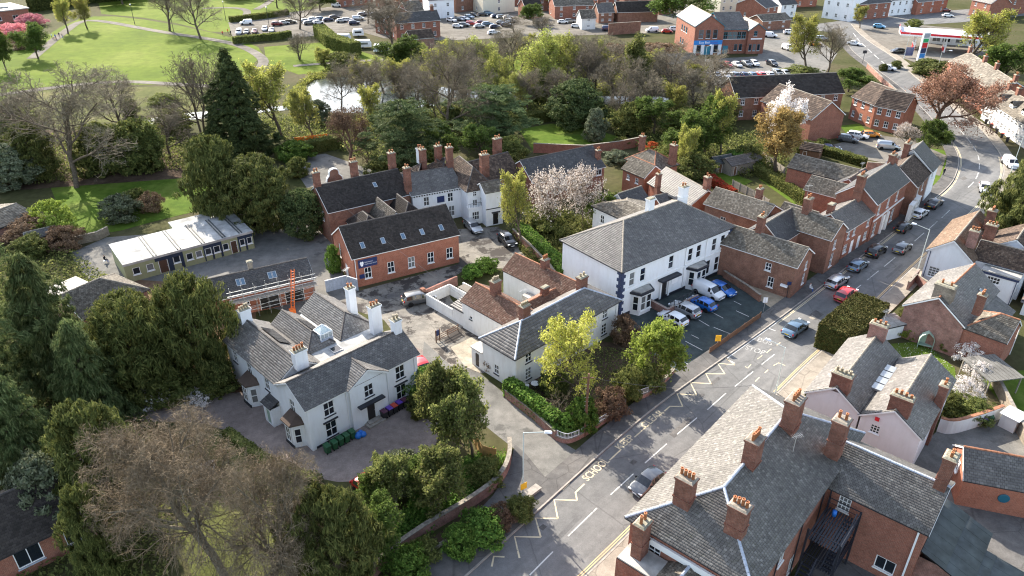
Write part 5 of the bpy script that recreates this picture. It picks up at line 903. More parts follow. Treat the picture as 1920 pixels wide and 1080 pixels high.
for k in range(8):
    for y in (-0.35, -1.35): MB().tube([(-0.6 + k * 1.55, y, 0), (-0.6 + k * 1.55, y, 4.6)], 0.03, 5).build('standard', 'galvanised', sc)
for z in (1.2, 2.6, 3.3, 3.9):
    for y in (-0.35, -1.35): MB().tube([(-1.0, y, z), (10.8, y, z)], 0.03, 5).build('ledger', 'galvanised', sc)
for k in range(4): MB().box(-0.9, -1.25 + k * 0.23, 2.65, 10.7, -1.06 + k * 0.23, 2.70).build('board', 'timber_grey', sc)
MB().bar((-0.8, -1.35, 1.2), (10.4, -1.35, 2.6), 0.05).build('brace', 'galvanised', sc)
ho = thing('ladder_hoist', 'bright orange ladder hoist leaning on the scaffolding', 'hoist', h.A, h.rz); b = MB(); b.bar((6.4, -2.6, 0), (7.6, -0.9, 5.6), 0.09); b.bar((6.8, -2.7, 0), (8.0, -1.0, 5.6), 0.09)
for k in range(16): t = k / 16 + .02; b.bar((6.4 + 1.2 * t, -2.6 + 1.7 * t, 5.6 * t), (6.8 + 1.2 * t, -2.7 + 1.7 * t, 5.6 * t), 0.05)
b.build('rail', 'orange_metal', ho); MB().box(6.2, -3.0, 0, 7.0, -2.4, 0.7).build('motor', 'orange_metal', ho)
h = House('outbuilding', 'low outbuilding with bleached brown tiled hipped roof beside the portable classroom', 'building', (-54.33, 82.10), (-50.43, 88.20), wall='brick_old', roof='tile_stone', ridge='ridge_stone', slate=(0.3, 0.24))
h.block((-1.0, 0, 8.0, 7.6), 0, 2.6, 2.2, 'x1', None); h.part_box('canopy', -1.0, 8.2, 2.3, 5.0, 12.0, 2.45, 'felt_grey')
h = House('bungalow', 'red brick bungalow with dark moss-flecked roof and grey-framed windows at bottom left', 'house', (-42.85, 42.57), (-39.11, 46.00), wall='brick_red', roof='tile_dark', ridge='ridge_dark', slate=(0.3, 0.24), trim='white_trim', sill='lead')
h.block((-8.0, 0, 8.4, 8.0), 0, 3.3, 2.6, 'x', {'F': [('w', 1.3, 1.0, 2.3, 1.9, 'c3'), ('w', 5.6, 1.0, 2.0, 1.9, 'c3'), ('w', 9.3, 0.9, 2.0, 1.9, 'c2'), ('w', 13.1, 0.9, 2.0, 1.9, 'c2')]}, ov=0.35)
h = House('outbuilding', 'pale grey low-pitched garage roof at the left edge by the garden', 'building', (-83.01, 105.23), (-78.31, 115.18), wall='brick_old', roof='tile_stone', ridge='ridge_stone', slate=(0.5, 0.4))
h.block((-3, 0, 9.2, 8.6), 0, 2.8, 1.0, 'x', None, mat='tile_stone')
h = House('garden_shed', 'slim dark shed roof by the left garden wall', 'shed', (-75.90, 105.67), (-72.34, 108.54), wall='timber_brown', roof='slate_mid', slate=(.4, .3)); h.block((0, 0, 4, 2.6), 0, 2.0, 0.6, 'x', None)

# ------------------------------------------------------------------ houses farther off
FK = dict(slate=(0.6, 0.45), gutter='white_trim')
def far(name, label, cat, A, B, depth, eave, rise, kind='x', wall='brick_red', roof='slate_mid', nwin=3, ch=(), group=None, storeys=2, **kw):
    h = House(name, label, cat, A, B, wall=wall, roof=roof, ridge='ridge_stone', group=group, **FK); L = h.L; ops = []
    for k in range(nwin):
        for s in range(storeys): ops.append(('w', L * (k + 0.5) / nwin - 0.5, 0.9 + s * eave / storeys, 1.0, min(1.4, eave / storeys - 1.2), 's22'))
    h.block((0, 0, L, depth), 0, eave, rise, kind, {'F': ops, 'L': wins([depth * 0.3], 0.9, 1.0, 1.3), 'R': wins([depth * 0.3], 0.9, 1.0, 1.3)}, **kw)
    for x in ch: h.chimney(L * x, depth / 2, eave + rise - 0.8, eave + rise + 1.6, 1.1, 0.8, 3, 'brick_stack')
    return h
h = House('bathroom_shop', 'brick showroom with bright blue fascia and teal glazed centre behind two rows of cars', 'building', (57.80, 245.09), (81.06, 247.43), wall='brick_red', roof='slate_mid', ridge='ridge_stone', slate=(0.6, 0.45), gutter='teal_frame', trim='teal_frame')
L = h.L
h.block((0, 0, L * 0.40, 20), 0, 9.0, 3.2, 'y', {'F': [('w', L * 0.06 + k * 2.3, 5.2, 1.4, 2.6, 's12') for k in range(3)] + [('w', L * .05, 0.8, 1.3, 2.2, 's11'), ('d', L * .16, 0.1, 2.0, 2.7, 'teal_frame'), ('w', L * .29, 0.8, 1.3, 2.2, 's11')], 'L': wins([6, 8.5, 11], 5.4, 1.4, 1.8) + wins([6, 8.5], 1.5, 1.2, 1.6)}, mat='slate_mid')
h.part_box('fascia', 0.05, -0.15, 3.3, L * 0.40 - 0.05, -0.004, 4.6, 'sign_blue'); lettering('Easy Bath', h.o, (L * 0.07, -0.16, 3.65), 0, 1.0, 'sign_white', width=3.6); lettering('rooms', h.o, (L * 0.07 + 3.7, -0.16, 3.65), 0, 1.0, 'purple_lid', width=2.4)
for x0, x1 in ((0.1, L * .05 - .1), (L * .05 + 1.4, L * .16 - .1), (L * .16 + 2.1, L * .29 - .1), (L * .29 + 1.4, L * .4 - .1)): h.part_box('shopfront_panel', x0, -0.08, 0.1, x1, -0.004, 3.25, 'white_render')
h.block((L * 0.40, 1.2, L * 0.76, 20), 0, 7.6, 3.6, 'x', {'F': [('w', 0.6 + k * 1.5, 4.6, 1.35, 2.2, 's22') for k in range(5)] + [('d', 0.8, 0.1, 1.8, 2.5, 'teal_frame'), ('w', 4.6, 1.0, 1.0, 2.0, 's11'), ('w', 6.2, 1.0, 1.0, 2.0, 's11')]}); h.block((L * 0.76, 0.3, L, 12), 0, 7.4, 2.0, 'y', {'F': wins([1.8], 5.6, 1.1, 1.5) + wins([0.7, 2.1, 3.5], 1.0, 0.9, 2.0, 's11')}); h.part_box('wall_lettering_band', L * .76 + 1.0, 0.22, 4.5, L - 0.9, 0.296, 4.9, 'sign_white')
h = House('petrol_station', 'filling station with flat blue-grey canopy edged in red and white', 'canopy', (128.41, 251.42), (135.77, 248.22), wall='white_render', roof='felt_dark'); b = MB(); x0, y0, x1, y1 = -2, 0, 24, 15
b.box(x0, y0, 4.9, x1, y1, 5.1); cn = b.build('canopy_deck', 'felt_grey', h.o); b = MB(); b.box(x0, y0, 5.1, x1, y1, 5.15); b.build('canopy_roof', 'lead', cn)
for r, z0, z1, m in (((x0 - .1, y0 - .1, x1 + .1, y0), 4.9, 5.35, 'sign_white'), ((x0 - .1, y0 - .12, x1 + .1, y0 - .004), 5.36, 6.0, 'sign_red'), ((x0 - .1, y0, x0, y1), 4.9, 5.35, 'sign_white'), ((x0 - .12, y0, x0 - .004, y1), 5.36, 6.0, 'sign_red'), ((x1, y0, x1 + .1, y1), 4.9, 6.0, 'sign_white')): h.part_box('canopy_edge', r[0], r[1], z0, r[2], r[3], z1, m)
for x in (3, 12, 20):
    for y in (3, 11): h.part_box('column', x - .2, y - .2, 0, x + .2, y + .2, 4.9, 'sign_white')
    for y in (5, 8): pm = h.part_box('fuel_pump', x - .4, y - .9, 0, x + .4, y + .9, 1.5, 'sign_red'); h.part_box('pump_top', x - .42, y - .92, 1.5, x + .42, y + .92, 2.2, 'sign_white', pm)
h.part_box('canopy_sign', -2.4, 3.2, 4.8, -2.15, 8.2, 6.4, 'sign_white'); lettering('ESSAR', h.o, (-2.42, 7.8, 5.2), -math.pi / 2, 1.1, 'sign_red', width=4.2)
h.walls((8, 17, 24, 25), 0, 3.6, {'F': wins([1, 4, 8, 12], 0.8, 2.4, 2.0, 'c2')}); h.flat((8, 17, 24, 25), 3.6, 'felt_grey')
t = thing('price_totem', 'tall white fuel price totem with green, pink and navy panels by the forecourt', 'sign', (127.25, 237.58), math.radians(12)); MB().box(-1.2, -0.3, 0, 1.2, 0.3, 8.6).build('pylon', 'sign_white', t)
for z0, z1, m in ((7.0, 8.2, 'lead'), (5.6, 6.7, 'sign_green'), (4.0, 5.5, 'sign_red'), (2.4, 3.9, 'sign_navy'), (1.0, 2.3, 'sign_blue')): MB().box(-0.9, -0.34, z0, 0.9, -0.302, z1).build('panel', m, t)
far('court_house', 'long dark-roofed brick court building below the showroom car park', 'house', (52.86, 174.90), (79.62, 179.28), 10, 5.6, 3.4, 'x', 'brick_brown', 'tile_dark', 8, group='modern brick court houses')
far('court_house', 'brick court building whose blank gable wall faces the parking court', 'house', (64.75, 158.35), (73.18, 162.04), 16, 5.4, 3.2, 'y', 'brick_red', 'tile_brown', 0, group='modern brick court houses')
far('court_house', 'brick court house with sunlit front nearest the showroom car park', 'house', (80.92, 176.63), (83.16, 169.07), 9, 5.4, 3.0, 'x', 'brick_orange', 'tile_brown', 3, group='modern brick court houses')
far('court_house', 'brick court house beside the copper beech tree', 'house', (82.99, 168.67), (87.46, 164.33), 8, 5.4, 2.8, 'x', 'brick_orange', 'tile_brown', 3, group='modern brick court houses')
h = far('cottage_row', 'row of white cottages with grey roofs, dormers and tall chimneys at right edge', 'house', (112.78, 176.63), (109.44, 148.73), 8, 4.6, 2.6, 'x', 'white_paint_old', 'tile_stone', 15, (0.02, 0.18, 0.36, 0.54, 0.72, 0.9))
for k in range(4):
    x = h.L * (0.12 + 0.2 * k); h.walls((x, 1.0, x + 1.6, 3.2), 4.6, 6.2, {'F': [('w', 0.3, 5.0, 1.0, 0.9, 's22')]}, name='dormer'); h.pitched((x, 1.0, x + 1.6, 3.2), 6.2, 0.7, 'y', ov=0.1, ridge=False, gut=False)
far('brick_terrace', 'brick terrace with grey roofs and tall stacks behind the copper beech', 'house', (120.57, 210.04), (114.53, 177.94), 9, 6.2, 2.3, 'x', 'brick_orange', 'tile_stone', 6, (0.0, 0.35, 0.6, 0.97))
for nm, A, B, d, e, r, w, rf, nw, lb in (
    ('white_shop', (123.89, 313.60), (131.31, 304.23), 12, 8.5, 3, 'white_render', 'slate_dark', 3, 'white shop house with maroon ground floor at the far junction'),
    ('brick_shop', (133.05, 306.52), (150.38, 313.60), 10, 6, 3, 'brick_red', 'slate_dark', 4, 'dark roofed brick shop beyond the far junction'),
    ('far_cottage', (152.19, 317.26), (164.67, 322.25), 9, 6, 3, 'white_render', 'slate_dark', 4, 'white cottage with blue door beyond the filling station'),
    ('far_house', (164.37, 319.74), (180.41, 327.39), 10, 5, 3, 'brick_orange', 'slate_mid', 3, 'orange brick house beyond the filling station canopy'),
    ('far_house', (185.89, 319.74), (188.13, 310.03), 9, 6, 3, 'brick_red', 'slate_dark', 2, 'brick house partly behind the pale tree by the filling station'),
    ('far_house', (193.21, 317.26), (230.52, 330.02), 10, 6, 3, 'brick_red', 'slate_mid', 5, 'brick terrace at the top right corner of the view'),
    ('cream_house', (85.80, 324.80), (105.91, 334.03), 9, 6, 3, 'cream_render', 'slate_dark', 6, 'long cream house behind the bathroom showroom'),
    ('far_house', (98.40, 305.37), (104.63, 310.03), 14, 5, 3, 'brick_red', 'slate_dark', 2, 'dark roofed brick house touching the showroom car park'),
    ('far_house', (106.85, 312.40), (113.61, 314.81), 10, 5, 3, 'white_render', 'slate_dark', 2, 'white gabled house left of the budding roadside tree'),
    ('low_shop', (91.91, 285.90), (103.45, 290.03), 8, 3.4, 1.6, 'brick_brown', 'tile_stone', 2, 'low brown brick building behind the white vans'),
    ('far_house', (110.17, 335.39), (131.44, 340.93), 9, 6, 3, 'brick_red', 'tile_stone', 4, 'brick houses under pale roofs left of the white shop'),
    ('riverside_house', (-39.78, 267.66), (-25.33, 274.13), 7, 6, 2.6, 'brick_red', 'slate_dark', 4, 'brick riverside house with dark slates and one white gable end'),
    ('far_house', (-32.55, 310.03), (-23.07, 313.60), 10, 7, 3, 'white_render', 'slate_dark', 2, 'white garage house with blue door by the far car park'),
    ('far_house', (-49.44, 281.88), (-44.41, 277.96), 12, 6, 3, 'brick_red', 'tile_stone', 2, 'brick and pale green house beside the park car park'),
    ('brick_works', (-22.94, 324.80), (-13.08, 332.69), 10, 7, 3, 'brick_brown', 'tile_dark', 2, 'brown brick works at the back of the far car park'),
    ('far_barn', (-11.78, 320.99), (1.11, 327.39), 10, 6, 2.5, 'cream_render', 'tile_brown', 1, 'cream-doored barn at the back of the far car park'),
    ('brick_works', (16.91, 310.03), (32.35, 312.40), 12, 5, 3, 'brick_red', 'tile_stone', 3, 'brick works with pale corrugated roof at top centre'),
    ('brick_works', (34.19, 324.80), (44.76, 330.02), 10, 5, 2, 'brick_red', 'slate_grey', 3, 'small brick works under a pale skylit roof'),
    ('far_barn', (40.86, 301.96), (56.51, 304.23), 9, 4, 3, 'brick_brown', 'tile_dark', 0, 'low brick barn with steep dark roof and orange gable'),
    ('white_shed', (25.70, 287.95), (30.93, 288.99), 7, 4, 2.4, 'white_paint_old', 'tile_stone', 1, 'small white timber shed with pale roof among the gardens'),
    ('far_house', (48.42, 340.93), (70.71, 346.63), 10, 5, 3, 'brick_red', 'slate_dark', 5, 'brick building with dark roof lights along the top edge'),
    ('low_shed', (-33.08, 253.04), (-25.81, 256.35), 7, 3.5, 2, 'brick_old', 'tile_brown', 0, 'low brick outhouse with brown tiles by the willows'),
    ('far_house', (-73.23, 338.14), (-60.88, 346.63), 10, 6, 3, 'brick_red', 'tile_brown', 4, 'brick houses behind the white van above the park car park')):
    far(nm, lb, 'house' if 'house' in nm or 'cottage' in nm else 'building', A, B, d, e, r, 'x', w, rf, nw, (0.1, 0.9) if 'house' in nm else ())
for i, (A, B, d, e, w, r) in enumerate((((0.46, 340.93), (11.24, 346.63), 9, 6, 'brick_red', 'slate_dark'), ((11.11, 327.39), (17.01, 330.02), 9, 5, 'brick_brown', 'tile_brown'), ((5.28, 310.03), (11.71, 312.40), 8, 4.5, 'brick_red', 'tile_dark'), ((33.32, 300.84), (39.21, 301.96), 8, 4, 'brick_brown', 'slate_mid'), ((59.79, 319.74), (66.13, 322.25), 9, 5, 'brick_red', 'tile_brown'), ((26.93, 346.63), (40.42, 352.51), 10, 6, 'brick_red', 'slate_dark'), ((-21.88, 352.51), (-13.18, 355.52), 10, 6, 'brick_red', 'tile_dark'), ((-53.71, 330.02), (-47.07, 334.03), 9, 6, 'brick_red', 'tile_brown'), ((-39.31, 294.27), (-33.59, 297.52), 8, 5.5, 'brick_red', 'tile_stone'), ((-45.09, 332.69), (-36.62, 338.14), 9, 5, 'brick_brown', 'tile_brown'))):
    far('town_house', 'small far brick house near the top edge, %s from the left' % ('fourth', 'sixth', 'fifth', 'ninth', 'tenth', 'eighth', 'third', 'first', 'seventh', 'second')[i], 'house', A, B, d, e, 2.8, 'x', w, r, 2, (0.15,), group='far town houses')
h = House('park_pavilion', 'low red brick pavilion with pale flat roof at the top left corner', 'building', (-204.26, 292.14), (-190.00, 308.85), wall='brick_red', roof='slate_grey'); h.walls((0, 0, h.L, 18), 0, 4.2, {'F': wins([h.L - 6, h.L - 12], 1, 2, 1.4, 'c2')}); h.flat((0, 0, h.L, 18), 4.2, 'felt_grey', ov=0.5, th=0.4); h.part_box('roof_light', h.L - 14, 5, 4.6, h.L - 5, 12, 5.1, 'felt_pale')
h = House('brick_outhouse', 'wide low flat outhouse roof right of the dark evergreen by the river', 'building', (35.18, 216.07), (54.95, 221.12), wall='brick_brown', roof='tile_stone', slate=(.8, .6)); h.block((0, 0, h.L, 12), 0, 3.2, 1.4, 'x', None)
for i, (A, B, d, e, w, r, lb) in enumerate((((40.24, 139.46), (44.07, 141.23), 3, 2.1, 'timber_grey', 'felt_dark', 'small grey garden shed by the green vegetable plot'), ((42.82, 138.00), (49.67, 141.83), 4, 2.2, 'timber_grey', 'slate_mid', 'wide weathered timber shed with ribbed roof in the back gardens'), ((59.45, 148.08), (62.75, 146.16), 4, 2.2, 'timber_brown', 'tile_brown', 'brown roofed shed by the court parking hedge'))):
    h = House('garden_shed', lb, 'shed', A, B, wall=w, roof=r, slate=(.5, .5)); h.block((0, 0, h.L, d), 0, e, 0.8, 'x', {'F': [('d', 0.6, 0.05, 0.8, 1.8, 'timber_brown')]}, gut=False)

# ------------------------------------------------------------------ plants: generators
def leafquads(rng, c, size, bias=None, k=0.9, asp=0.55, axis=None):
    n = len(c); d = rng.normal(size=(n, 3)); nb = d if bias is None else d * (1 - k) + bias * k * 1.4
    nb /= np.linalg.norm(nb, axis=1)[:, None] + 1e-9; a = np.cross(nb, rng.normal(size=(n, 3)) if axis is None else axis + rng.normal(0, 0.28, (n, 3))); a /= np.linalg.norm(a, axis=1)[:, None] + 1e-9; b = np.cross(nb, a)
    s = size * rng.uniform(0.65, 1.35, n)[:, None]
    v = np.stack([c - a * s * asp, c - b * s * 0.95, c + a * s * asp, c + b * s * 1.05], 1).reshape(-1, 3)
    return v, np.arange(4 * n).reshape(n, 4)
def skeleton(seed, H, W, lev=4, n=(9, 6, 5, 4), ang=(50, 42, 42, 45), tr=0.3, first=0.25, wob=0.16, up=0.10, droop=0.0, stems=1, ratio=(0.62, 0.6, 0.58, 0.55), lean=0.0):
    rng = np.random.default_rng(seed); out = []
    def rec(p, d, L, r, level, f0):
        k = 5 if level == 0 else 4 if level < 3 else 3; pts = [p]; ds = []
        for i in range(k):
            d = d + rng.normal(0, wob, 3) + np.array([0, 0, up if level < 3 else -droop]); d = d / np.linalg.norm(d); p = p + d * L / k; pts.append(p); ds.append(d)
        re = r * (0.45 if level < lev else 0.3); out.append((np.array(pts), np.linspace(r, re, k + 1), level))
        if level >= lev: return
        m = n[level]; az0 = rng.uniform(0, 6.28)
        for j in range(m):
            t = f0 + (1 - f0) * (j + rng.uniform(0.2, 0.9)) / m; t = min(t, 0.98); i = int(t * k); f = t * k - i
            q = pts[i] * (1 - f) + pts[i + 1] * f; dd = ds[i]; a = math.radians(ang[level] * rng.uniform(0.7, 1.25)); phi = az0 + j * 2.4 + rng.normal(0, .3)
            o = np.cross(dd, [0.3, 0.2, 1.0] if abs(dd[2]) < .9 else [1, 0, 0]); o /= np.linalg.norm(o); o2 = np.cross(dd, o); side = o * math.cos(phi) + o2 * math.sin(phi)
            rec(q, dd * math.cos(a) + side * math.sin(a), L * ratio[level] * (1.2 - 0.55 * t) * rng.uniform(0.8, 1.15), (r * (1 - t) + re * t) * 0.62, level + 1, 0.15)
    for s in range(stems):
        d = np.array([rng.normal(0, 0.05 + 0.22 * (stems > 1)) + lean, rng.normal(0, 0.05 + 0.22 * (stems > 1)), 1.0]); rec(np.array([0.25 * s - 0.12 * (stems - 1), 0.0, -0.2]), d / np.linalg.norm(d), H * 0.72, tr, 0, first)
    allp = np.concatenate([o[0] for o in out]); rad = np.percentile(np.hypot(allp[:, 0], allp[:, 1]), 97); zx = np.percentile(allp[:, 2], 99.7); sx, sz = W / 2 / rad, H / zx
    return [(o[0] * np.array([sx, sx, sz]), o[1], o[2]) for o in out]
def tubes(br, sides):
    V, F, o = [], [], 0
    for pts, rad, lv in br:
        k = len(pts); d = np.gradient(pts, axis=0); d /= np.linalg.norm(d, axis=1)[:, None] + 1e-9; a = np.cross(d, [0.31, 0.17, 0.93]); nn = np.linalg.norm(a, axis=1)[:, None]; a = np.where(nn > 0.05, a / (nn + 1e-9), np.array([1, 0, 0])); b = np.cross(d, a)
        th = np.arange(sides) * 2 * math.pi / sides; ring = pts[:, None] + rad[:, None, None] * (a[:, None] * np.cos(th)[None, :, None] + b[:, None] * np.sin(th)[None, :, None]); V.append(ring.reshape(-1, 3))
        i = np.arange(k - 1)[:, None] * sides; j = np.arange(sides)[None]; j2 = (j + 1) % sides; F.append(np.stack([i + j, i + j2, i + sides + j2, i + sides + j], -1).reshape(-1, 4) + o); o += k * sides
    return np.concatenate(V), np.concatenate(F)
PROTO = {}
def proto(key, tm, cm, H, W): PROTO[key] = (tm, cm, H, W)
def bare_tree(key, seed, H, W, bark='bark', twig='twig_brown', leaf=None, nleaf=0, lsize=0.2, spread=0.25, twigr=0.013, lasp=0.55, **kw):
    br = skeleton(seed, H, W, **kw); lev = max(b[2] for b in br); thick = [b for b in br if b[2] <= 1]; mid = [b for b in br if b[2] == 2]; thin = [b for b in br if b[2] >= 3]
    v1, f1 = tubes(thick, 7); v2, f2 = tubes(mid, 4); tm = np_mesh('trunk', np.concatenate([v1, v2]), np.concatenate([f1, f2 + len(v1)]), bark, True)
    thin = [(p, np.maximum(r, twigr), l) for p, r, l in thin]; v, f = tubes(thin, 3); mats = [twig]
    if leaf:
        rng = np.random.default_rng(seed + 1); tips = [b[0] for b in br if b[2] >= lev - 1]; P = np.concatenate(tips); c = P[rng.integers(0, len(P), nleaf)] + rng.normal(0, spread, (nleaf, 3)); lvv, lf = leafquads(rng, c, lsize, np.tile([0, 0, 1.0], (nleaf, 1)), 0.35, lasp)
        m = np_mesh('crown', np.concatenate([v, lvv]), np.concatenate([f, lf + len(v)]), [twig, leaf]); idx = np.zeros(len(f) + len(lf), np.int32); idx[len(f):] = 1; m.polygons.foreach_set('material_index', idx)
    else: m = np_mesh('crown', v, f, twig)
    proto(key, tm, m, H, W)
def solid_tree(key, seed, H, W, prof, leaf, nclump=420, per=34, size=0.2, clump=0.11, base=0.06, bark='bark', tr=0.28, flat=0.7, up=0.35, asp=0.45, rough=0.34, inner=0.35, stretch=1.0, axis=None):
    """evergreen crown: leaf clumps over an uneven volume given by its profile radius(h)"""
    per = int(per * 1.4); rng = np.random.default_rng(seed); hs = rng.uniform(0, 1, nclump * 6); pr = np.array([prof(h) for h in hs]); keep = rng.uniform(0, pr.max(), len(hs)) < pr; hs, pr = hs[keep][:nclump], pr[keep][:nclump]; n = len(hs)
    az = rng.uniform(0, 2 * math.pi, n); ph = rng.uniform(0, 6.28, 6)
    bump = 1 + rough * (np.sin(3 * az + 5 * hs + ph[0]) * 0.5 + np.sin(5 * az - 9 * hs + ph[1]) * 0.35 + np.sin(2 * az + 14 * hs + ph[2]) * 0.4)
    rr = pr * W / 2 * bump * np.where(rng.uniform(size=n) < inner, rng.uniform(0.25, 0.75, n), rng.uniform(0.82, 1.0, n)); z = (base + (1 - base) * hs) * H
    cc = np.stack([rr * np.cos(az), rr * np.sin(az), z], 1); outw = np.stack([np.cos(az), np.sin(az), np.full(n, up)], 1); outw /= np.linalg.norm(outw, axis=1)[:, None]
    cr = clump * W * rng.uniform(0.45, 1.15, n); ci = np.repeat(np.arange(n), per); d = rng.normal(size=(n * per, 3)); d /= np.linalg.norm(d, axis=1)[:, None]; d *= rng.uniform(0.2, 1, (n * per, 1)) ** 0.5
    c = cc[ci] + d * cr[ci][:, None] * np.array([1, 1, flat]) ; c[:, 2] = np.maximum(c[:, 2], 0.05); bias = outw[ci] * 0.6 + d * 0.6
    ax = None
    if axis: ax = outw[ci] * np.array([axis[0], axis[0], 0]) + np.array([0, 0, axis[1]])
    v, f = leafquads(rng, c, size * 0.82, bias, 0.6, asp, ax)
    if stretch != 1.0: pass
    cm = np_mesh('crown', v, f, leaf)
    b = MB(); b.tube([(0, 0, -0.2), (0.05, 0, H * 0.3), (0, 0.05, H * 0.7)], [tr, tr * 0.8, tr * 0.3], 8)
    for k in range(7):
        a = k * 2.4; z0 = H * (0.15 + 0.08 * k); r = W * 0.3; b.tube([(0, 0, z0), (r * .5 * math.cos(a), r * .5 * math.sin(a), z0 + 0.08 * H), (r * math.cos(a), r * math.sin(a), z0 + 0.12 * H)], [tr * .4, tr * .25, tr * .1], 5)
    proto(key, b.mesh('trunk', bark, True), cm, H, W)
dome = lambda h: math.sqrt(max(0.0, 1 - (2 * h - 0.85) ** 2 / 1.35)) if h < 0.97 else 0.25
egg = lambda h: max(0.12, math.sin(math.pi * min(1, 0.18 + h * 0.80)) ** 0.6)
cone = lambda h: max(0.04, (1 - h) ** 0.85 * (0.72 + 0.28 * min(1, h * 6)))
spire = lambda h: max(0.05, (1 - h) ** 0.5 * 0.95)
layer = lambda h: max(0.1, (0.55 + 0.45 * math.sin(h * 22)) * math.sin(math.pi * (0.15 + 0.8 * h)) ** 0.5)
bare_tree('bare_wide', 11, 14, 14, n=(9, 7, 6, 4), twigr=0.022, leaf='twig_brown', nleaf=7000, lsize=0.3, spread=0.2, lasp=0.05)
bare_tree('bare_tall', 12, 15, 10, n=(10, 6, 6, 4), ang=(38, 38, 40, 42), up=0.16, twigr=0.022, leaf='twig_brown', nleaf=6000, lsize=0.3, spread=0.2, lasp=0.05)
bare_tree('bare_multi', 13, 12, 11, n=(8, 6, 5, 4), stems=3, first=0.3, tr=0.2, twigr=0.02)
bare_tree('bare_near', 14, 12, 17, bark='bark_pale', twig='twig_tan', n=(12, 9, 7, 6), ang=(64, 46, 44, 50), tr=0.33, first=0.3, stems=1, droop=0.12, up=0.03, twigr=0.012, wob=0.2, leaf='twig_tan', nleaf=26000, lsize=0.24, spread=0.2, lasp=0.045)
bare_tree('bare_red', 15, 11, 10, bark='bark_red', twig='leaf_brown', n=(9, 6, 6, 5), twigr=0.022, leaf='leaf_brown', nleaf=5000, lsize=0.13)
bare_tree('bare_small', 16, 4, 4.5, bark='bark_pale', twig='twig_tan', n=(6, 5, 5, 3), tr=0.09, twigr=0.011, lev=3)
bare_tree('bud', 21, 13, 10, leaf='leaf_bud', nleaf=9000, lsize=0.16, n=(9, 6, 6, 4), ang=(42, 40, 40, 42), twigr=0.02)
bare_tree('yellow', 22, 9, 10, leaf='leaf_yellow', nleaf=10000, lsize=0.125, n=(9, 6, 6, 4), tr=0.16, spread=0.13, twigr=0.012)
bare_tree('willow', 23, 13, 11, leaf='leaf_willow', nleaf=9000, lsize=0.16, n=(9, 6, 6, 4), droop=0.25, spread=0.3, twigr=0.018)
bare_tree('birch', 24, 8, 6.5, bark='bark_pale', leaf='leaf_lime', nleaf=15000, lsize=0.15, n=(10, 6, 6, 4), tr=0.12, droop=0.5, up=0.12, spread=0.2, twigr=0.01)
bare_tree('gold', 25, 12, 9, leaf='leaf_gold', nleaf=13000, lsize=0.155, n=(9, 6, 6, 4), spread=0.2, twigr=0.02, twig='twig_tan')
bare_tree('copper', 26, 14, 19, leaf='leaf_copper', nleaf=14000, lsize=0.17, n=(10, 7, 6, 4), ang=(58, 44, 42, 45), tr=0.5, spread=0.35, twigr=0.03, bark='bark_red', twig='leaf_brown')
bare_tree('white_blossom', 27, 10, 8, leaf='petal_white', nleaf=8000, lsize=0.13, n=(9, 6, 6, 4), tr=0.16, spread=0.16, twigr=0.012)
bare_tree('pink_blossom', 28, 7, 7, leaf='petal_pink', nleaf=3800, lsize=0.105, n=(9, 6, 6, 4), tr=0.14, spread=0.16, twigr=0.012)
bare_tree('leafy', 29, 9, 7.5, leaf='leaf_green', nleaf=14000, lsize=0.16, n=(9, 6, 6, 4), tr=0.2, spread=0.22, twigr=0.015)
bare_tree('evergreen_oak', 30, 8, 7, leaf='leaf_mid', nleaf=15000, lsize=0.135, n=(10, 6, 6, 4), tr=0.18, spread=0.17, twigr=0.015)
bare_tree('ivy_trunk', 31, 12, 4.5, leaf='leaf_mid', nleaf=9000, lsize=0.2, n=(12, 5, 4, 3), tr=0.3, spread=0.4, ang=(40, 40, 40, 40))
solid_tree('yew', 41, 9, 7.5, egg, 'leaf_yew', 620, 36, 0.30, 0.075, up=0.9, asp=0.20, axis=(0.5, 1.0))
solid_tree('yew_wide', 42, 8, 9, dome, 'leaf_yew', 660, 36, 0.30, 0.075, up=0.8, asp=0.21, axis=(0.7, 0.9))
solid_tree('conifer_cone', 43, 24, 13, cone, 'leaf_conifer', 1000, 36, 0.46, 0.05, up=-0.1, base=0.02, asp=0.22, tr=0.5, axis=(1.0, -0.45))
solid_tree('cypress', 44, 12, 6.5, spire, 'leaf_pine', 660, 36, 0.32, 0.075, up=-0.35, asp=0.16, rough=0.4, axis=(0.6, -1.0))
solid_tree('pine', 45, 15, 12, lambda h: max(0.15, dome(h) * (0.7 + 0.3 * math.sin(h * 17))), 'leaf_pine', 620, 44, 0.34, 0.075, up=0.4, base=0.10, asp=0.15, rough=0.6, inner=0.4, flat=0.5, axis=(1.0, 0.25))
solid_tree('cedar', 46, 13, 13, layer, 'leaf_cedar', 600, 40, 0.34, 0.075, axis=(1.0, 0.1), asp=0.2, up=1.0, flat=0.3, base=0.14, rough=0.5, inner=0.45)
solid_tree('round_evergreen', 47, 9, 9, dome, 'leaf_conifer', 600, 36, 0.22, 0.08, up=0.4)
solid_tree('shrub_green', 51, 3, 3.4, dome, 'leaf_mid', 240, 30, 0.13, 0.12, tr=0.06, rough=0.4, base=0.02); solid_tree('shrub_bright', 52, 3, 3.4, dome, 'leaf_laurel', 240, 30, 0.14, 0.12, tr=0.06, rough=0.4, base=0.02)
solid_tree('shrub_dark', 53, 4, 4, dome, 'leaf_yew', 280, 32, 0.16, 0.12, tr=0.08, rough=0.4, base=0.02); solid_tree('shrub_grey', 54, 3, 3, dome, 'leaf_grey', 220, 30, 0.13, 0.13, tr=0.06, rough=0.4, base=0.02)
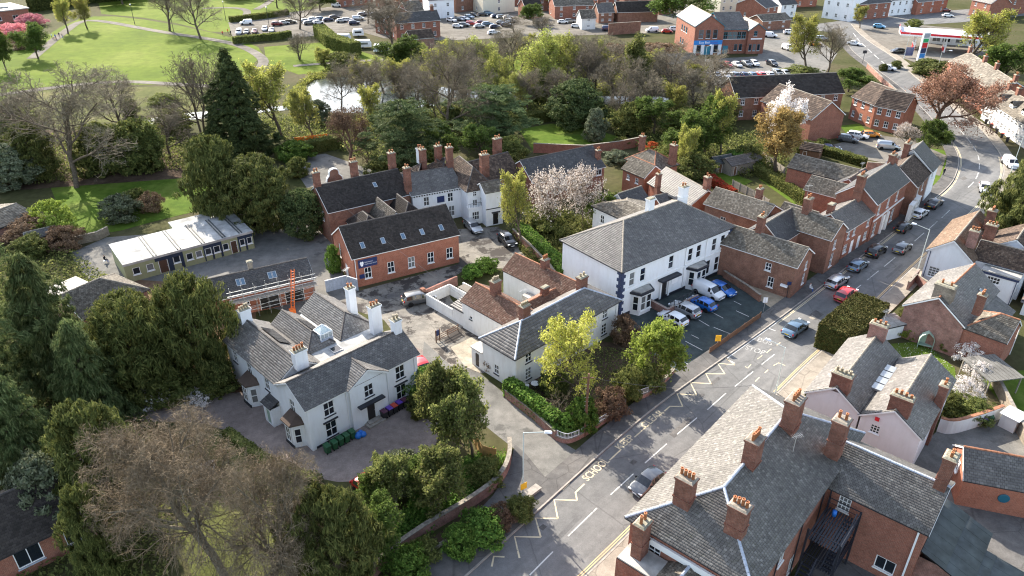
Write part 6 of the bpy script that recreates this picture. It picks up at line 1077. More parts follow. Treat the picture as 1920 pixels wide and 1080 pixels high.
solid_tree('shrub_brown', 55, 2.5, 3, dome, 'leaf_brown', 200, 30, 0.11, 0.14, tr=0.05, rough=0.45, base=0.02); solid_tree('shrub_white', 56, 2.5, 3, dome, 'petal_white', 110, 20, 0.11, 0.14, tr=0.05, rough=0.45, base=0.02); solid_tree('shrub_pink', 57, 4, 5, dome, 'petal_rose', 240, 30, 0.17, 0.13, tr=0.08, rough=0.45, base=0.05); solid_tree('shrub_red', 58, 2, 2, dome, 'leaf_red', 160, 26, 0.11, 0.14, tr=0.05, rough=0.45, base=0.02)
solid_tree('shrub_lime', 59, 3.4, 3.4, dome, 'leaf_lime', 220, 26, 0.14, 0.13, tr=0.06, rough=0.45, base=0.02); solid_tree('holly', 60, 6, 5, egg, 'leaf_grey', 360, 34, 0.18, 0.1, tr=0.15, rough=0.35)
PR = random.Random(3)
def plant(key, x, y, h, w, label, name='tree', cat='tree', group=None, rz=None, k=0.94):
    tm, cm, H, W = PROTO[key]; r = thing(name, label, cat, (x, y, 0.0), PR.uniform(0, 6.28) if rz is None else rz, group); r.scale = (w / W, w / W, h * k / H)
    link('trunk', tm, r); link('crown', cm, r); return r

# ------------------------------------------------------------------ plants: where they stand
T_ = [
 ('bare_wide', -82.36, 132.16, 23.70, 23.19, 'big leafless tree on the left garden lawn edge'),
 ('conifer_cone', -56.52, 150.04, 23.39, 16.17, 'giant dark conical conifer rising above the river'),
 ('yew', -49.70, 117.51, 15.63, 9.96, 'dark yew leaning at the left of the two by the portable classroom'),
 ('yew', -41.90, 114.04, 13.43, 11.51, 'broad brown-green yew just right of the portable classroom roof'),
 ('round_evergreen', -33.78, 111.14, 8.43, 6.90, 'dark round evergreen against the brick schoolhouse gable'),
 ('bare_multi', -67.44, 158.35, 20.69, 15.88, 'leafless many-stemmed tree left of the giant conifer'),
 ('bud', -51.78, 162.80, 16.91, 13.79, 'budding yellow-green tree in front of the pond'),
 ('bare_tall', -34.42, 176.63, 15.53, 12.07, 'ivy-legged bare tree standing against the bright pond'),
 ('bare_wide', -13.76, 157.63, 23.36, 18.57, 'large bare grey tree behind the gabled house'),
 ('bare_red', -32.93, 144.28, 12.46, 11.68, 'rusty bare tree beside the school play court'),
 ('cedar', -20.26, 137.14, 16.05, 16.68, 'dark spreading conifer behind the schoolhouse chimneys'),
 ('cedar', -4.15, 160.55, 12.26, 17.44, 'flat-layered cedar left of the walled lawn'),
 ('willow', -7.90, 200.99, 15.21, 14.09, 'pale green willow at the left end of the meadow'),
 ('willow', 7.11, 198.83, 17.19, 15.31, 'pale green willow in the middle of the meadow'),
 ('willow', 15.08, 200.99, 15.74, 13.38, 'pale green willow right of the meadow above the dark evergreen'),
 ('bare_tall', 0.76, 213.62, 15.92, 13.38, 'bare tree between the meadow willows'),
 ('bare_wide', 22.48, 198.83, 16.40, 15.33, 'brown bare tree right of the meadow willows'),
 ('round_evergreen', 14.72, 170.70, 11.13, 12.28, 'very dark round evergreen beside the walled lawn'),
 ('ivy_trunk', 31.53, 188.62, 18.03, 5.84, 'narrow ivy-clad tree by the low outhouse roof'),
 ('bare_wide', 39.78, 187.64, 16.47, 17.21, 'bare dark tree in front of the low outhouse roof'),
 ('gold', 52.32, 140.04, 14.26, 11.56, 'golden-brown leafing tree in the back gardens'),
 ('white_blossom', 54.22, 148.73, 15.89, 10.29, 'white blossoming tree behind the golden tree'),
 ('copper', 96.73, 167.46, 15.41, 22.81, 'huge coppery beech leaning over the road bend'),
 ('pink_blossom', 84.66, 154.80, 5.86, 5.46, 'little pink magnolia on the parking court corner'),
 ('leafy', 87.40, 150.71, 7.55, 7.33, 'small fresh green tree on the verge of the bend'),
 ('bud', 86.62, 222.41, 16.99, 12.01, 'budding tree at the roadside left of the dark larch'),
 ('bare_tall', 92.26, 221.12, 14.91, 10.13, 'dark leafless larch by the showroom car park exit'),
 ('bud', 136.98, 230.47, 17.76, 17.79, 'pale budding tree right of the filling station'),
 ('leafy', 135.95, 207.71, 11.73, 14.57, 'dark green tree behind the brick terrace at right'),
 ('bud', 129.71, 290.03, 8.65, 7.50, 'small leafy street tree at the far junction'),
 ('leafy', 63.68, 292.14, 18.05, 23.65, 'large olive tree left of the bathroom showroom'),
 ('bud', -160.29, 279.91, 12.69, 9.90, 'pale young tree on the park path, left of a pair'),
 ('bud', -158.36, 290.03, 11.97, 9.45, 'pale young tree on the park path, right of a pair'),
 ('bare_tall', -126.08, 285.90, 18.80, 15.45, 'tall bare park tree above the lawn, left of two'),
 ('bare_wide', -108.87, 270.40, 19.82, 19.24, 'tall bare park tree above the lawn, right of two'),
 ('bare_wide', -78.92, 288.99, 15.74, 18.58, 'bare tree at the edge of the park car park'),
 ('bare_multi', -66.57, 239.05, 8.69, 9.61, 'clump of small bare trees on the riverside green'),
 ('leafy', -149.34, 240.54, 11.25, 10.97, 'round green tree on the park lawn left side'),
 ('leafy', -150.30, 225.04, 11.73, 7.82, 'green tree cut by the left edge of the park'),
 ('bare_tall', -39.29, 254.69, 16.00, 16.55, 'bare tree in front of the riverside brick house'),
 ('leafy', -31.46, 223.06, 10.76, 14.30, 'mid green tree left of the riverside brick house'),
 ('bud', -28.29, 186.68, 13.14, 10.59, 'budding tree on the right bank of the pond'),
 ('leafy', -6.62, 147.44, 7.66, 8.72, 'bushy green tree behind the tall chimney stacks'),
 ('ivy_trunk', -13.27, 160.55, 8.58, 4.68, 'silver ivy-wrapped trunk by the cedar'),
 ('holly', -45.47, 173.20, 5.59, 5.01, 'dark holly at the edge of the pond'),
 ('cypress', -64.35, 169.07, 11.05, 4.87, 'slim green conifer behind the giant conifer'),
 ('holly', -94.37, 133.24, 8.40, 9.00, 'silvery holly at the left garden corner'),
 ('yew', -92.31, 136.86, 11.53, 9.15, 'dark shrubby yew behind the left garden, leftmost'),
 ('shrub_dark', -80.62, 140.64, 10.17, 10.43, 'dark thicket behind the left garden below the bare tree'),
 ('shrub_dark', -74.30, 141.23, 10.83, 9.41, 'dark thicket behind the left garden, nearest the river gap'),
 ('ivy_trunk', -70.50, 141.83, 10.65, 4.20, 'leaning ivy-covered trunk behind the left garden'),
 ('pine', -56.00, 65.85, 22.28, 10.58, 'huge dark pine filling the left edge'),
 ('cypress', -51.77, 69.75, 18.51, 8.81, 'tall feathery cypress right of the edge pine'),
 ('yew_wide', -42.66, 69.75, 13.01, 10.15, 'dark yew left of the pair beside the villa'),
 ('yew_wide', -36.51, 71.61, 14.62, 9.09, 'dark yew right of the pair beside the villa'),
 ('cypress', -47.04, 55.04, 13.58, 6.56, 'drooping feathery cypress at the left edge'),
 ('yew', -38.25, 51.50, 13.01, 7.26, 'brown-green yew beside the leafless near tree'),
 ('holly', -41.74, 49.19, 8.73, 5.72, 'grey-green holly above the bungalow roof'),
 ('yew', -34.87, 43.82, 10.80, 4.18, 'yew between the bungalow and the leafless near tree'),
 ('cypress', -44.57, 63.12, 14.25, 7.20, 'shaded cypress between the edge pines and the villa yews'),
 ('bare_near', -24.37, 43.27, 17.42, 19.54, 'big spreading leafless tree over the villa lawn at bottom'),
 ('bare_near', -20.19, 41.40, 16.50, 13.69, 'second leafless tree right of the big spreading one at bottom'),
 ('yew', -14.10, 40.89, 13.36, 7.09, 'dark green yew at the bottom beside the leafless tree'),
 ('evergreen_oak', -4.10, 57.94, 11.50, 6.58, 'evergreen tree at the lane mouth, right of two'),
 ('evergreen_oak', -6.77, 59.30, 11.40, 6.96, 'evergreen tree at the lane mouth, left of two'),
 ('yellow', 7.76, 67.57, 11.65, 9.26, 'yellow-green flowering tree in the front garden'),
 ('birch', 16.86, 71.19, 9.01, 6.38, 'weeping lime-green birch by the car park'),
 ('bare_small', 5.21, 63.12, 4.69, 3.99, 'small bare pruned tree in the front garden'),
 ('bud', 1.71, 107.19, 13.46, 6.63, 'pale wispy tree behind the school drive'),
 ('pink_blossom', 7.04, 111.55, 12.55, 9.01, 'pink and white magnolia behind the school drive'),
 ('pink_blossom', 11.61, 113.62, 11.62, 6.80, 'pale magnolia left of the white annex'),
 ('leafy', 14.84, 114.68, 6.26, 5.33, 'green bushy tree against the white annex wall'),
 ('shrub_green', 5.28, 111.55, 5.23, 6.53, 'tangled green bush under the magnolias'),
 ('yew', 78.85, 105.67, 16.25, 9.78, 'dark evergreen at the right edge beyond the white cottage'),
 ('evergreen_oak', 79.19, 111.55, 8.45, 6.92, 'olive green bush tree beside the white cottage roof'),
 ('leafy', 40.44, 150.71, 12.61, 10.46, 'bare-topped green tree in the back gardens'),
 ('leafy', 31.82, 163.18, 9.03, 11.26, 'bushy green tree right of the walled lawn'),
 ('leafy', 35.85, 147.44, 8.43, 9.79, 'broad green bush tree below the court houses'),
 ('shrub_green', 26.68, 165.10, 7.32, 7.20, 'olive bush at the corner of the walled lawn'),
 ('leafy', 90.46, 200.99, 6.22, 10.69, 'ivy green tree between the court houses and road'),
 ('bud', 43.02, 147.44, 14.33, 7.54, 'thin budding tree behind the back garden sheds'),
 ('bare_tall', 19.97, 191.58, 14.94, 10.81, 'bare tree rising behind the round evergreen'),
 ('bare_wide', -85.29, 160.55, 16.52, 16.18, 'wispy bare tree above the left river reach'),
 ('shrub_green', 6.89, 191.58, 8.15, 8.18, 'willow scrub on the near river bank'),
 ('bud', -30.33, 150.71, 9.11, 5.54, 'thin budding tree by the play court'),
 ('holly', 18.25, 159.45, 7.73, 4.66, 'dark holly right of the very dark evergreen'),

 ('bare_wide', -10.66, 184.31, 13.65, 14.39, 'grey bare tree left of the flat-layered cedar'), ('bare_tall', -21.47, 173.20, 14.84, 11.13, 'bare tree on the pond bank behind the spreading conifer'), ('bare_wide', 26.07, 179.72, 14.63, 14.06, 'bare twiggy tree right of the round evergreen'), ('bare_multi', 33.19, 175.33, 11.95, 11.30, 'bare many-stemmed tree above the back gardens'), ('bare_wide', 44.33, 179.72, 13.40, 14.08, 'bare twiggy tree below the bathroom showroom'), ('bud', -43.83, 160.55, 12.03, 8.14, 'small budding tree right of the pond-front budding tree'),
 ('bare_tall', 11.73, 179.72, 12.17, 8.98, 'thin bare tree on the river bank behind the walled lawn'), ('willow', -2.75, 191.58, 13.39, 10.83, 'small pale willow close to the river'), ('bare_wide', -70.59, 147.44, 12.21, 11.90, 'bare tree in the dark thicket left of the giant conifer'), ('bare_wide', -99.27, 147.44, 16.42, 13.96, 'bare tree at the left edge above the thicket'), ('bud', 34.52, 138.29, 10.17, 6.17, 'wispy budding tree by the allotment'), ('leafy', -14.90, 141.23, 10.31, 8.37, 'green tree right of the spreading conifer'),
 ('bare_tall', 53.38, 202.08, 11.22, 11.38, 'dark bare tree at the low outhouse corner'), ('bud', -32.75, 165.10, 12.04, 7.15, 'yellowish tree at the near pond edge'), ('bare_wide', -42.93, 283.88, 14.63, 15.40, 'bare tree behind the park car park lane'), ('leafy', 22.38, 330.02, 8.39, 20.01, 'dark green tree at the top centre edge'),
]
for key, x, y, h_, w_, lb in [(t[0],) + tuple(t[1:5]) + (t[5],) for t in T_]: plant(key, x, y, h_, w_, lb, 'shrub' if key.startswith('shrub') else 'tree', 'bush' if key.startswith('shrub') else 'tree')
S_ = [
 ('shrub_grey', -67.12, 117.51, 4.91, 5.63, 'silvery round bush on the left garden lawn'), ('shrub_brown', -63.52, 121.39, 3.73, 3.92, 'dark purple bush on the left garden lawn'), ('shrub_dark', -67.07, 123.04, 3.66, 3.78, 'dark green bush between the silvery and purple bushes'),
 ('shrub_pink', -176.21, 274.13, 5.06, 11.29, 'pink cherry at the park edge by the pavilion'), ('shrub_pink', -182.23, 296.43, 4.63, 8.89, 'rosy cherry behind the park green tree'), ('shrub_brown', -161.99, 256.35, 5.14, 8.86, 'orange-brown bush under the park cherries'),
 ('shrub_lime', -74.79, 111.55, 6.44, 6.08, 'cream flowering bush beside the left garden wall'), ('shrub_brown', -78.06, 109.53, 4.25, 6.88, 'tangled bare bush by the left garage roof'), ('shrub_brown', -70.91, 106.61, 4.19, 5.05, 'brown briar bush by the portable classroom end'),
 ('shrub_brown', -46.09, 82.33, 4.85, 6.21, 'rusty bramble bush behind the villa yews'), ('shrub_brown', -48.94, 78.60, 5.13, 5.33, 'rusty bramble bush beside the outbuilding roof'), ('shrub_dark', -74.86, 103.81, 3.67, 4.95, 'dark bush under the left pines top'),
 ('shrub_green', -38.48, 68.25, 4.11, 5.43, 'green bush in the shaded bed by the drive'), ('shrub_white', -40.43, 67.08, 2.40, 3.60, 'white blossoming heather patch in the villa bed'), ('shrub_white', -35.48, 67.57, 2.03, 3.01, 'white blossoming heather patch nearest the villa'), ('shrub_dark', -33.93, 69.25, 4.72, 4.26, 'dark bush against the villa side'), ('shrub_dark', -44.33, 69.75, 5.24, 4.28, 'dark bush at the far end of the villa bed'),
 ('shrub_bright', -10.13, 68.75, 3.75, 3.64, 'bright green bush at the villa corner'), ('shrub_dark', -10.08, 65.38, 2.96, 2.94, 'dark round bush by the wheelie bins'), ('shrub_grey', -10.63, 54.67, 3.94, 4.15, 'flowering bush at the drive edge, leftmost of the roadside group'),
 ('leafy', -12.44, 50.69, 5.35, 3.94, 'green bush in front of the orange-red car'), ('evergreen_oak', -10.73, 50.30, 7.74, 5.58, 'bright feathery bush tree beside the red car'), ('evergreen_oak', -6.36, 51.84, 8.11, 6.43, 'bright feathery bush tree by the timber fence'), ('leafy', -8.68, 52.18, 5.39, 4.51, 'green bush between the two feathery bush trees'), ('shrub_green', -2.63, 54.67, 2.99, 3.13, 'green bush below the timber fence'), ('leafy', -11.55, 45.82, 7.37, 5.04, 'green bush tree behind the boundary wall at bottom'),
 ('yew', -18.56, 44.67, 9.98, 3.13, 'dark slim yew between the leafless tree and the bottom yew'),
 ('shrub_bright', -2.65, 47.62, 3.34, 3.81, 'bright green bush in the roadside bed behind the bench'), ('shrub_bright', -4.49, 46.12, 3.31, 2.80, 'bright green bush left of the first roadside bush'), ('shrub_brown', -1.23, 48.87, 3.03, 2.42, 'brown flower bush in the roadside bed'), ('shrub_green', 0.75, 50.49, 2.39, 2.58, 'low green bush at the foot of the lamp post'), ('shrub_bright', -8.88, 43.27, 3.59, 3.59, 'bright green bush at the bottom edge'), ('shrub_green', -7.51, 45.53, 2.33, 2.33, 'low bush beside the roadside bench'),
 ('shrub_bright', 7.60, 62.68, 4.68, 2.95, 'glossy green bush round the telegraph pole'), ('shrub_brown', 10.94, 65.10, 3.89, 3.27, 'russet bush behind the garden railings'), ('shrub_green', 13.13, 68.25, 4.47, 3.13, 'leafy green bush by the garden gate'), ('shrub_green', 15.84, 69.96, 3.63, 3.44, 'leafy bush under the weeping birch'), ('shrub_dark', 4.94, 69.25, 3.40, 3.42, 'dark green bush against the white house front'), ('shrub_brown', 14.20, 79.81, 4.16, 3.11, 'bare reddish bush at the white house corner'), ('shrub_bright', 5.72, 62.07, 2.69, 2.27, 'low cream-green bush at the railings corner'),
 ('shrub_bright', -3.85, 98.88, 2.34, 3.19, 'clipped bright bush behind the yard wall, right of two'), ('shrub_bright', -5.92, 96.88, 2.31, 2.67, 'clipped bright bush behind the yard wall, left of two'), ('shrub_bright', -26.53, 98.55, 4.88, 2.06, 'small bright conifer at the hall corner'), ('shrub_bright', -3.32, 76.82, 2.61, 1.06, 'climbing green plant by the white porch'), ('shrub_brown', -2.26, 73.99, 2.73, 2.57, 'woody wisteria on the white house corner'),
 ('shrub_grey', 21.32, 145.84, 2.84, 4.57, 'cream flowering bush beside the brick cottage'), ('shrub_red', 29.71, 152.39, 2.46, 2.48, 'bright red bush by the back garden wall'), ('shrub_green', 23.68, 155.85, 2.38, 3.45, 'small bush at the lawn end'), ('shrub_green', 33.64, 147.44, 4.33, 6.57, 'round green bush left of the garden sheds'), ('shrub_green', 35.57, 138.29, 4.90, 7.26, 'green bush behind the allotment fence'), ('shrub_bright', 46.04, 144.28, 3.38, 6.46, 'bright bush behind the weathered shed'), ('shrub_green', 29.29, 138.29, 4.37, 6.23, 'green bush behind the brick cottages'),
 ('shrub_dark', 17.74, 120.23, 4.20, 4.63, 'dark shrub in front of the brick cottage gable'), ('shrub_green', 34.41, 123.76, 3.37, 2.85, 'lime shrub beside the garden path'), ('shrub_dark', 0.00, 138.29, 4.90, 5.19, 'dark bush behind the chimney stack'),
 ('shrub_lime', 51.43, 81.06, 2.44, 2.74, 'pale lime bush at the brick cottage corner'), ('shrub_green', 52.88, 84.97, 1.83, 2.13, 'green bush by the pavement hedge stub'), ('shrub_white', 55.74, 74.88, 3.28, 2.97, 'white flowering climber, upper of three'), ('shrub_white', 54.37, 70.78, 3.43, 2.61, 'white flowering climber, middle of three'), ('shrub_white', 50.94, 67.57, 3.51, 3.12, 'white flowering climber, lowest of three'), ('shrub_green', 50.76, 64.74, 2.51, 3.86, 'green bush on the whitewashed wall'), ('shrub_green', 48.56, 65.85, 2.60, 2.96, 'daisy-dotted bush beside the twin roof house'), ('shrub_green', 54.04, 78.00, 1.60, 1.74, 'small clump by the arched seat'),
 ('shrub_dark', 115.35, 227.73, 2.51, 2.88, 'roadside planter bush at the island'), ('shrub_dark', 109.90, 224.38, 2.33, 2.21, 'small planter bush beside the road'), ('shrub_green', 150.59, 292.14, 3.44, 5.19, 'bush on the far side of the filling station'), ('shrub_green', 84.21, 218.57, 2.74, 9.24, 'planted bed below the budding roadside tree'), ('shrub_dark', 124.19, 213.62, 5.64, 12.04, 'dark bush bank right of the price totem'), ('shrub_dark', 127.75, 204.86, 6.45, 11.59, 'dark bush bank behind the brick terrace'), ('shrub_dark', 121.14, 219.84, 4.86, 9.27, 'dark bush bank nearest the price totem'),
 ('shrub_green', 67.01, 155.85, 2.03, 2.76, 'small bush at the foot of the blank gable'), ('shrub_dark', 61.78, 150.71, 3.25, 4.47, 'dark bush beside the golden tree'), ('shrub_bright', -44.67, 147.44, 4.33, 6.57, 'green scrub by the orange netting'), ('shrub_green', -76.41, 165.10, 6.13, 7.21, 'bushy scrub on the river bank, left of the giant conifer'), ('shrub_dark', -92.62, 178.38, 4.68, 3.86, 'dark bush on the river bank grass'), ('shrub_green', -88.34, 188.62, 2.86, 6.77, 'low scrub along the park river bank'), ('shrub_dark', -62.32, 147.44, 6.23, 7.64, 'dark scrub at the foot of the giant conifer'), ('shrub_green', -112.79, 165.10, 7.32, 9.60, 'green scrub at the left edge above the holly'), ('shrub_lime', -117.56, 169.07, 4.38, 7.38, 'lime scrub cut by the left edge'),
 ('shrub_green', 0.00, 147.44, 5.67, 5.47, 'green bush left of the tall twin chimney'), ('shrub_green', 47.51, 171.11, 5.66, 9.92, 'olive scrub below the low outhouse'), ('shrub_green', 39.42, 165.10, 6.13, 8.41, 'olive scrub in front of the back gardens'), ('shrub_green', 47.67, 144.28, 4.49, 6.45, 'olive scrub behind the white blossom'), ('shrub_green', -51.00, 226.38, 5.43, 9.51, 'green bush on the riverside by the caravans'), ('shrub_brown', 32.73, 233.27, 6.34, 14.63, 'pinkish bare scrub in the far gardens'), ('shrub_brown', 45.41, 240.54, 5.21, 15.05, 'pinkish bare scrub right of the far gardens'),
 ('shrub_dark', -41.85, 138.29, 4.15, 4.16, 'dark bush at the play court corner'), ('shrub_dark', -24.48, 134.06, 5.85, 6.06, 'dark bush behind the schoolhouse ridge'),
]
for key, x, y, h_, w_, lb in [(t[0],) + tuple(t[1:5]) + (t[5],) for t in S_]: plant(key, x, y, h_, w_, lb, 'shrub', 'bush', k=0.9)
BELT = []
for key, x, y, h_, w_ in (('bare_wide', -42.63, 184.31, 12.39, 10.48), ('bare_tall', -26.07, 179.72, 14.01, 8.95), ('bud', -19.97, 191.58, 14.68, 13.52), ('bare_tall', -12.68, 196.71, 14.97, 11.06), ('bare_wide', -4.33, 202.08, 13.93, 12.76), ('bare_tall', 8.87, 207.71, 12.15, 10.19), ('bare_wide', 19.21, 207.71, 14.22, 13.07), ('bare_wide', 27.26, 213.62, 11.70, 13.45), ('bare_tall', 32.51, 207.71, 12.15, 11.65), ('bare_wide', 36.36, 199.36, 11.11, 12.66), ('bare_multi', 44.08, 191.58, 10.79, 10.87), ('bare_wide', 49.54, 179.72, 10.92, 10.28), ('bare_tall', 3.95, 181.99, 11.65, 9.08), ('bare_wide', 25.99, 169.07, 11.05, 9.74), ('bare_multi', 20.72, 226.38, 8.48, 11.05), ('bare_wide', -9.90, 169.07, 12.24, 10.94)):
    BELT.append(('leafless tree of the river belt, counted from the left the %s', 'bare trees of the river belt', key, x, y, h_, w_))
for key, x, y, h_, w_ in (('bud', -10.60, 213.62, 11.70, 11.95), ('willow', 21.90, 204.86, 13.39, 11.49), ('bud', 35.04, 204.86, 10.65, 11.53), ('bud', 46.83, 191.58, 10.79, 10.87), ('bud', -38.57, 191.58, 10.79, 9.51), ('willow', -16.26, 207.71, 12.84, 11.64), ('bud', 2.36, 223.06, 11.06, 10.88), ('willow', 12.42, 219.84, 11.67, 12.26), ('bud', 26.78, 196.71, 11.00, 9.73), ('willow', -34.22, 199.36, 10.43, 9.85), ('bud', 37.89, 173.20, 10.03, 8.72), ('willow', -0.65, 179.72, 10.92, 7.71), ('bud', -17.68, 173.20, 10.03, 7.47), ('bud', -55.78, 226.38, 6.20, 7.91), ('willow', -27.82, 233.27, 6.34, 9.75)):
    BELT.append(('pale budding tree of the river belt, counted from the left the %s', 'budding trees of the river belt', key, x, y, h_, w_))
for key, x, y, h_, w_ in (('leafy', 8.20, 299.73, 7.75, 10.18), ('bare_wide', 0.97, 281.88, 6.82, 13.49), ('bare_wide', -55.34, 299.73, 10.60, 12.19), ('leafy', -80.57, 330.02, 8.39, 13.34), ('bare_wide', -100.32, 336.76, 11.67, 15.82), ('leafy', 38.18, 311.21, 6.01, 8.44), ('bare_tall', 11.17, 269.48, 8.85, 9.23), ('leafy', -126.62, 361.69, 8.61, 19.36), ('leafy', -170.92, 346.63, 10.46, 18.58)):
    BELT.append(('distant tree among roofs along the top edge, counted from the left the %s', 'trees among the far roofs', key, x, y, h_, w_))
NTH = ('first', 'second', 'third', 'fourth', 'fifth', 'sixth', 'seventh', 'eighth', 'ninth', 'tenth', 'eleventh', 'twelfth', 'thirteenth', 'fourteenth', 'fifteenth', 'sixteenth')
for gname in sorted({b[1] for b in BELT}):
    for i, b in enumerate(sorted((b for b in BELT if b[1] == gname), key=lambda b: b[3] / b[4])): plant(*b[2:], b[0] % NTH[i], group=gname)
HR = np.random.default_rng(9)
def hedge(label, line, w, h, leaf='leaf_hedge', dens=70, size=0.13, core='leaf_yew', name='hedge', lumpy=0.12):
    """clipped hedge along a line: dark core and leaves over every face"""
    l = resample(line, 0.6); a, b = offset_line(l, w / 2), offset_line(l, -w / 2); t = thing(name, label, 'hedge', (l[0][0], l[0][1], 0)); ox, oy = l[0]
    n = len(l); c = MB(); a2, b2 = offset_line(l, w / 2 - 0.08), offset_line(l, -w / 2 + 0.08)
    vs = [(p[0] - ox, p[1] - oy, z) for z in (0, h - 0.08) for q in (a2, b2) for p in q]
    fs = [(2 * n + k, 2 * n + k + 1, 3 * n + k + 1, 3 * n + k) for k in range(n - 1)] + [(k, k + 1, 2 * n + k + 1, 2 * n + k) for k in range(n - 1)] + [(n + k + 1, n + k, 3 * n + k, 3 * n + k + 1) for k in range(n - 1)] + [(0, 2 * n, 3 * n, n), (n - 1, 2 * n - 1, 4 * n - 1, 3 * n - 1)]
    c.add(vs, fs); c.build('core', core, t)
    L = sum(math.dist(p, q) for p, q in zip(l, l[1:])); N = int((L + w) * (w + 2 * h) * dens); L_, A_, B_ = np.array(l), np.array(a), np.array(b)
    s = HR.uniform(0, n - 1.001, N); i = s.astype(int); f = (s - i)[:, None]; pa = A_[i] * (1 - f) + A_[i + 1] * f; pb = B_[i] * (1 - f) + B_[i + 1] * f; u = HR.uniform(0, w + 2 * h, N)
    top = (u > h) & (u < h + w); k = np.where(top, (u - h) / w, np.where(u <= h, 0, 1))[:, None]; z = np.where(top, h, np.where(u <= h, u, u - h - w)); xy = pa * (1 - k) + pb * k
    m = int(2 * w * h * dens); e = HR.integers(0, 2, m); ke = HR.uniform(0, 1, m)[:, None]; xe = np.where(e[:, None] == 0, A_[0] * (1 - ke) + B_[0] * ke, A_[-1] * (1 - ke) + B_[-1] * ke)
    pts = np.concatenate([np.c_[xy, z], np.c_[xe, HR.uniform(0, h, m)]]); wave = np.sin(pts[:, 0] * 1.7) * np.cos(pts[:, 1] * 1.3) * lumpy; pts[:, 2] += np.where(pts[:, 2] > h * .9, wave, 0); pts += HR.normal(0, 0.05, pts.shape); pts -= np.array([ox, oy, 0])
    v, fq = leafquads(HR, pts, size, np.tile([0, 0, 1.0], (len(pts), 1)), 0.4); tag(link('leaves', np_mesh('leaves', v, fq, leaf), t), kind='stuff'); return t
hedge('tall clipped yew hedge between the street and the twin roof house', [(39.68, 76.94), (47.41, 84.70)], 4.4, 3.6, size=0.14, dens=90)
hedge('glossy laurel hedge on the wall beside the lane', [(-0.49, 68.95), (2.37, 65.38), (4.92, 62.07)], 1.3, 2.2, 'leaf_laurel', size=0.16)
hedge('ivy bank along the school drive wall', [(1.31, 110.33), (4.34, 104.18), (6.71, 98.55), (7.73, 94.30)], 1.6, 2.6, 'leaf_laurel', size=0.17)
hedge('dark hedge along the river side of the walled lawn', [(0.00, 170.70), (10.23, 175.76)], 1.8, 2.4, 'leaf_yew'); hedge('dark hedge closing the school play court', [(-48.53, 147.44), (-42.92, 151.71), (-36.90, 155.50)], 2.0, 2.6, 'leaf_yew')
hedge('clipped hedge between the back gardens', [(48.25, 139.46), (49.97, 134.06), (52.85, 124.01)], 1.6, 1.8, 'leaf_mid', size=.15); hedge('flowering red hedge beside the garden path', [(37.08, 139.46), (38.43, 132.70), (40.49, 126.97)], 1.4, 1.6, 'leaf_red', size=.15); hedge('low hedge by the parking court', [(64.73, 152.05), (67.77, 148.73), (71.25, 143.66)], 1.6, 1.6, 'leaf_mid', size=.15)
hedge('park car park hedge along the lawn side', [(-95.15, 263.21), (-82.17, 270.40), (-78.46, 274.13)], 2.2, 2.2, 'leaf_mid', 30, .25); hedge('park car park hedge along the far side', [(-109.33, 303.09), (-97.91, 312.40), (-91.32, 319.74)], 2.2, 2.0, 'leaf_mid', 30, .25); hedge('bushy hedge beside the caravans', [(-68.49, 276.03), (-60.52, 258.04), (-49.94, 245.09)], 4, 4, 'leaf_mid', 30, .25); hedge('dark boundary hedge at the top of the park', [(-199.96, 327.39), (-188.76, 349.55), (-157.18, 371.32)], 4, 6, 'leaf_yew', 20, .4)
hedge('small clipped hedge stub beside the brick cottage', [(51.81, 84.17), (53.82, 86.06)], 0.9, 1.2, 'leaf_hedge'); hedge('mown bank at the edge of the gravel drive', [(-30.62, 62.07), (-28.29, 60.12), (-25.01, 57.46), (-21.27, 55.55), (-18.95, 54.67)], 1.0, 0.7, 'leaf_mid', 60, .13); hedge('low green edging of the villa flower bed', [(-42.76, 67.57), (-38.06, 67.18), (-34.13, 68.06)], 0.6, 0.4, 'leaf_grey', 60, .12)

# ground cover that nobody could count
def cover(name, label, poly, n, leaf, size, hmax, seed):
    rng = np.random.default_rng(seed); P = np.array(poly); lo, hi = P.min(0), P.max(0); q = rng.uniform(lo, hi, (n * 4, 2)); ins = np.zeros(len(q), bool); j = len(P) - 1
    for i in range(len(P)):
        c = ((P[i, 1] > q[:, 1]) != (P[j, 1] > q[:, 1])) & (q[:, 0] < (P[j, 0] - P[i, 0]) * (q[:, 1] - P[i, 1]) / (P[j, 1] - P[i, 1] + 1e-12) + P[i, 0]); ins ^= c; j = i
    q = q[ins][:n]; z = rng.uniform(0.02, 1, len(q)) ** 2 * hmax * (0.4 + 0.6 * (np.sin(q[:, 0] * 0.9) * np.cos(q[:, 1] * 0.8) * .5 + .5)); v, f = leafquads(rng, np.c_[q, z], size, np.tile([0, 0, 1.0], (len(q), 1)), 0.45)
    tag(link(name, np_mesh(name, v, f, leaf)), label, 'ground cover', kind='stuff')
cover('undergrowth', 'dark ivy undergrowth behind the left garden lawn', [(-118.92, 161.29), (-92.18, 165.10), (-76.41, 165.10), (-59.56, 147.44), (-61.52, 140.64), (-70.50, 141.83), (-87.71, 134.06), (-101.14, 132.70)], 16000, 'leaf_mid', 0.24, 2.2, 1)
cover('undergrowth', 'scrubby undergrowth along the pond banks', [(-63.47, 178.38), (-43.67, 176.63), (-24.93, 181.08), (-8.15, 188.62), (29.63, 186.68), (39.97, 184.31), (28.43, 160.55), (16.42, 173.20), (2.54, 174.04), (-4.71, 159.45), (-28.68, 147.44), (-46.83, 158.35), (-60.64, 165.10)], 26000, 'leaf_mid', 0.26, 2.4, 2)
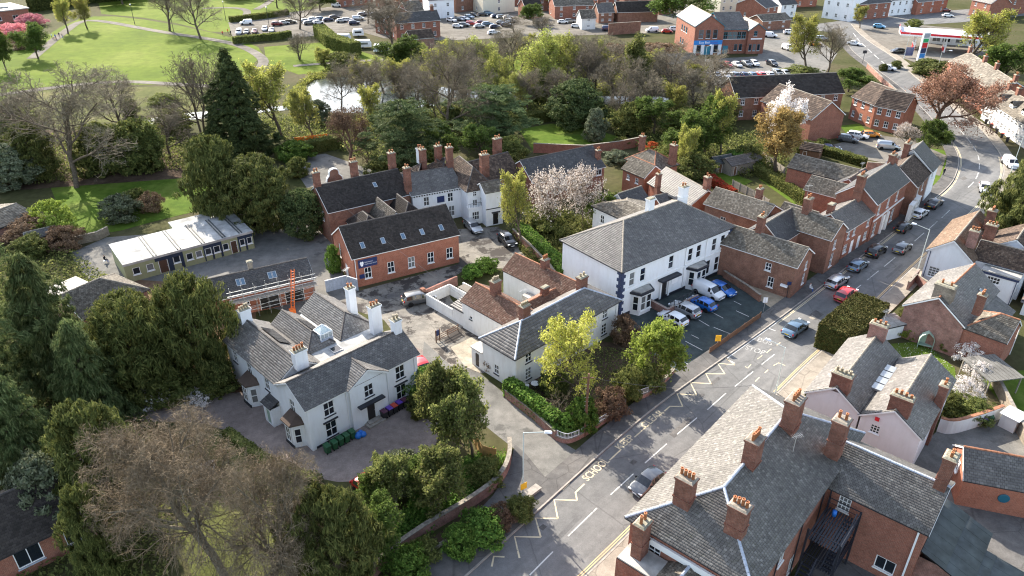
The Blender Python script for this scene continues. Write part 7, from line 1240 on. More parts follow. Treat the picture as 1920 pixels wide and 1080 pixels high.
cover('undergrowth', 'shaded ground cover under the left pines', [(-82.59, 100.25), (-70.00, 105.67), (-52.49, 90.63), (-44.19, 68.75), (-38.20, 63.12), (-33.30, 55.04), (-29.04, 43.00), (-43.99, 39.38)], 22000, 'leaf_mid', 0.2, 1.6, 3)
cover('undergrowth', 'leafy beds behind the roadside boundary wall', [(-12.07, 44.67), (-10.05, 50.83), (-8.46, 55.04), (-3.32, 58.89), (-0.55, 58.09), (-0.81, 56.54), (-5.02, 50.83), (-11.01, 43.82)], 11000, 'leaf_laurel', 0.14, 1.4, 4)
cover('undergrowth', 'overgrown bank between the school drive and the office', [(-0.88, 111.55), (7.47, 120.23), (15.40, 115.76), (14.96, 111.55), (8.43, 105.67), (7.79, 95.26), (3.24, 100.25)], 12000, 'leaf_mid', 0.2, 2.2, 5)
cover('undergrowth', 'garden greenery behind the terrace', [(25.66, 157.63), (43.40, 175.33), (54.70, 161.29), (57.36, 147.44), (50.22, 138.29), (45.64, 136.86), (40.73, 142.44), (34.23, 136.86), (29.25, 144.28)], 15000, 'leaf_mid', 0.24, 2.4, 6)
cover('reeds', 'rushes and brambles fringing the pond', [(-54.93, 182.91), (-53.03, 191.58), (-56.92, 205.99), (-56.04, 213.62), (-49.32, 217.94), (-50.21, 222.41), (-58.72, 218.57), (-59.13, 204.86), (-57.92, 186.68)], 3500, 'leaf_willow', 0.3, 1.8, 21)
cover('bed_plants', 'low plants in the front garden beds', [(1.87, 70.26), (11.48, 78.60), (19.81, 76.24), (18.55, 72.90), (9.06, 64.01), (5.15, 62.07)], 6000, 'leaf_mid', 0.12, 0.5, 7)
cover('grass_tufts', 'grass and daisies on the twin roof house lawn', [(48.06, 79.20), (52.56, 79.81), (53.65, 73.99), (50.54, 66.80), (48.18, 68.75), (47.83, 73.99)], 900, 'petal_white', 0.07, 0.1, 8)
cover('undergrowth', 'meadow scrub among the willows', [(-24.21, 248.22), (8.70, 249.81), (55.35, 248.22), (46.51, 196.71), (21.24, 197.76), (2.89, 202.08), (-15.95, 203.19)], 9000, 'leaf_willow', 0.35, 1.6, 9)
cover('undergrowth', 'plants under the brick terrace garden trees', [(55.15, 147.44), (53.03, 134.06), (54.64, 126.97), (51.21, 122.57), (50.22, 138.29)], 3000, 'leaf_mid', 0.16, 0.8, 10)
cover('leaf_litter', 'fallen leaves and stones in the shaded villa bed', [(-50.85, 79.81), (-35.78, 78.60), (-31.15, 69.25), (-43.06, 67.57)], 5000, 'leaf_brown', 0.12, 0.15, 11)

# ------------------------------------------------------------------ vehicles
for _k, _c, _m in (('white', (0.72, 0.73, 0.74), 0.0), ('silver', (0.42, 0.44, 0.46), 0.6), ('grey', (0.13, 0.135, 0.14), 0.5), ('black', (0.012, 0.013, 0.015), 0.2), ('blue', (0.01, 0.13, 0.48), 0.3), ('steel', (0.13, 0.20, 0.27), 0.5), ('red', (0.42, 0.012, 0.012), 0.1), ('navy', (0.015, 0.03, 0.08), 0.3), ('orange', (0.62, 0.22, 0.02), 0.1), ('sky', (0.10, 0.32, 0.52), 0.3), ('maroon', (0.16, 0.012, 0.015), 0.2)): simple('paint_' + _k, _c, 0.28, _m, 0.5, 0.8)
simple('car_glass', (0.012, 0.015, 0.018), 0.06, 0, 0.7); simple('tyre', (0.015, 0.015, 0.016), 0.85, 0, 0.2); simple('alloy', (0.40, 0.41, 0.42), 0.35, 0.8); simple('head_lamp', (0.75, 0.77, 0.78), 0.15, 0, 0.7); simple('tail_lamp', (0.45, 0.012, 0.012), 0.3); simple('plate_yellow', (0.75, 0.55, 0.04), 0.5); simple('plate_white', (0.8, 0.8, 0.8), 0.5); simple('under_black', (0.012, 0.012, 0.012), 0.8, 0, 0.2)
CAR_KIND = {   # length, width, belt, stations (x from the nose, top height, cabin?)
 'hatch': (4.15, 1.78, 0.95, [(0, .62, 0), (.07, .72, 0), (.55, .86, 0), (1.05, .96, 0), (1.72, 1.38, 1), (2.05, 1.45, 1), (2.12, 1.455, 1), (2.75, 1.46, 1), (2.83, 1.455, 1), (3.45, 1.38, 1), (3.6, 1.33, 1), (3.98, 1.0, 0), (4.12, .9, 0), (4.15, .6, 0)]),
 'saloon': (4.75, 1.84, 0.95, [(0, .6, 0), (.08, .7, 0), (.7, .84, 0), (1.3, .95, 0), (2.05, 1.36, 1), (2.4, 1.44, 1), (2.48, 1.445, 1), (3.05, 1.43, 1), (3.13, 1.42, 1), (3.45, 1.36, 1), (4.1, 1.03, 0), (4.55, 1.0, 0), (4.72, .92, 0), (4.75, .6, 0)]),
 'estate': (4.65, 1.83, 0.97, [(0, .62, 0), (.08, .72, 0), (.65, .87, 0), (1.2, .98, 0), (1.9, 1.4, 1), (2.25, 1.47, 1), (2.33, 1.475, 1), (3.0, 1.475, 1), (3.08, 1.475, 1), (3.9, 1.45, 1), (4.2, 1.40, 1), (4.5, 1.05, 0), (4.62, .9, 0), (4.65, .6, 0)]),
 'suv': (4.4, 1.86, 1.08, [(0, .75, 0), (.07, .85, 0), (.55, 1.0, 0), (1.1, 1.1, 0), (1.72, 1.55, 1), (2.05, 1.63, 1), (2.13, 1.635, 1), (2.85, 1.64, 1), (2.93, 1.635, 1), (3.7, 1.58, 1), (3.95, 1.53, 1), (4.28, 1.12, 0), (4.37, 1.0, 0), (4.4, .7, 0)]),
 'mpv': (4.7, 1.86, 1.05, [(0, .68, 0), (.07, .78, 0), (.5, .95, 0), (.95, 1.08, 0), (1.75, 1.58, 1), (2.1, 1.66, 1), (2.18, 1.665, 1), (2.95, 1.67, 1), (3.03, 1.67, 1), (3.95, 1.62, 1), (4.25, 1.56, 1), (4.58, 1.15, 0), (4.67, .95, 0), (4.7, .65, 0)]),
 'van': (4.7, 1.86, 1.15, [(0, .75, 0), (.07, .88, 0), (.5, 1.05, 0), (.85, 1.16, 0), (1.5, 1.74, 1), (1.9, 1.84, 1), (1.98, 1.85, 2), (2.9, 1.87, 2), (3.0, 1.87, 2), (4.0, 1.85, 2), (4.5, 1.82, 2), (4.62, 1.7, 2), (4.68, 1.1, 0), (4.7, .6, 0)]),
}
CARM = {}
def car_meshes(kind):
    if kind in CARM: return CARM[kind]
    L, W, belt, st = CAR_KIND[kind]; w = W / 2; rings = []
    for x, zt, cab in st:
        tp = min(1.0, 0.80 + 0.55 * min(x, L - x)) if min(x, L - x) < 0.4 else 1.0; b = min(belt, zt - 0.03); ww = w * tp
        if cab: top = [(ww * 0.80, zt - 0.05), (ww * 0.62, zt), (0, zt + 0.02)]
        else: top = [(ww * 0.86, zt - 0.015), (ww * 0.5, zt + 0.012), (0, zt + 0.02)]
        lo = 0.24 if min(x, L - x) > 0.2 else 0.34; half = [(ww * 0.9, lo), (ww, min(0.45, b - .1)), (ww * 1.0, min(0.7, b - 0.03)), (ww * 0.965, b)] + top
        rings.append([(x, y, z) for y, z in half] + [(x, -y, z) for y, z in half[-2::-1]])
    n = len(rings[0]); parts = {'body': MB(), 'windscreen': MB(), 'rear_window': MB(), 'side_window': MB(), 'side_window2': MB()}
    pb = parts['body']; pb.v = [p for r in rings for p in r]
    for i in range(len(rings) - 1):
        c0, c1 = st[i][2], st[i + 1][2]; thin = st[i + 1][0] - st[i][0] < 0.12
        for k in range(n - 1):
            f = (i * n + k, i * n + k + 1, (i + 1) * n + k + 1, (i + 1) * n + k); tgt = 'body'
            side = k in (3, n - 5)
            if side and c0 == 1 and c1 in (1, 2) and not thin: tgt = 'side_window' if k == 3 else 'side_window2'
            if c0 == 0 and c1 == 1 and 4 <= k <= n - 6: tgt = 'windscreen'
            if c0 == 1 and c1 == 0 and 4 <= k <= n - 6: tgt = 'rear_window'
            if tgt == 'body': pb.f.append(f); pb.m.append(0)
            else: parts[tgt].add([pb.v[j] for j in f], [(0, 1, 2, 3)])
    pb.f.append(tuple(range(n))); pb.f.append(tuple(range((len(rings) - 1) * n, len(rings) * n))[::-1]); pb.m += [0, 0]
    for i in range(len(rings) - 1): pb.f.append((i * n, (i + 1) * n, (i + 1) * n + n - 1, i * n + n - 1)); pb.m.append(1)
    out = {'body': pb.mesh('body', ['paint_white', 'under_black'], True)}
    for k in ('windscreen', 'rear_window', 'side_window', 'side_window2'):
        if parts[k].f: out[k] = parts[k].mesh(k.rstrip('2'), 'car_glass', True)
    R = 0.33 if kind in ('suv', 'van', 'mpv') else 0.31; ty = MB(); prof = [(R * .55, -.1), (R * .93, -.1), (R, -.06), (R, .06), (R * .93, .1), (R * .55, .1)]
    for a, b in (): pass
    vs = [(r * math.cos(t * math.pi / 8), y, r * math.sin(t * math.pi / 8)) for r, y in prof for t in range(16)]; ty.add(vs, [(i * 16 + t, i * 16 + (t + 1) % 16, (i + 1) * 16 + (t + 1) % 16, (i + 1) * 16 + t) for i in range(5) for t in range(16)]); out['tyre'] = ty.mesh('wheel', 'tyre', True)
    ri = MB(); ri.add([(R * .6 * math.cos(t * math.pi / 6), .085, R * .6 * math.sin(t * math.pi / 6)) for t in range(12)] + [(R * .6 * math.cos(t * math.pi / 6), -.085, R * .6 * math.sin(t * math.pi / 6)) for t in range(12)], [tuple(range(12)), tuple(range(23, 11, -1))]); out['rim'] = ri.mesh('rim', 'alloy')
    ar = MB(); ar.add([(R * 1.18 * math.cos(t * math.pi / 8), 0, R * 1.18 * math.sin(t * math.pi / 8)) for t in range(16)], [tuple(range(16))]); out['arch'] = ar.mesh('wheel_arch', 'under_black')
    zl = 0.66 if kind not in ('suv', 'van', 'mpv') else 0.8
    out['headlight'] = MB().taper(0, 0, -.07, .07, .10, .20, .14, .17).mesh('headlight', 'head_lamp'); out['tail_light'] = MB().box(-.07, -.15, -.12, .04, .15, .12).mesh('tail_light', 'tail_lamp'); out['mirror'] = MB().box(-.08, -.09, -.06, .08, .09, .07).mesh('mirror', 'under_black')
    out['pf'] = MB().box(-.015, -.26, -.055, .015, .26, .055).mesh('number_plate', 'plate_white'); out['pr'] = MB().box(-.015, -.26, -.055, .015, .26, .055).mesh('number_plate', 'plate_yellow'); out['geo'] = (L, W, zl, R, belt, st)
    CARM[kind] = out; return out
def car(kind, p, az, col, label, group=None, name=None, z=0.05):
    m = car_meshes(kind); L, W, zl, R, belt, st = m['geo']; a = math.radians(90 - az)   # nose towards azimuth az
    t = thing(name or ('van' if kind == 'van' else 'car'), label, 'van' if kind == 'van' else 'car', (p[0], p[1], z), a, group); o = lambda x: L / 2 - x   # the nose is at +x
    def put(nm, me, x, y, zz, par=t): q = link(nm, me, par, (o(x), y, zz), math.pi); return q
    b = link('body', m['body'], t, (L / 2, 0, 0), math.pi); b.material_slots[0].link = 'OBJECT'; b.material_slots[0].material = M('paint_' + col)
    for k in ('windscreen', 'rear_window', 'side_window', 'side_window2'):
        if k in m: link(k.rstrip('2'), m[k], t, (L / 2, 0, 0), math.pi)
    for x in (L * 0.19, L * 0.80):
        for s in (1, -1):
            wh = put('wheel', m['tyre'], x, s * (W / 2 - 0.09), R); link('rim', m['rim'], wh); put('wheel_arch', m['arch'], x, s * (W / 2 - 0.0005), R + 0.02, b).location = (x, s * (W / 2 + 0.003), R + 0.03)
    for s in (1, -1):
        put('headlight', m['headlight'], 0.12, s * W * 0.34, zl); put('tail_light', m['tail_light'], L - 0.07, s * W * 0.39, zl + 0.12); put('mirror', m['mirror'], st[4][0] - 0.25, s * (W / 2 + 0.06), belt + 0.03)
    put('number_plate', m['pf'], 0.0, 0, 0.5); put('number_plate', m['pr'], L + 0.005, 0, zl - 0.02); return t
for k, p, az, c, lb in (
 ('hatch', (13.23, 54.16), 226, 'grey', 'dark grey hatchback driving towards the viewer by the corner building'), ('saloon', (36.92, 82.08), 46, 'steel', 'pale blue saloon driving up the street'),
 ('suv', (46.79, 90.63), 46, 'red', 'dark red car with black roof overtaking the parked cars'), ('estate', (47.10, 94.62), 47, 'silver', 'silver estate parked nearest the corner house'), ('hatch', (52.11, 99.57), 47, 'steel', 'steel blue hatchback parked second from the corner house'),
 ('suv', (56.88, 104.36), 47, 'black', 'black car parked third from the corner house'), ('hatch', (61.48, 105.48), 46, 'grey', 'grey hatchback driving beside the parked cars'), ('hatch', (65.16, 113.20), 47, 'black', 'black hatchback parked before the white car'), ('hatch', (70.60, 118.86), 47, 'white', 'white hatchback parked by the town house door'), ('saloon', (75.27, 123.28), 47, 'black', 'black saloon parked farthest up the street'),
 ('hatch', (88.24, 130.57), 205, 'white', 'white car coming down round the bend'), ('van', (100.61, 143.66), 190, 'white', 'white van parked at the bend under the right trees'),
 ('hatch', (21.41, 84.43), -42, 'white', 'white hatchback in the office car park beside the weeping birch'), ('suv', (23.41, 86.61), -42, 'silver', 'silver crossover in the office car park'), ('hatch', (26.11, 88.30), -42, 'blue', 'bright blue hatchback in the office car park facing the building'), ('van', (27.72, 91.53), 140, 'white', 'small white van in the office car park'), ('hatch', (29.80, 92.29), 140, 'blue', 'bright blue car right of the small white van'),
 ('mpv', (-12.94, 89.60), 68, 'grey', 'dark grey people carrier in the school yard'), ('estate', (-6.51, 113.41), 152, 'silver', 'silver estate by the white school tower'), ('suv', (-0.77, 108.15), 155, 'black', 'black off-roader by the school drive wall'), ('hatch', (-10.70, 73.11), 150, 'red', 'red car behind the white villa'), ('hatch', (-13.71, 53.23), 130, 'red', 'orange-red car at the edge of the gravel drive behind bushes'),
 ('suv', (73.93, 159.08), 120, 'grey', 'dark grey car in the parking court'), ('estate', (77.09, 161.67), 120, 'white', 'white car in the parking court'), ('hatch', (80.26, 162.42), 100, 'orange', 'yellow-orange car in the parking court'), ('van', (80.57, 154.10), 105, 'silver', 'silver van in the parking court'), ('saloon', (67.60, 153.07), 95, 'navy', 'dark blue car behind the court hedge'),
 ('saloon', (115.80, 260.60), 130, 'white', 'white car on the road beside the filling station'), ('suv', (111.77, 225.04), 128, 'white', 'white car on the road by the planter'), ('suv', (124.87, 248.22), -95, 'black', 'dark car leaving the filling station'), ('suv', (137.33, 291.08), 125, 'sky', 'light blue car parked by the far junction'), ('van', (91.51, 274.13), 110, 'white', 'white van with side lettering behind the showroom'), ('van', (90.79, 253.04), 160, 'white', 'tall white van facing out of the showroom yard'), ('suv', (100.18, 279.91), 95, 'white', 'white car behind the showroom vans'),
 ('van', (-75.35, 339.53), 100, 'white', 'white van above the park car park'), ('hatch', (102.31, 259.74), 100, 'orange', 'orange car behind the budding roadside tree'), ('suv', (107.65, 268.57), 100, 'silver', 'silver car behind the dark larch'), ('van', (51.12, 283.88), -100, 'white', 'white tipper van in the far gardens'), ('hatch', (24.03, 292.14), 100, 'white', 'white car beside the white timber shed'), ('hatch', (174.91, 314.81), 95, 'white', 'white car on the far cross road'), ('hatch', (180.41, 327.39), 95, 'maroon', 'maroon car on the far cross road')):
    car(k, p, az, c, lb)
def row(lst, kinds, cols, az, group, lbl):
    for i, p in enumerate(lst): car(kinds[i % len(kinds)], p, az[i % len(az)] if isinstance(az, (list, tuple)) else az, cols[i % len(cols)], lbl[i] if i < len(lbl) else lbl[-1], group)
ordn = ('first', 'second', 'third', 'fourth', 'fifth', 'sixth', 'seventh', 'eighth', 'ninth', 'tenth')
C1 = ['black', 'red', 'white', 'grey', 'white', 'black']; row([(62.50, 229.78), (65.08, 229.78), (67.99, 229.78), (71.08, 230.47), (73.54, 231.16), (79.06, 231.16)], ['hatch', 'hatch', 'hatch', 'suv', 'suv', 'suv'], C1, 165, 'cars in the showroom car park', [f'{c} car, {ordn[i]} from the left in the showroom front row' for i, c in enumerate(C1)])
C2 = ['grey', 'grey', 'white', 'grey', 'navy', 'steel', 'red', 'white', 'grey', 'silver']; row([(56.13, 216.69), (58.74, 216.69), (61.19, 216.69), (63.64, 216.69), (66.42, 217.31), (68.88, 217.31), (71.52, 217.94), (73.98, 217.94), (76.84, 219.20), (79.32, 219.20)], ['hatch', 'estate', 'hatch', 'suv', 'hatch'], C2, [165, 165, 165, -15, -15, -15, -15, -15, 165, 165], 'cars in the showroom car park', [f'{c} car, {ordn[i]} from the left in the showroom near row' for i, c in enumerate(C2)])
C3 = ['white', 'grey', 'silver', 'steel', 'black']; row([(-23.48, 304.23), (-20.50, 306.52), (-18.68, 307.68), (-16.97, 311.21), (-15.27, 316.03)], ['suv', 'hatch', 'estate'], C3, 130, 'cars in the far car park', [f'{c} car, {ordn[i]} from the white garage in the far car park' for i, c in enumerate(C3)])
C4 = ['navy', 'steel', 'white']; row([(-6.62, 313.60), (-4.04, 312.40), (-1.70, 311.21)], ['hatch', 'estate'], C4, 60, 'cars in the far car park', [f'{c} car, {ordn[i]} of three by the cream barn' for i, c in enumerate(C4)])
C5 = ['maroon', 'steel', 'navy', 'white', 'silver']; row([(-11.89, 299.73), (-9.33, 296.43), (-6.39, 291.08), (-6.55, 279.91), (-12.22, 292.14)], ['hatch', 'estate'], C5, 75, 'cars in the far car park', [f'{c} car, {ordn[i]} in the near block of the far car park' for i, c in enumerate(C5)])
C6 = ['white', 'grey', 'maroon', 'white', 'silver']; row([(-98.45, 279.91), (-96.05, 280.89), (-93.45, 281.88), (-91.22, 286.92), (-87.81, 283.88)], ['van', 'hatch', 'hatch', 'estate', 'hatch'], C6, 170, 'vehicles in the park car park', [f'{c} vehicle, {ordn[i]} from the park path in the park car park' for i, c in enumerate(C6)])
C7 = ['silver', 'white', 'steel', 'navy', 'black', 'grey', 'white']; row([(-80.13, 303.09), (-77.56, 305.37), (-75.15, 307.68), (-71.93, 305.37), (-70.39, 310.03), (-77.63, 298.62), (-74.41, 299.73)], ['hatch', 'suv', 'estate'], C7, 60, 'vehicles in the park car park', [f'{c} car, {ordn[i]} right of the bare car park tree' for i, c in enumerate(C7)])
C8 = ['white', 'grey', 'red', 'silver', 'navy', 'white', 'black', 'steel']; row([(-20.43, 292.14), (-18.14, 294.27), (-15.47, 297.52), (-4.10, 299.73), (-2.02, 294.27), (-0.62, 303.09), (-11.87, 317.26), (-9.78, 319.74)], ['hatch', 'suv', 'estate'], C8, 95, 'cars in the far car park', [f'{c} car, {ordn[i]} of the scattered middle cars in the far car park' for i, c in enumerate(C8)])
C9 = ['silver', 'white', 'navy', 'grey', 'white', 'maroon', 'silver', 'black']; row([(-66.26, 303.09), (-64.21, 305.37), (-60.47, 298.62), (-60.45, 317.26), (-58.70, 319.74), (-89.29, 296.43), (-87.23, 298.62), (-85.35, 300.84)], ['hatch', 'estate', 'suv'], C9, 70, 'vehicles in the park car park', [f'{c} car, {ordn[i]} of the loose group around the park car park lane' for i, c in enumerate(C9)])
C10 = ['white', 'grey', 'silver', 'red', 'white', 'navy']; row([(19.54, 300.84), (22.29, 301.96), (43.20, 285.90), (56.23, 281.88), (59.90, 285.90), (35.35, 285.90)], ['hatch', 'suv', 'van'], C10, 85, 'cars in the far gardens', [f'{c} vehicle, {ordn[i]} of those parked behind the far gardens' for i, c in enumerate(C10)])
car('van', (-101.74, 298.62), 250, 'white', 'white flatbed van at the park car park hedge'); car('van', (-60.46, 307.68), 80, 'silver', 'silver van on the lane right of the park car park')
for i, (p, L_, lb) in enumerate((((-49.84, 256.35), 6, 'white touring caravan by the bushy hedge, larger one'), ((-58.11, 266.76), 5, 'white caravan half hidden by the bushy hedge'), ((-42.62, 249.81), 5, 'pale caravan nearest the riverside house'), ((-54.79, 276.03), 4, 'white storage tank trailer beside the garden'))):
    t = thing('caravan', lb, 'caravan', p, 0.2); b = MB(); b.taper(0, 0, 0.45, 1.4, L_ / 2, 1.1, L_ / 2, 1.15); b.taper(0, 0, 1.4, 2.6, L_ / 2, 1.15, L_ / 2 - .5, 1.05); b.build('body', 'white_render', t)
    for s in (-1, 1): MB().box(-L_ * .3, s * 1.13 - .02, 1.3, L_ * .3, s * 1.13 + .02, 1.9).build('window', 'pane', t)
    for s in (-1, 1): w = MB().lathe([(.3, -.1), (.3, .1)], 12).build('wheel', 'tyre', t); w.location = (0, s * 1.0, .3); w.rotation_euler = (math.pi / 2, 0, 0)

# ------------------------------------------------------------------ street lamps, poles, signs
def lamp(p, h, az, label, arm=1.6, sign=False):
    t = thing('street_lamp', label, 'street lamp', p, math.radians(90 - az)); MB().tube([(0, 0, 0), (0, 0, 1.2), (0, 0, 1.25), (0, 0, h)], [0.10, 0.10, 0.065, 0.05], 8).build('post', 'lamp_grey', t); MB().tube([(0, 0, h - 0.05), (arm, 0, h + 0.25)], 0.035, 6).build('arm', 'lamp_grey', t)
    hd = MB().taper(0, 0, -0.07, 0.09, 0.36, 0.15, 0.28, 0.10).build('lamp_head', 'lamp_head', t); hd.location = (arm + 0.3, 0, h + 0.28); MB().box(-.28, -.11, -.085, .28, .11, -.072).build('lens', 'sign_white', hd)
    if sign: s = MB().box(-.35, -.12, 2.0, .35, -.09, 2.75).build('notice', 'yellow_sign', t); s.rotation_euler.z = -math.radians(az) + 2.4
lamp((1.04, 51.84), 8.8, 97, 'tall grey street lamp with yellow notice at the lane mouth', 1.9, True); lamp((30.37, 68.95), 6.4, -54, 'grey street lamp rising behind the corner building', 1.7); lamp((59.86, 97.21), 7.6, -48, 'pale street lamp in front of the white gabled cottage', 1.9)
lamp((98.66, 139.75), 7.5, -80, 'street lamp on the outer side of the bend', 1.6); lamp((119.95, 213.62), 8.0, 110, 'white street lamp beside the dark bushes near the totem', 1.8); lamp((122.77, 239.05), 9.5, 0, 'dark tall lamp column at the forecourt entrance', 1.2); lamp((56.93, 224.38), 7, 60, 'lamp column left of the showroom parking rows', 1.2)
for p, lb in (((-144.43, 298.62), 'dark park lamp column left of the bare park trees'), ((-123.71, 283.88), 'dark park lamp column between the bare park trees'), ((-111.75, 305.37), 'dark park lamp column by the path fork'), ((-91.12, 292.14), 'dark lamp column inside the park car park')):
    t = thing('park_lamp', lb, 'street lamp', p); MB().tube([(0, 0, 0), (0, 0, 7)], [0.12, 0.07], 6).build('post', 'black_trim', t); MB().lathe([(.1, 7), (.3, 7.1), (.25, 7.4), (.05, 7.5)], 8).build('lamp_head', 'galvanised', t)
t = thing('telegraph_pole', 'brown timber telegraph pole at the front garden corner', 'pole', (7.74, 61.55)); MB().tube([(0, 0, 0), (0.05, 0, 8.2)], [0.15, 0.11], 8).build('post', 'timber_brown', t)
for k in range(8): MB().bar((-0.22, 0, 3.0 + k * 0.55), (0.22, 0, 3.0 + k * 0.55), 0.03).build('step', 'galvanised', t)
MB().bar((-0.6, 0, 7.7), (0.6, 0, 7.7), 0.1).build('cross_arm', 'timber_brown', t)
def wire(label, p, q, sag=0.8):
    pts = [Vector(p).lerp(Vector(q), k / 10) - Vector((0, 0, sag * 4 * (k / 10) * (1 - k / 10))) for k in range(11)]; tag(MB().tube(pts, 0.014, 4).build('overhead_wire', 'black_trim'), label, 'wire')
_tp = (7.74, 61.55); wire('overhead wire from the telegraph pole towards the school yard', (_tp[0], _tp[1], 7.8), (-27.95, 110.53) + (6.5,), 1.2); wire('overhead wire from the telegraph pole across the road', (_tp[0], _tp[1], 7.8), (24.0, 59.5, 8.3))
t = thing('road_sign', 'small white sign post in the office car park corner', 'sign', (34.26, 87.03)); MB().tube([(0, 0, 0), (0, 0, 2.2)], .04, 6).build('post', 'galvanised', t); MB().box(-.3, -.03, 1.5, .3, -.005, 2.3).build('plate', 'sign_white', t)
t = thing('road_sign', 'yellow notice on a post beside the car park railing', 'sign', (25.86, 78.36)); MB().tube([(0, 0, 0), (0, 0, 1.7)], .04, 6).build('post', 'galvanised', t); MB().box(-.35, -.04, 1.0, .35, -.005, 1.9).build('plate', 'yellow_sign', t)
t = thing('road_sign', 'blue notice board on the kerb by the forecourt', 'sign', (125.48, 242.04)); MB().box(-1.3, -.06, 0.6, 1.3, .06, 3.2).build('plate', 'sign_navy', t); MB().box(-1.2, -.05, 0, -1.0, .05, .6).build('post', 'galvanised', t)
t = thing('finger_post', 'dark sign post on the verge left of the main road', 'sign', (107.81, 233.98)); MB().tube([(0, 0, 0), (0, 0, 4)], .07, 6).build('post', 'black_trim', t); MB().box(-.6, -.05, 3.0, .6, .05, 3.9).build('plate', 'black_trim', t)
t = thing('bus_stop_sign', 'dark post with plate against the corner house wall', 'sign', (38.54, 90.63)); MB().tube([(0, 0, 0), (0, 0, 2.6)], .04, 6).build('post', 'black_trim', t); MB().box(-.28, -.03, 2.2, .28, -.005, 2.7).build('plate', 'sign_navy', t)
t = thing('service_cabinet', 'flat grey concrete cover slab on the verge beside the lamp post', 'cabinet', (1.86, 53.02), math.radians(45)); MB().box(-1.0, -.35, 0, 1.0, .35, 0.45).build('body', 'kerb_stone', t); MB().box(-1.05, -.4, .45, 1.05, .4, .52).build('top', 'kerb_stone', t)

# ------------------------------------------------------------------ walls, fences, railings
def wall(label, line, h, mat, cop='ridge_stone', w=0.28, name='garden_wall'):
    l = line; t = tag(thing(name, label, 'wall', l[0]), kind='thing'); q = [(p[0] - l[0][0], p[1] - l[0][1]) for p in l]; a, b = offset_line(q, w / 2), offset_line(q, -w / 2); m = MB(); m.prism(a + b[::-1], 0, h); m.build('masonry', mat, t); a, b = offset_line(q, w / 2 + .05), offset_line(q, -w / 2 - .05); m = MB(); m.prism(a + b[::-1], h + 0.002, h + 0.09); m.build('coping', cop, t); return t
wall('long stone boundary wall curving along the pavement at bottom centre', smooth_line([(-12.21, 42.73), (-10.76, 45.24), (-7.78, 48.24), (-4.52, 50.83), (-1.82, 53.44), (-0.64, 55.55), (-0.16, 57.94), (-0.28, 59.87)]), 1.3, 'brick_old', 'ridge_stone', 0.35)
wall('brick wall under the laurel hedge beside the lane', [(-0.73, 68.25), (2.35, 64.46), (4.64, 61.04)], 1.1, 'brick_old'); wall('low brick wall below the front garden railings', smooth_line([(4.64, 61.04), (5.73, 60.37), (7.07, 61.04), (9.89, 63.56), (12.21, 65.85), (12.82, 67.28)]), 0.6, 'brick_old'); wall('low curved wall by the weeping birch', smooth_line([(13.38, 68.75), (14.07, 67.57), (15.59, 68.35), (18.26, 71.30), (19.32, 72.90)]), 0.7, 'brick_old')
wall('dark brick wall beside the office car park and alley', [(31.23, 96.88), (33.49, 92.44), (34.54, 89.75)], 1.1, 'brick_brown'); wall('brick retaining wall along the school drive', [(0.17, 110.33), (3.16, 103.81), (5.56, 97.87), (6.90, 93.37)], 1.6, 'brick_brown'); wall('brick wall round the walled lawn', [(4.53, 152.05), (15.17, 150.71), (22.80, 153.42), (29.05, 156.91)], 2.0, 'brick_red'); wall('old stone wall behind the portable classroom', [(-70.78, 107.19), (-67.22, 109.53), (-66.43, 111.55)], 1.4, 'stone_wall'); wall('white rendered curved wall in the rear yard', smooth_line([(45.72, 62.41), (46.79, 61.81), (50.36, 63.12), (53.55, 64.46)]), 1.8, 'white_paint_old', 'ridge_clay')
wall('brick boundary wall along the right gardens', [(56.38, 70.78), (54.41, 63.12), (52.86, 55.04)], 1.6, 'stone_wall'); wall('brick kerbside wall opposite the filling station', [(106.54, 227.73), (104.20, 213.62), (101.47, 196.71)], 1.4, 'brick_old'); wall('brick wall below the showroom car park', [(56.21, 204.86), (70.93, 207.71), (87.84, 213.62)], 1.2, 'brick_brown'); wall('brick wall along the back gardens by the parking court', [(70.22, 140.64), (73.87, 139.75), (79.04, 141.83)], 2.0, 'brick_old'); wall('brick garden wall beside the white gabled cottage', [(56.53, 92.90), (58.71, 95.26), (59.21, 92.90)], 1.4, 'brick_old')
wall('blue hoarding panels closing the scaffolded yard', [(-26.49, 92.44), (-23.89, 93.99), (-22.00, 92.90)], 1.8, 'lead', 'lead', 0.1); wall('dark brick wall across the far gardens', [(34.46, 277.96), (46.53, 281.88)], 4, 'brick_brown')
def fence(label, line, h, mat='timber_fence', step=1.8, boards=True, name='fence', pw=0.12):
    l = resample(line, step); ox, oy = l[0]; t = thing(name, label, 'fence', l[0]); BM = {}
    for p in l: MB().box(p[0] - ox - .05, p[1] - oy - .05, 0, p[0] - ox + .05, p[1] - oy + .05, h + .08).build('post', mat, t)
    for a, b in zip(l, l[1:]):
        L = math.dist(a, b); n = int(L / (pw + .008)); ang = math.atan2(b[1] - a[1], b[0] - a[0]); k = round(h, 2)
        if boards:
            if k not in BM: BM[k] = MB().box(-pw / 2, -.012, .05, pw / 2, .012, h).mesh('board', mat)
            for i in range(n):
                f = (i + .5) / n; link('board', BM[k], t, (a[0] + (b[0] - a[0]) * f - ox, a[1] + (b[1] - a[1]) * f - oy, PR.uniform(-.02, .02)), ang)
        for z in ((h * .25, h * .8) if boards else (h * .35, h * .65, h * .95)): MB().bar((a[0] - ox, a[1] - oy, z), (b[0] - ox, b[1] - oy, z), .04, .09).build('rail', mat, t)
    return t
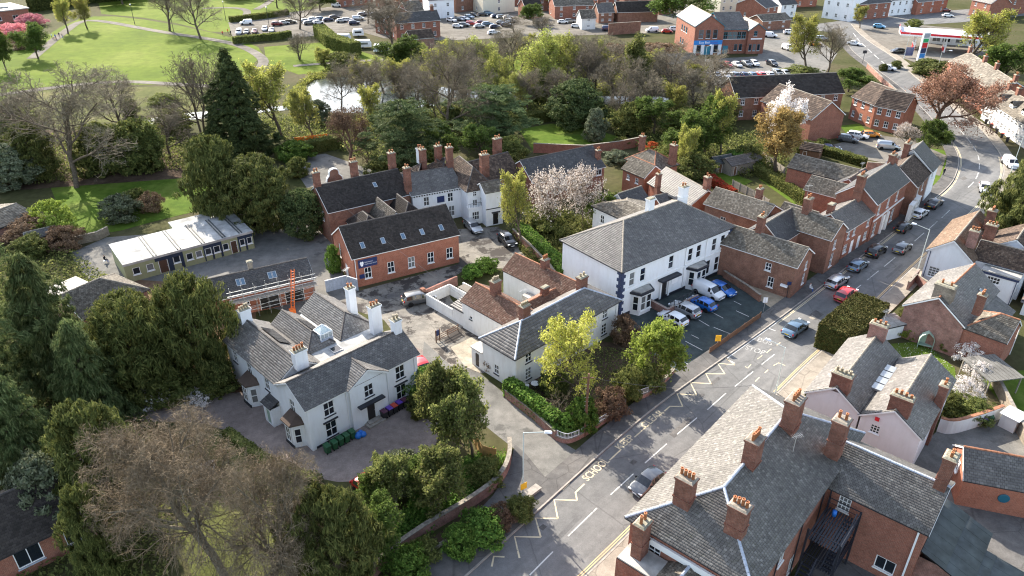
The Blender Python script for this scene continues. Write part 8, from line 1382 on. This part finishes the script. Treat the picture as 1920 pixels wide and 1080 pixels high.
fence('honey-coloured close-boarded timber fence at the lane mouth', [(-4.55, 61.55), (-3.01, 57.94), (-1.63, 57.46)], 1.9, 'timber_fence'); fence('low post and rail fence across the school yard entrance', [(-9.67, 79.57), (-8.27, 80.93), (-7.04, 82.20)], 1.0, 'timber_brown', 2.4, False); fence('weathered panel fence between the back gardens', [(41.53, 132.16), (44.10, 126.97), (45.52, 122.57)], 1.6, 'timber_grey', 1.8, True, pw=0.3); fence('grey panel fence beside the garden shed', [(35.27, 136.86), (40.52, 140.64)], 1.6, 'timber_grey', 1.8, True, pw=.3); fence('pale panel fence behind the golden tree', [(51.62, 147.44), (53.35, 138.29)], 1.7, 'timber_grey', 1.8, True, pw=.3); fence('dark slatted low fence along the office car park front', [(24.59, 76.94), (33.35, 85.38)], 0.95, 'timber_brown', 2.2, True, pw=.16); fence('timber fence behind the white annex', [(12.06, 108.54), (14.85, 110.53)], 1.5, 'timber_grey', 1.8, True, pw=.3)
t = thing('entrance_sign', 'navy and tan school notice on the yard entrance post', 'sign', (-9.67, 79.57), math.radians(40)); MB().box(-.06, -.06, 0, .06, .06, 1.8).build('post', 'timber_brown', t); MB().box(.5, -.06, 0, .62, .06, 1.8).build('post', 'timber_brown', t); MB().box(.06, -.03, .9, .5, .03, 1.75).build('plate', 'sign_navy', t)
t = thing('safety_netting', 'bright orange mesh netting fence beyond the play court', 'fence', (-47.77, 158.35)); _b = (-41.03, 161.29); MB().bar((0, 0, .6), (_b[0] - (-47.77, 158.35)[0], _b[1] - (-47.77, 158.35)[1], .6), .05, 1.1).build('mesh_panel', 'cloth_orange', t)
for k in range(6): MB().bar((12 * k / 5 * .9, k * .9 * .6, 0), (12 * k / 5 * .9, k * .9 * .6, 1.2), .06).build('post', 'galvanised', t)
def railing(label, line, z0, h, mat='white_trim'):
    l = resample(line, .16); ox, oy = l[0]; t = thing('railing', label, 'railing', l[0]); bm = MB().box(-.015, -.015, z0, .015, .015, z0 + h).mesh('bar', mat)
    for p in l: link('bar', bm, t, (p[0] - ox, p[1] - oy, 0))
    for z in (z0 + .06, z0 + h): MB().tube([(p[0] - ox, p[1] - oy, z) for p in l], .03, 5).build('rail', mat, t)
railing('curved white garden railing at the lane corner', smooth_line([(4.74, 60.87), (5.72, 60.20), (7.07, 60.96)]), 0.69, 0.7); railing('long white railing on the front garden wall', [(7.38, 61.38), (9.88, 63.47), (12.27, 65.85)], 0.69, 0.55); railing('curved white railing by the garden gate', smooth_line([(13.43, 68.65), (14.06, 67.47), (15.51, 68.25)]), 0.79, 0.7)

# ------------------------------------------------------------------ bins, benches, small things
def bin_(p, az, body, lid, label, group):
    t = thing('wheelie_bin', label, 'bin', p, math.radians(90 - az) - math.pi / 2, group); MB().taper(0, 0, .06, 1.0, .24, .28, .29, .36).build('body', body, t); MB().taper(0, 0.02, 1.0, 1.09, .32, .40, .27, .33).build('lid', lid, t); MB().bar((-.2, .40, .98), (.2, .40, .98), .05).build('handle', body, t)
    for s in (-.22, .22): w = MB().lathe([(.1, -.03), (.1, .03)], 10).build('wheel', 'tyre', t); w.location = (s, .28, .1); w.rotation_euler = (0, math.pi / 2, 0)
for i, p in enumerate([(-19.01, 58.89), (-18.41, 59.46), (-17.91, 60.04), (-17.39, 60.54), (-16.88, 61.12)]): bin_((p[0] - .1, p[1] + .15), 135, 'green_bin', 'green_bin', f'green wheelie bin, {ordn[i]} from the villa corner', 'wheelie bins along the villa')
for i, (p, m) in enumerate(zip([(-13.96, 64.37), (-13.45, 64.92), (-12.98, 65.38), (-12.52, 65.94), (-11.99, 66.42)], ('maroon_lid', 'purple_lid', 'red_lid', 'purple_lid', 'maroon_lid'))): bin_((p[0] - .1, p[1] + .2), 135, 'dark_bin', m, f'dark wheelie bin with {m.split("_")[0]} lid, {ordn[i]} from the villa door', 'wheelie bins along the villa')
bin_((51.19, 63.47), 200, 'dark_bin', 'purple_lid', 'dark bin with purple lid by the whitewashed wall', None); bin_((52.03, 63.74), 200, 'green_bin', 'green_bin', 'green bin by the whitewashed wall', None)
for i, p in enumerate([(111.71, 172.36), (111.13, 169.07), (110.13, 165.10), (109.59, 162.04), (109.08, 159.08)]): bin_(p, 225, 'dark_bin', 'red_lid' if i % 2 else 'dark_bin', f'bin outside the white cottage row, {ordn[i]} from the far end', 'bins outside the cottages')
t = thing('recycling_sacks', 'bright blue recycling sacks slumped beside the villa steps', 'sacks', (-16.36, 61.38))
for x, y, r in ((0, 0, .42), (.5, .25, .36), (.15, .5, .34)):
    b = MB(); b.lathe([(r * .8, 0), (r, r * .5), (r * .85, r * 1.1), (r * .35, r * 1.5), (r * .15, r * 1.75)], 9, (x, y, 0)); b.build('sack', 'blue_plastic', t, True)
def bench(p, az, label, mat='timber_grey'):
    t = thing('bench', label, 'bench', p, math.radians(90 - az) - math.pi / 2)
    for k in range(3): MB().box(-.95, -.25 + k * .17, .43, .95, -.12 + k * .17, .47).build('seat_slat', mat, t)
    for k in range(2): MB().box(-.95, .27, .58 + k * .2, .95, .31, .72 + k * .2).build('back_slat', mat, t)
    for x in (-.8, .8):
        for y in (-.2, .24): MB().box(x - .04, y - .03, 0, x + .04, y + .03, .9 if y > 0 else .43).build('leg', mat, t)
bench((-6.55, 46.41), 140, 'weathered timber bench beside the pavement hedge at bottom'); bench((-159.18, 269.48), 200, 'park bench where people sit by the lawn path', 'timber_brown'); bench((-27.90, 67.57), 250, 'red-brown bench against the villa side wall', 'timber_brown')
t = thing('garden_table', 'round white garden table with chairs in the front garden', 'table', (2.67, 69.96)); MB().lathe([(.5, .70), (.5, .74)], 14).build('top', 'white_trim', t); MB().tube([(0, 0, 0), (0, 0, .7)], .05, 6).build('leg', 'white_trim', t)
for k in range(2):
    c = thing('garden_chair', 'white garden chair ' + ('left' if k else 'right') + ' of the round garden table', 'chair', (t.location.x + (.9 if not k else -.9), t.location.y, 0), k * math.pi); MB().box(-.22, -.22, .42, .22, .22, .46).build('seat', 'white_trim', c); MB().box(.2, -.22, .46, .24, .22, .9).build('backrest', 'white_trim', c)
    for x in (-.18, .18):
        for y in (-.18, .18): MB().box(x - .02, y - .02, 0, x + .02, y + .02, .42).build('leg', 'white_trim', c)
t = thing('picnic_table', 'timber picnic table on the villa lawn below the leafless tree', 'table', (-30.39, 55.04), .5); MB().box(-.9, -.4, .7, .9, .4, .75).build('top', 'timber_grey', t)
for s in (-1, 1): MB().box(-.9, s * .75 - .13, .42, .9, s * .75 + .13, .46).build('seat', 'timber_grey', t); MB().bar((s * .6, -.8, 0), (s * .6, .3, .7), .08).build('leg', 'timber_grey', t); MB().bar((s * .6, .8, 0), (s * .6, -.3, .7), .08).build('leg', 'timber_grey', t)
t = thing('garden_slab', 'pale flat stone slabs glimpsed through the leafless tree', 'slab', (-31.49, 56.16), .4); MB().box(-1.6, -.9, 0, 1.6, .9, .35).build('slab', 'felt_grey', t)
t = thing('arched_seat', 'sage green arched garden seat on the twin roof house lawn', 'seat', (52.07, 78.36), math.radians(-25)); b = MB(); ar = [(-.8, 0), (-.8, 1.3), (-.6, 1.8), (0, 2.3), (.6, 1.8), (.8, 1.3), (.8, 0)]
b.add([(x, .4, z) for x, z in ar], [tuple(range(7))]); b.build('back', 'sage_wood', t); b = MB()
for (x0, z0), (x1, z1) in zip(ar, ar[1:]): b.add([(x0, -.35, z0), (x1, -.35, z1), (x1, .42, z1), (x0, .42, z0), (x0 * 1.06, -.35, z0 * 1.03), (x1 * 1.06, -.35, z1 * 1.03), (x1 * 1.06, .42, z1 * 1.03), (x0 * 1.06, .42, z0 * 1.03)], [(0, 1, 2, 3), (7, 6, 5, 4), (0, 4, 5, 1)])
b.build('arch', 'sage_wood', t); MB().box(-.78, -.25, .4, .78, .38, .46).build('seat', 'sage_wood', t)
t = thing('bird_table', 'white roofed bird table on a post by the brick cottage', 'bird table', (55.30, 78.36)); MB().tube([(0, 0, 0), (0, 0, 1.6)], .05, 6).build('post', 'timber_grey', t); MB().box(-.3, -.3, 1.6, .3, .3, 1.66).build('tray', 'white_trim', t); MB().add([(-.4, -.4, 2.0), (.4, -.4, 2.0), (.4, .4, 2.0), (-.4, .4, 2.0), (0, 0, 2.4)], [(0, 1, 4), (1, 2, 4), (2, 3, 4), (3, 0, 4), (3, 2, 1, 0)]).build('roof', 'white_trim', t)
h = House('lean_to', 'grey ribbed lean-to roof on posts at the right edge', 'shelter', (54.05, 68.25), (58.12, 68.95), wall='timber_grey'); b = MB()
for k in range(9): h.part_box('roof_sheet', -0.2 + k * .5, -.2, 2.3, .22 + k * .5, 4.6, 2.42, 'asphalt_pale')
for x in (0, 4): 
    for y in (0, 4.3): h.part_box('post', x, y, 0, x + .12, y + .12, 2.3, 'timber_grey')
t = thing('garden_shed', 'small white roofed play shed at the right edge', 'shed', (53.94, 63.12), .6); MB().box(-.9, -.8, 0, .9, .8, 1.7).build('wall', 'white_paint_old', t); MB().box(-1.1, -1.0, 1.7, 1.1, 1.0, 1.8).build('roof', 'white_trim', t)
h = House('lean_to', 'small white rendered open shed behind the yew hedge', 'shelter', (47.44, 79.81), (50.28, 80.81), wall='white_render'); h.walls((0, 0, 3, 2), 0, 2.0, None); h.mono((0, 0, 3, 2), 2.0, 2.3, 'F', 'felt_grey', slate=(1, 1))
t = thing('water_butt', 'blue drum on the fire escape platform of the corner building', 'drum', (0, 0, 0)); t.location = (24.03 - .656 * 8.6 + .755 * 11.6, 59.48 - .755 * 8.6 - .656 * 11.6, 5.26); MB().lathe([(.18, 0), (.2, .3), (.18, .55)], 12).build('body', 'blue_plastic', t, True)

# ------------------------------------------------------------------ people, tiny in the view
def person_mesh(seated, key):
    v = [(0, 0, .92), (0, 0, 1.15), (0, 0, 1.38), (0, 0, 1.5), (0, 0, 1.62), (0, 0, 1.72), (.09, 0, .88), (.1, .03, .48), (.1, -.02, .06), (.1, .14, .03), (-.09, 0, .88), (-.1, -.06, .48), (-.1, -.16, .06), (-.1, 0, .03), (.19, 0, 1.36), (.25, 0, 1.1), (.24, .12, .88), (-.19, 0, 1.36), (-.25, 0, 1.1), (-.24, .12, .88)]
    if seated: v = [(x, y + (.02 if i < 6 else 0), z - .46) for i, (x, y, z) in enumerate(v)]; v[7] = (.1, .42, .46); v[8] = (.1, .44, .06); v[9] = (.1, .58, .03); v[11] = (-.1, .42, .46); v[12] = (-.1, .44, .06); v[13] = (-.1, .58, .03); v[16] = (.16, .28, .56); v[19] = (-.16, .28, .56)
    e = [(0, 1), (1, 2), (2, 3), (3, 4), (4, 5), (0, 6), (6, 7), (7, 8), (8, 9), (0, 10), (10, 11), (11, 12), (12, 13), (2, 14), (14, 15), (15, 16), (2, 17), (17, 18), (18, 19)]
    r = [.15, .14, .15, .06, .1, .09, .09, .065, .045, .04, .09, .065, .045, .04, .065, .05, .04, .065, .05, .04]
    me = bpy.data.meshes.new('body'); me.from_pydata(v, e, []); o = bpy.data.objects.new('body', me); COL.objects.link(o); m = o.modifiers.new('skin', 'SKIN')
    for i, s in enumerate(me.skin_vertices[0].data): s.radius = (r[i], r[i] * .8); s.use_root = i == 0
    s2 = o.modifiers.new('sub', 'SUBSURF'); s2.levels = 1; s2.render_levels = 1; dg = bpy.context.evaluated_depsgraph_get(); dg.update(); out = bpy.data.meshes.new_from_object(o.evaluated_get(dg)); bpy.data.objects.remove(o)
    zs = 1.0 if not seated else .54; out.materials.clear()
    for k in ('cloth_blue', 'cloth_dark', 'skin', 'hair'): out.materials.append(M(k))
    for p in out.polygons:
        z = p.center.z; top = 1.72 - (.46 if seated else 0); p.material_index = 3 if z > top - .04 else 2 if z > top - .27 else 0 if z > top - .82 else 1; p.use_smooth = True
    return out
PM = {s: person_mesh(s, s) for s in (False, True)}
def person(p, az, label, coat, legs, seated=False, z=0.05):
    o = link('person', PM[seated], None, (p[0], p[1], z), math.radians(90 - az) - math.pi / 2); tag(o, label, 'person')
    for i, m in ((0, coat), (1, legs)): o.material_slots[i].link = 'OBJECT'; o.material_slots[i].material = M(m)
person((42.50, 92.75), 130, 'person in a white top and blue jeans sitting on the corner house step', 'cloth_white', 'cloth_blue', True, 0.16)
for px, az, lb, c, l in (((-161.97, 272.26), 90, 'person in white at the park bench, leftmost', 'cloth_white', 'cloth_dark'), ((-160.16, 271.33), 200, 'person in blue at the park bench', 'cloth_blue', 'cloth_dark'), ((-160.33, 274.13), 160, 'person in dark clothes at the park bench, right of the blue one', 'cloth_dark', 'cloth_dark'), ((-158.21, 272.26), 250, 'person in dark clothes at the park bench, rightmost', 'cloth_dark', 'cloth_blue'), ((-103.44, 276.99), 160, 'person in red walking on the park path', 'cloth_red', 'cloth_dark'), ((-102.82, 280.89), 200, 'person in orange by the car park hedge', 'cloth_orange', 'cloth_dark'), ((-100.89, 277.96), 140, 'person in dark clothes by the car park hedge', 'cloth_dark', 'cloth_dark'), ((-88.96, 285.90), 180, 'person in dark clothes inside the park car park', 'cloth_dark', 'cloth_dark'), ((95.86, 156.91), 200, 'person in dark clothes on the bend pavement', 'cloth_dark', 'cloth_dark'), ((84.53, 138.29), 180, 'person in black on the bend path', 'cloth_dark', 'cloth_dark')): person(px, az, lb, c, l)
person((-62.36, 101.65), 90, 'person in dark clothes sitting at the portable classroom end', 'cloth_dark', 'cloth_blue', True)
t = thing('stool', 'white stool under the person by the portable classroom', 'stool', (-62.28, 101.48)); MB().box(-.2, -.2, .38, .2, .2, .43).build('seat', 'white_trim', t)
for x in (-.16, .16):
    for y in (-.16, .16): MB().box(x - .02, y - .02, 0, x + .02, y + .02, .38).build('leg', 'white_trim', t)

# ------------------------------------------------------------------ television aerials on the chimneys
def aerial(p, z, az, label):
    t = thing('aerial', label, 'aerial', (p[0], p[1], z), math.radians(az)); MB().tube([(0, 0, 0), (0, 0, 1.9)], .025, 5).build('mast', 'galvanised', t); MB().tube([(-.5, 0, 1.85), (.6, 0, 1.85)], .016, 4).build('boom', 'galvanised', t)
    for k in range(6): MB().tube([(-.4 + .18 * k, -.28, 1.87), (-.4 + .18 * k, .28, 1.87)], .011, 4).build('element', 'galvanised', t)
def hl(A, B, x, y):
    L = math.dist(A, B); u = ((B[0] - A[0]) / L, (B[1] - A[1]) / L); return (A[0] + u[0] * x - u[1] * y, A[1] + u[1] * x + u[0] * y)
aerial(hl((24.03, 59.48), (9.45, 42.70), 8.6, 7.2), 9.6, 20, 'bent television aerial on the dark slope of the corner building'); aerial(hl((-20.70, 59.23), (-10.64, 69.07), 13.2, 11.6), 10.2, 70, 'television aerial on the tallest villa chimney'); aerial(hl((0.40, 69.38), (13.66, 82.22), 4.6, 3.6), 8.3, 40, 'television aerial on the left stack of the low white house')
aerial(hl((46.17, 97.60), (50.15, 101.59), 2.7, 5.8), 9.9, 10, 'television aerial on the gable-fronted terrace stack'); aerial(hl((57.34, 108.52), (67.02, 118.71), -0.6, 3.4), 10.9, 50, 'television aerial on the tall town house stack'); aerial(hl((39.34, 72.74), (30.99, 62.90), 0.4, 3.0), 8.3, 30, 'television aerial on the far stack of the twin roof house')
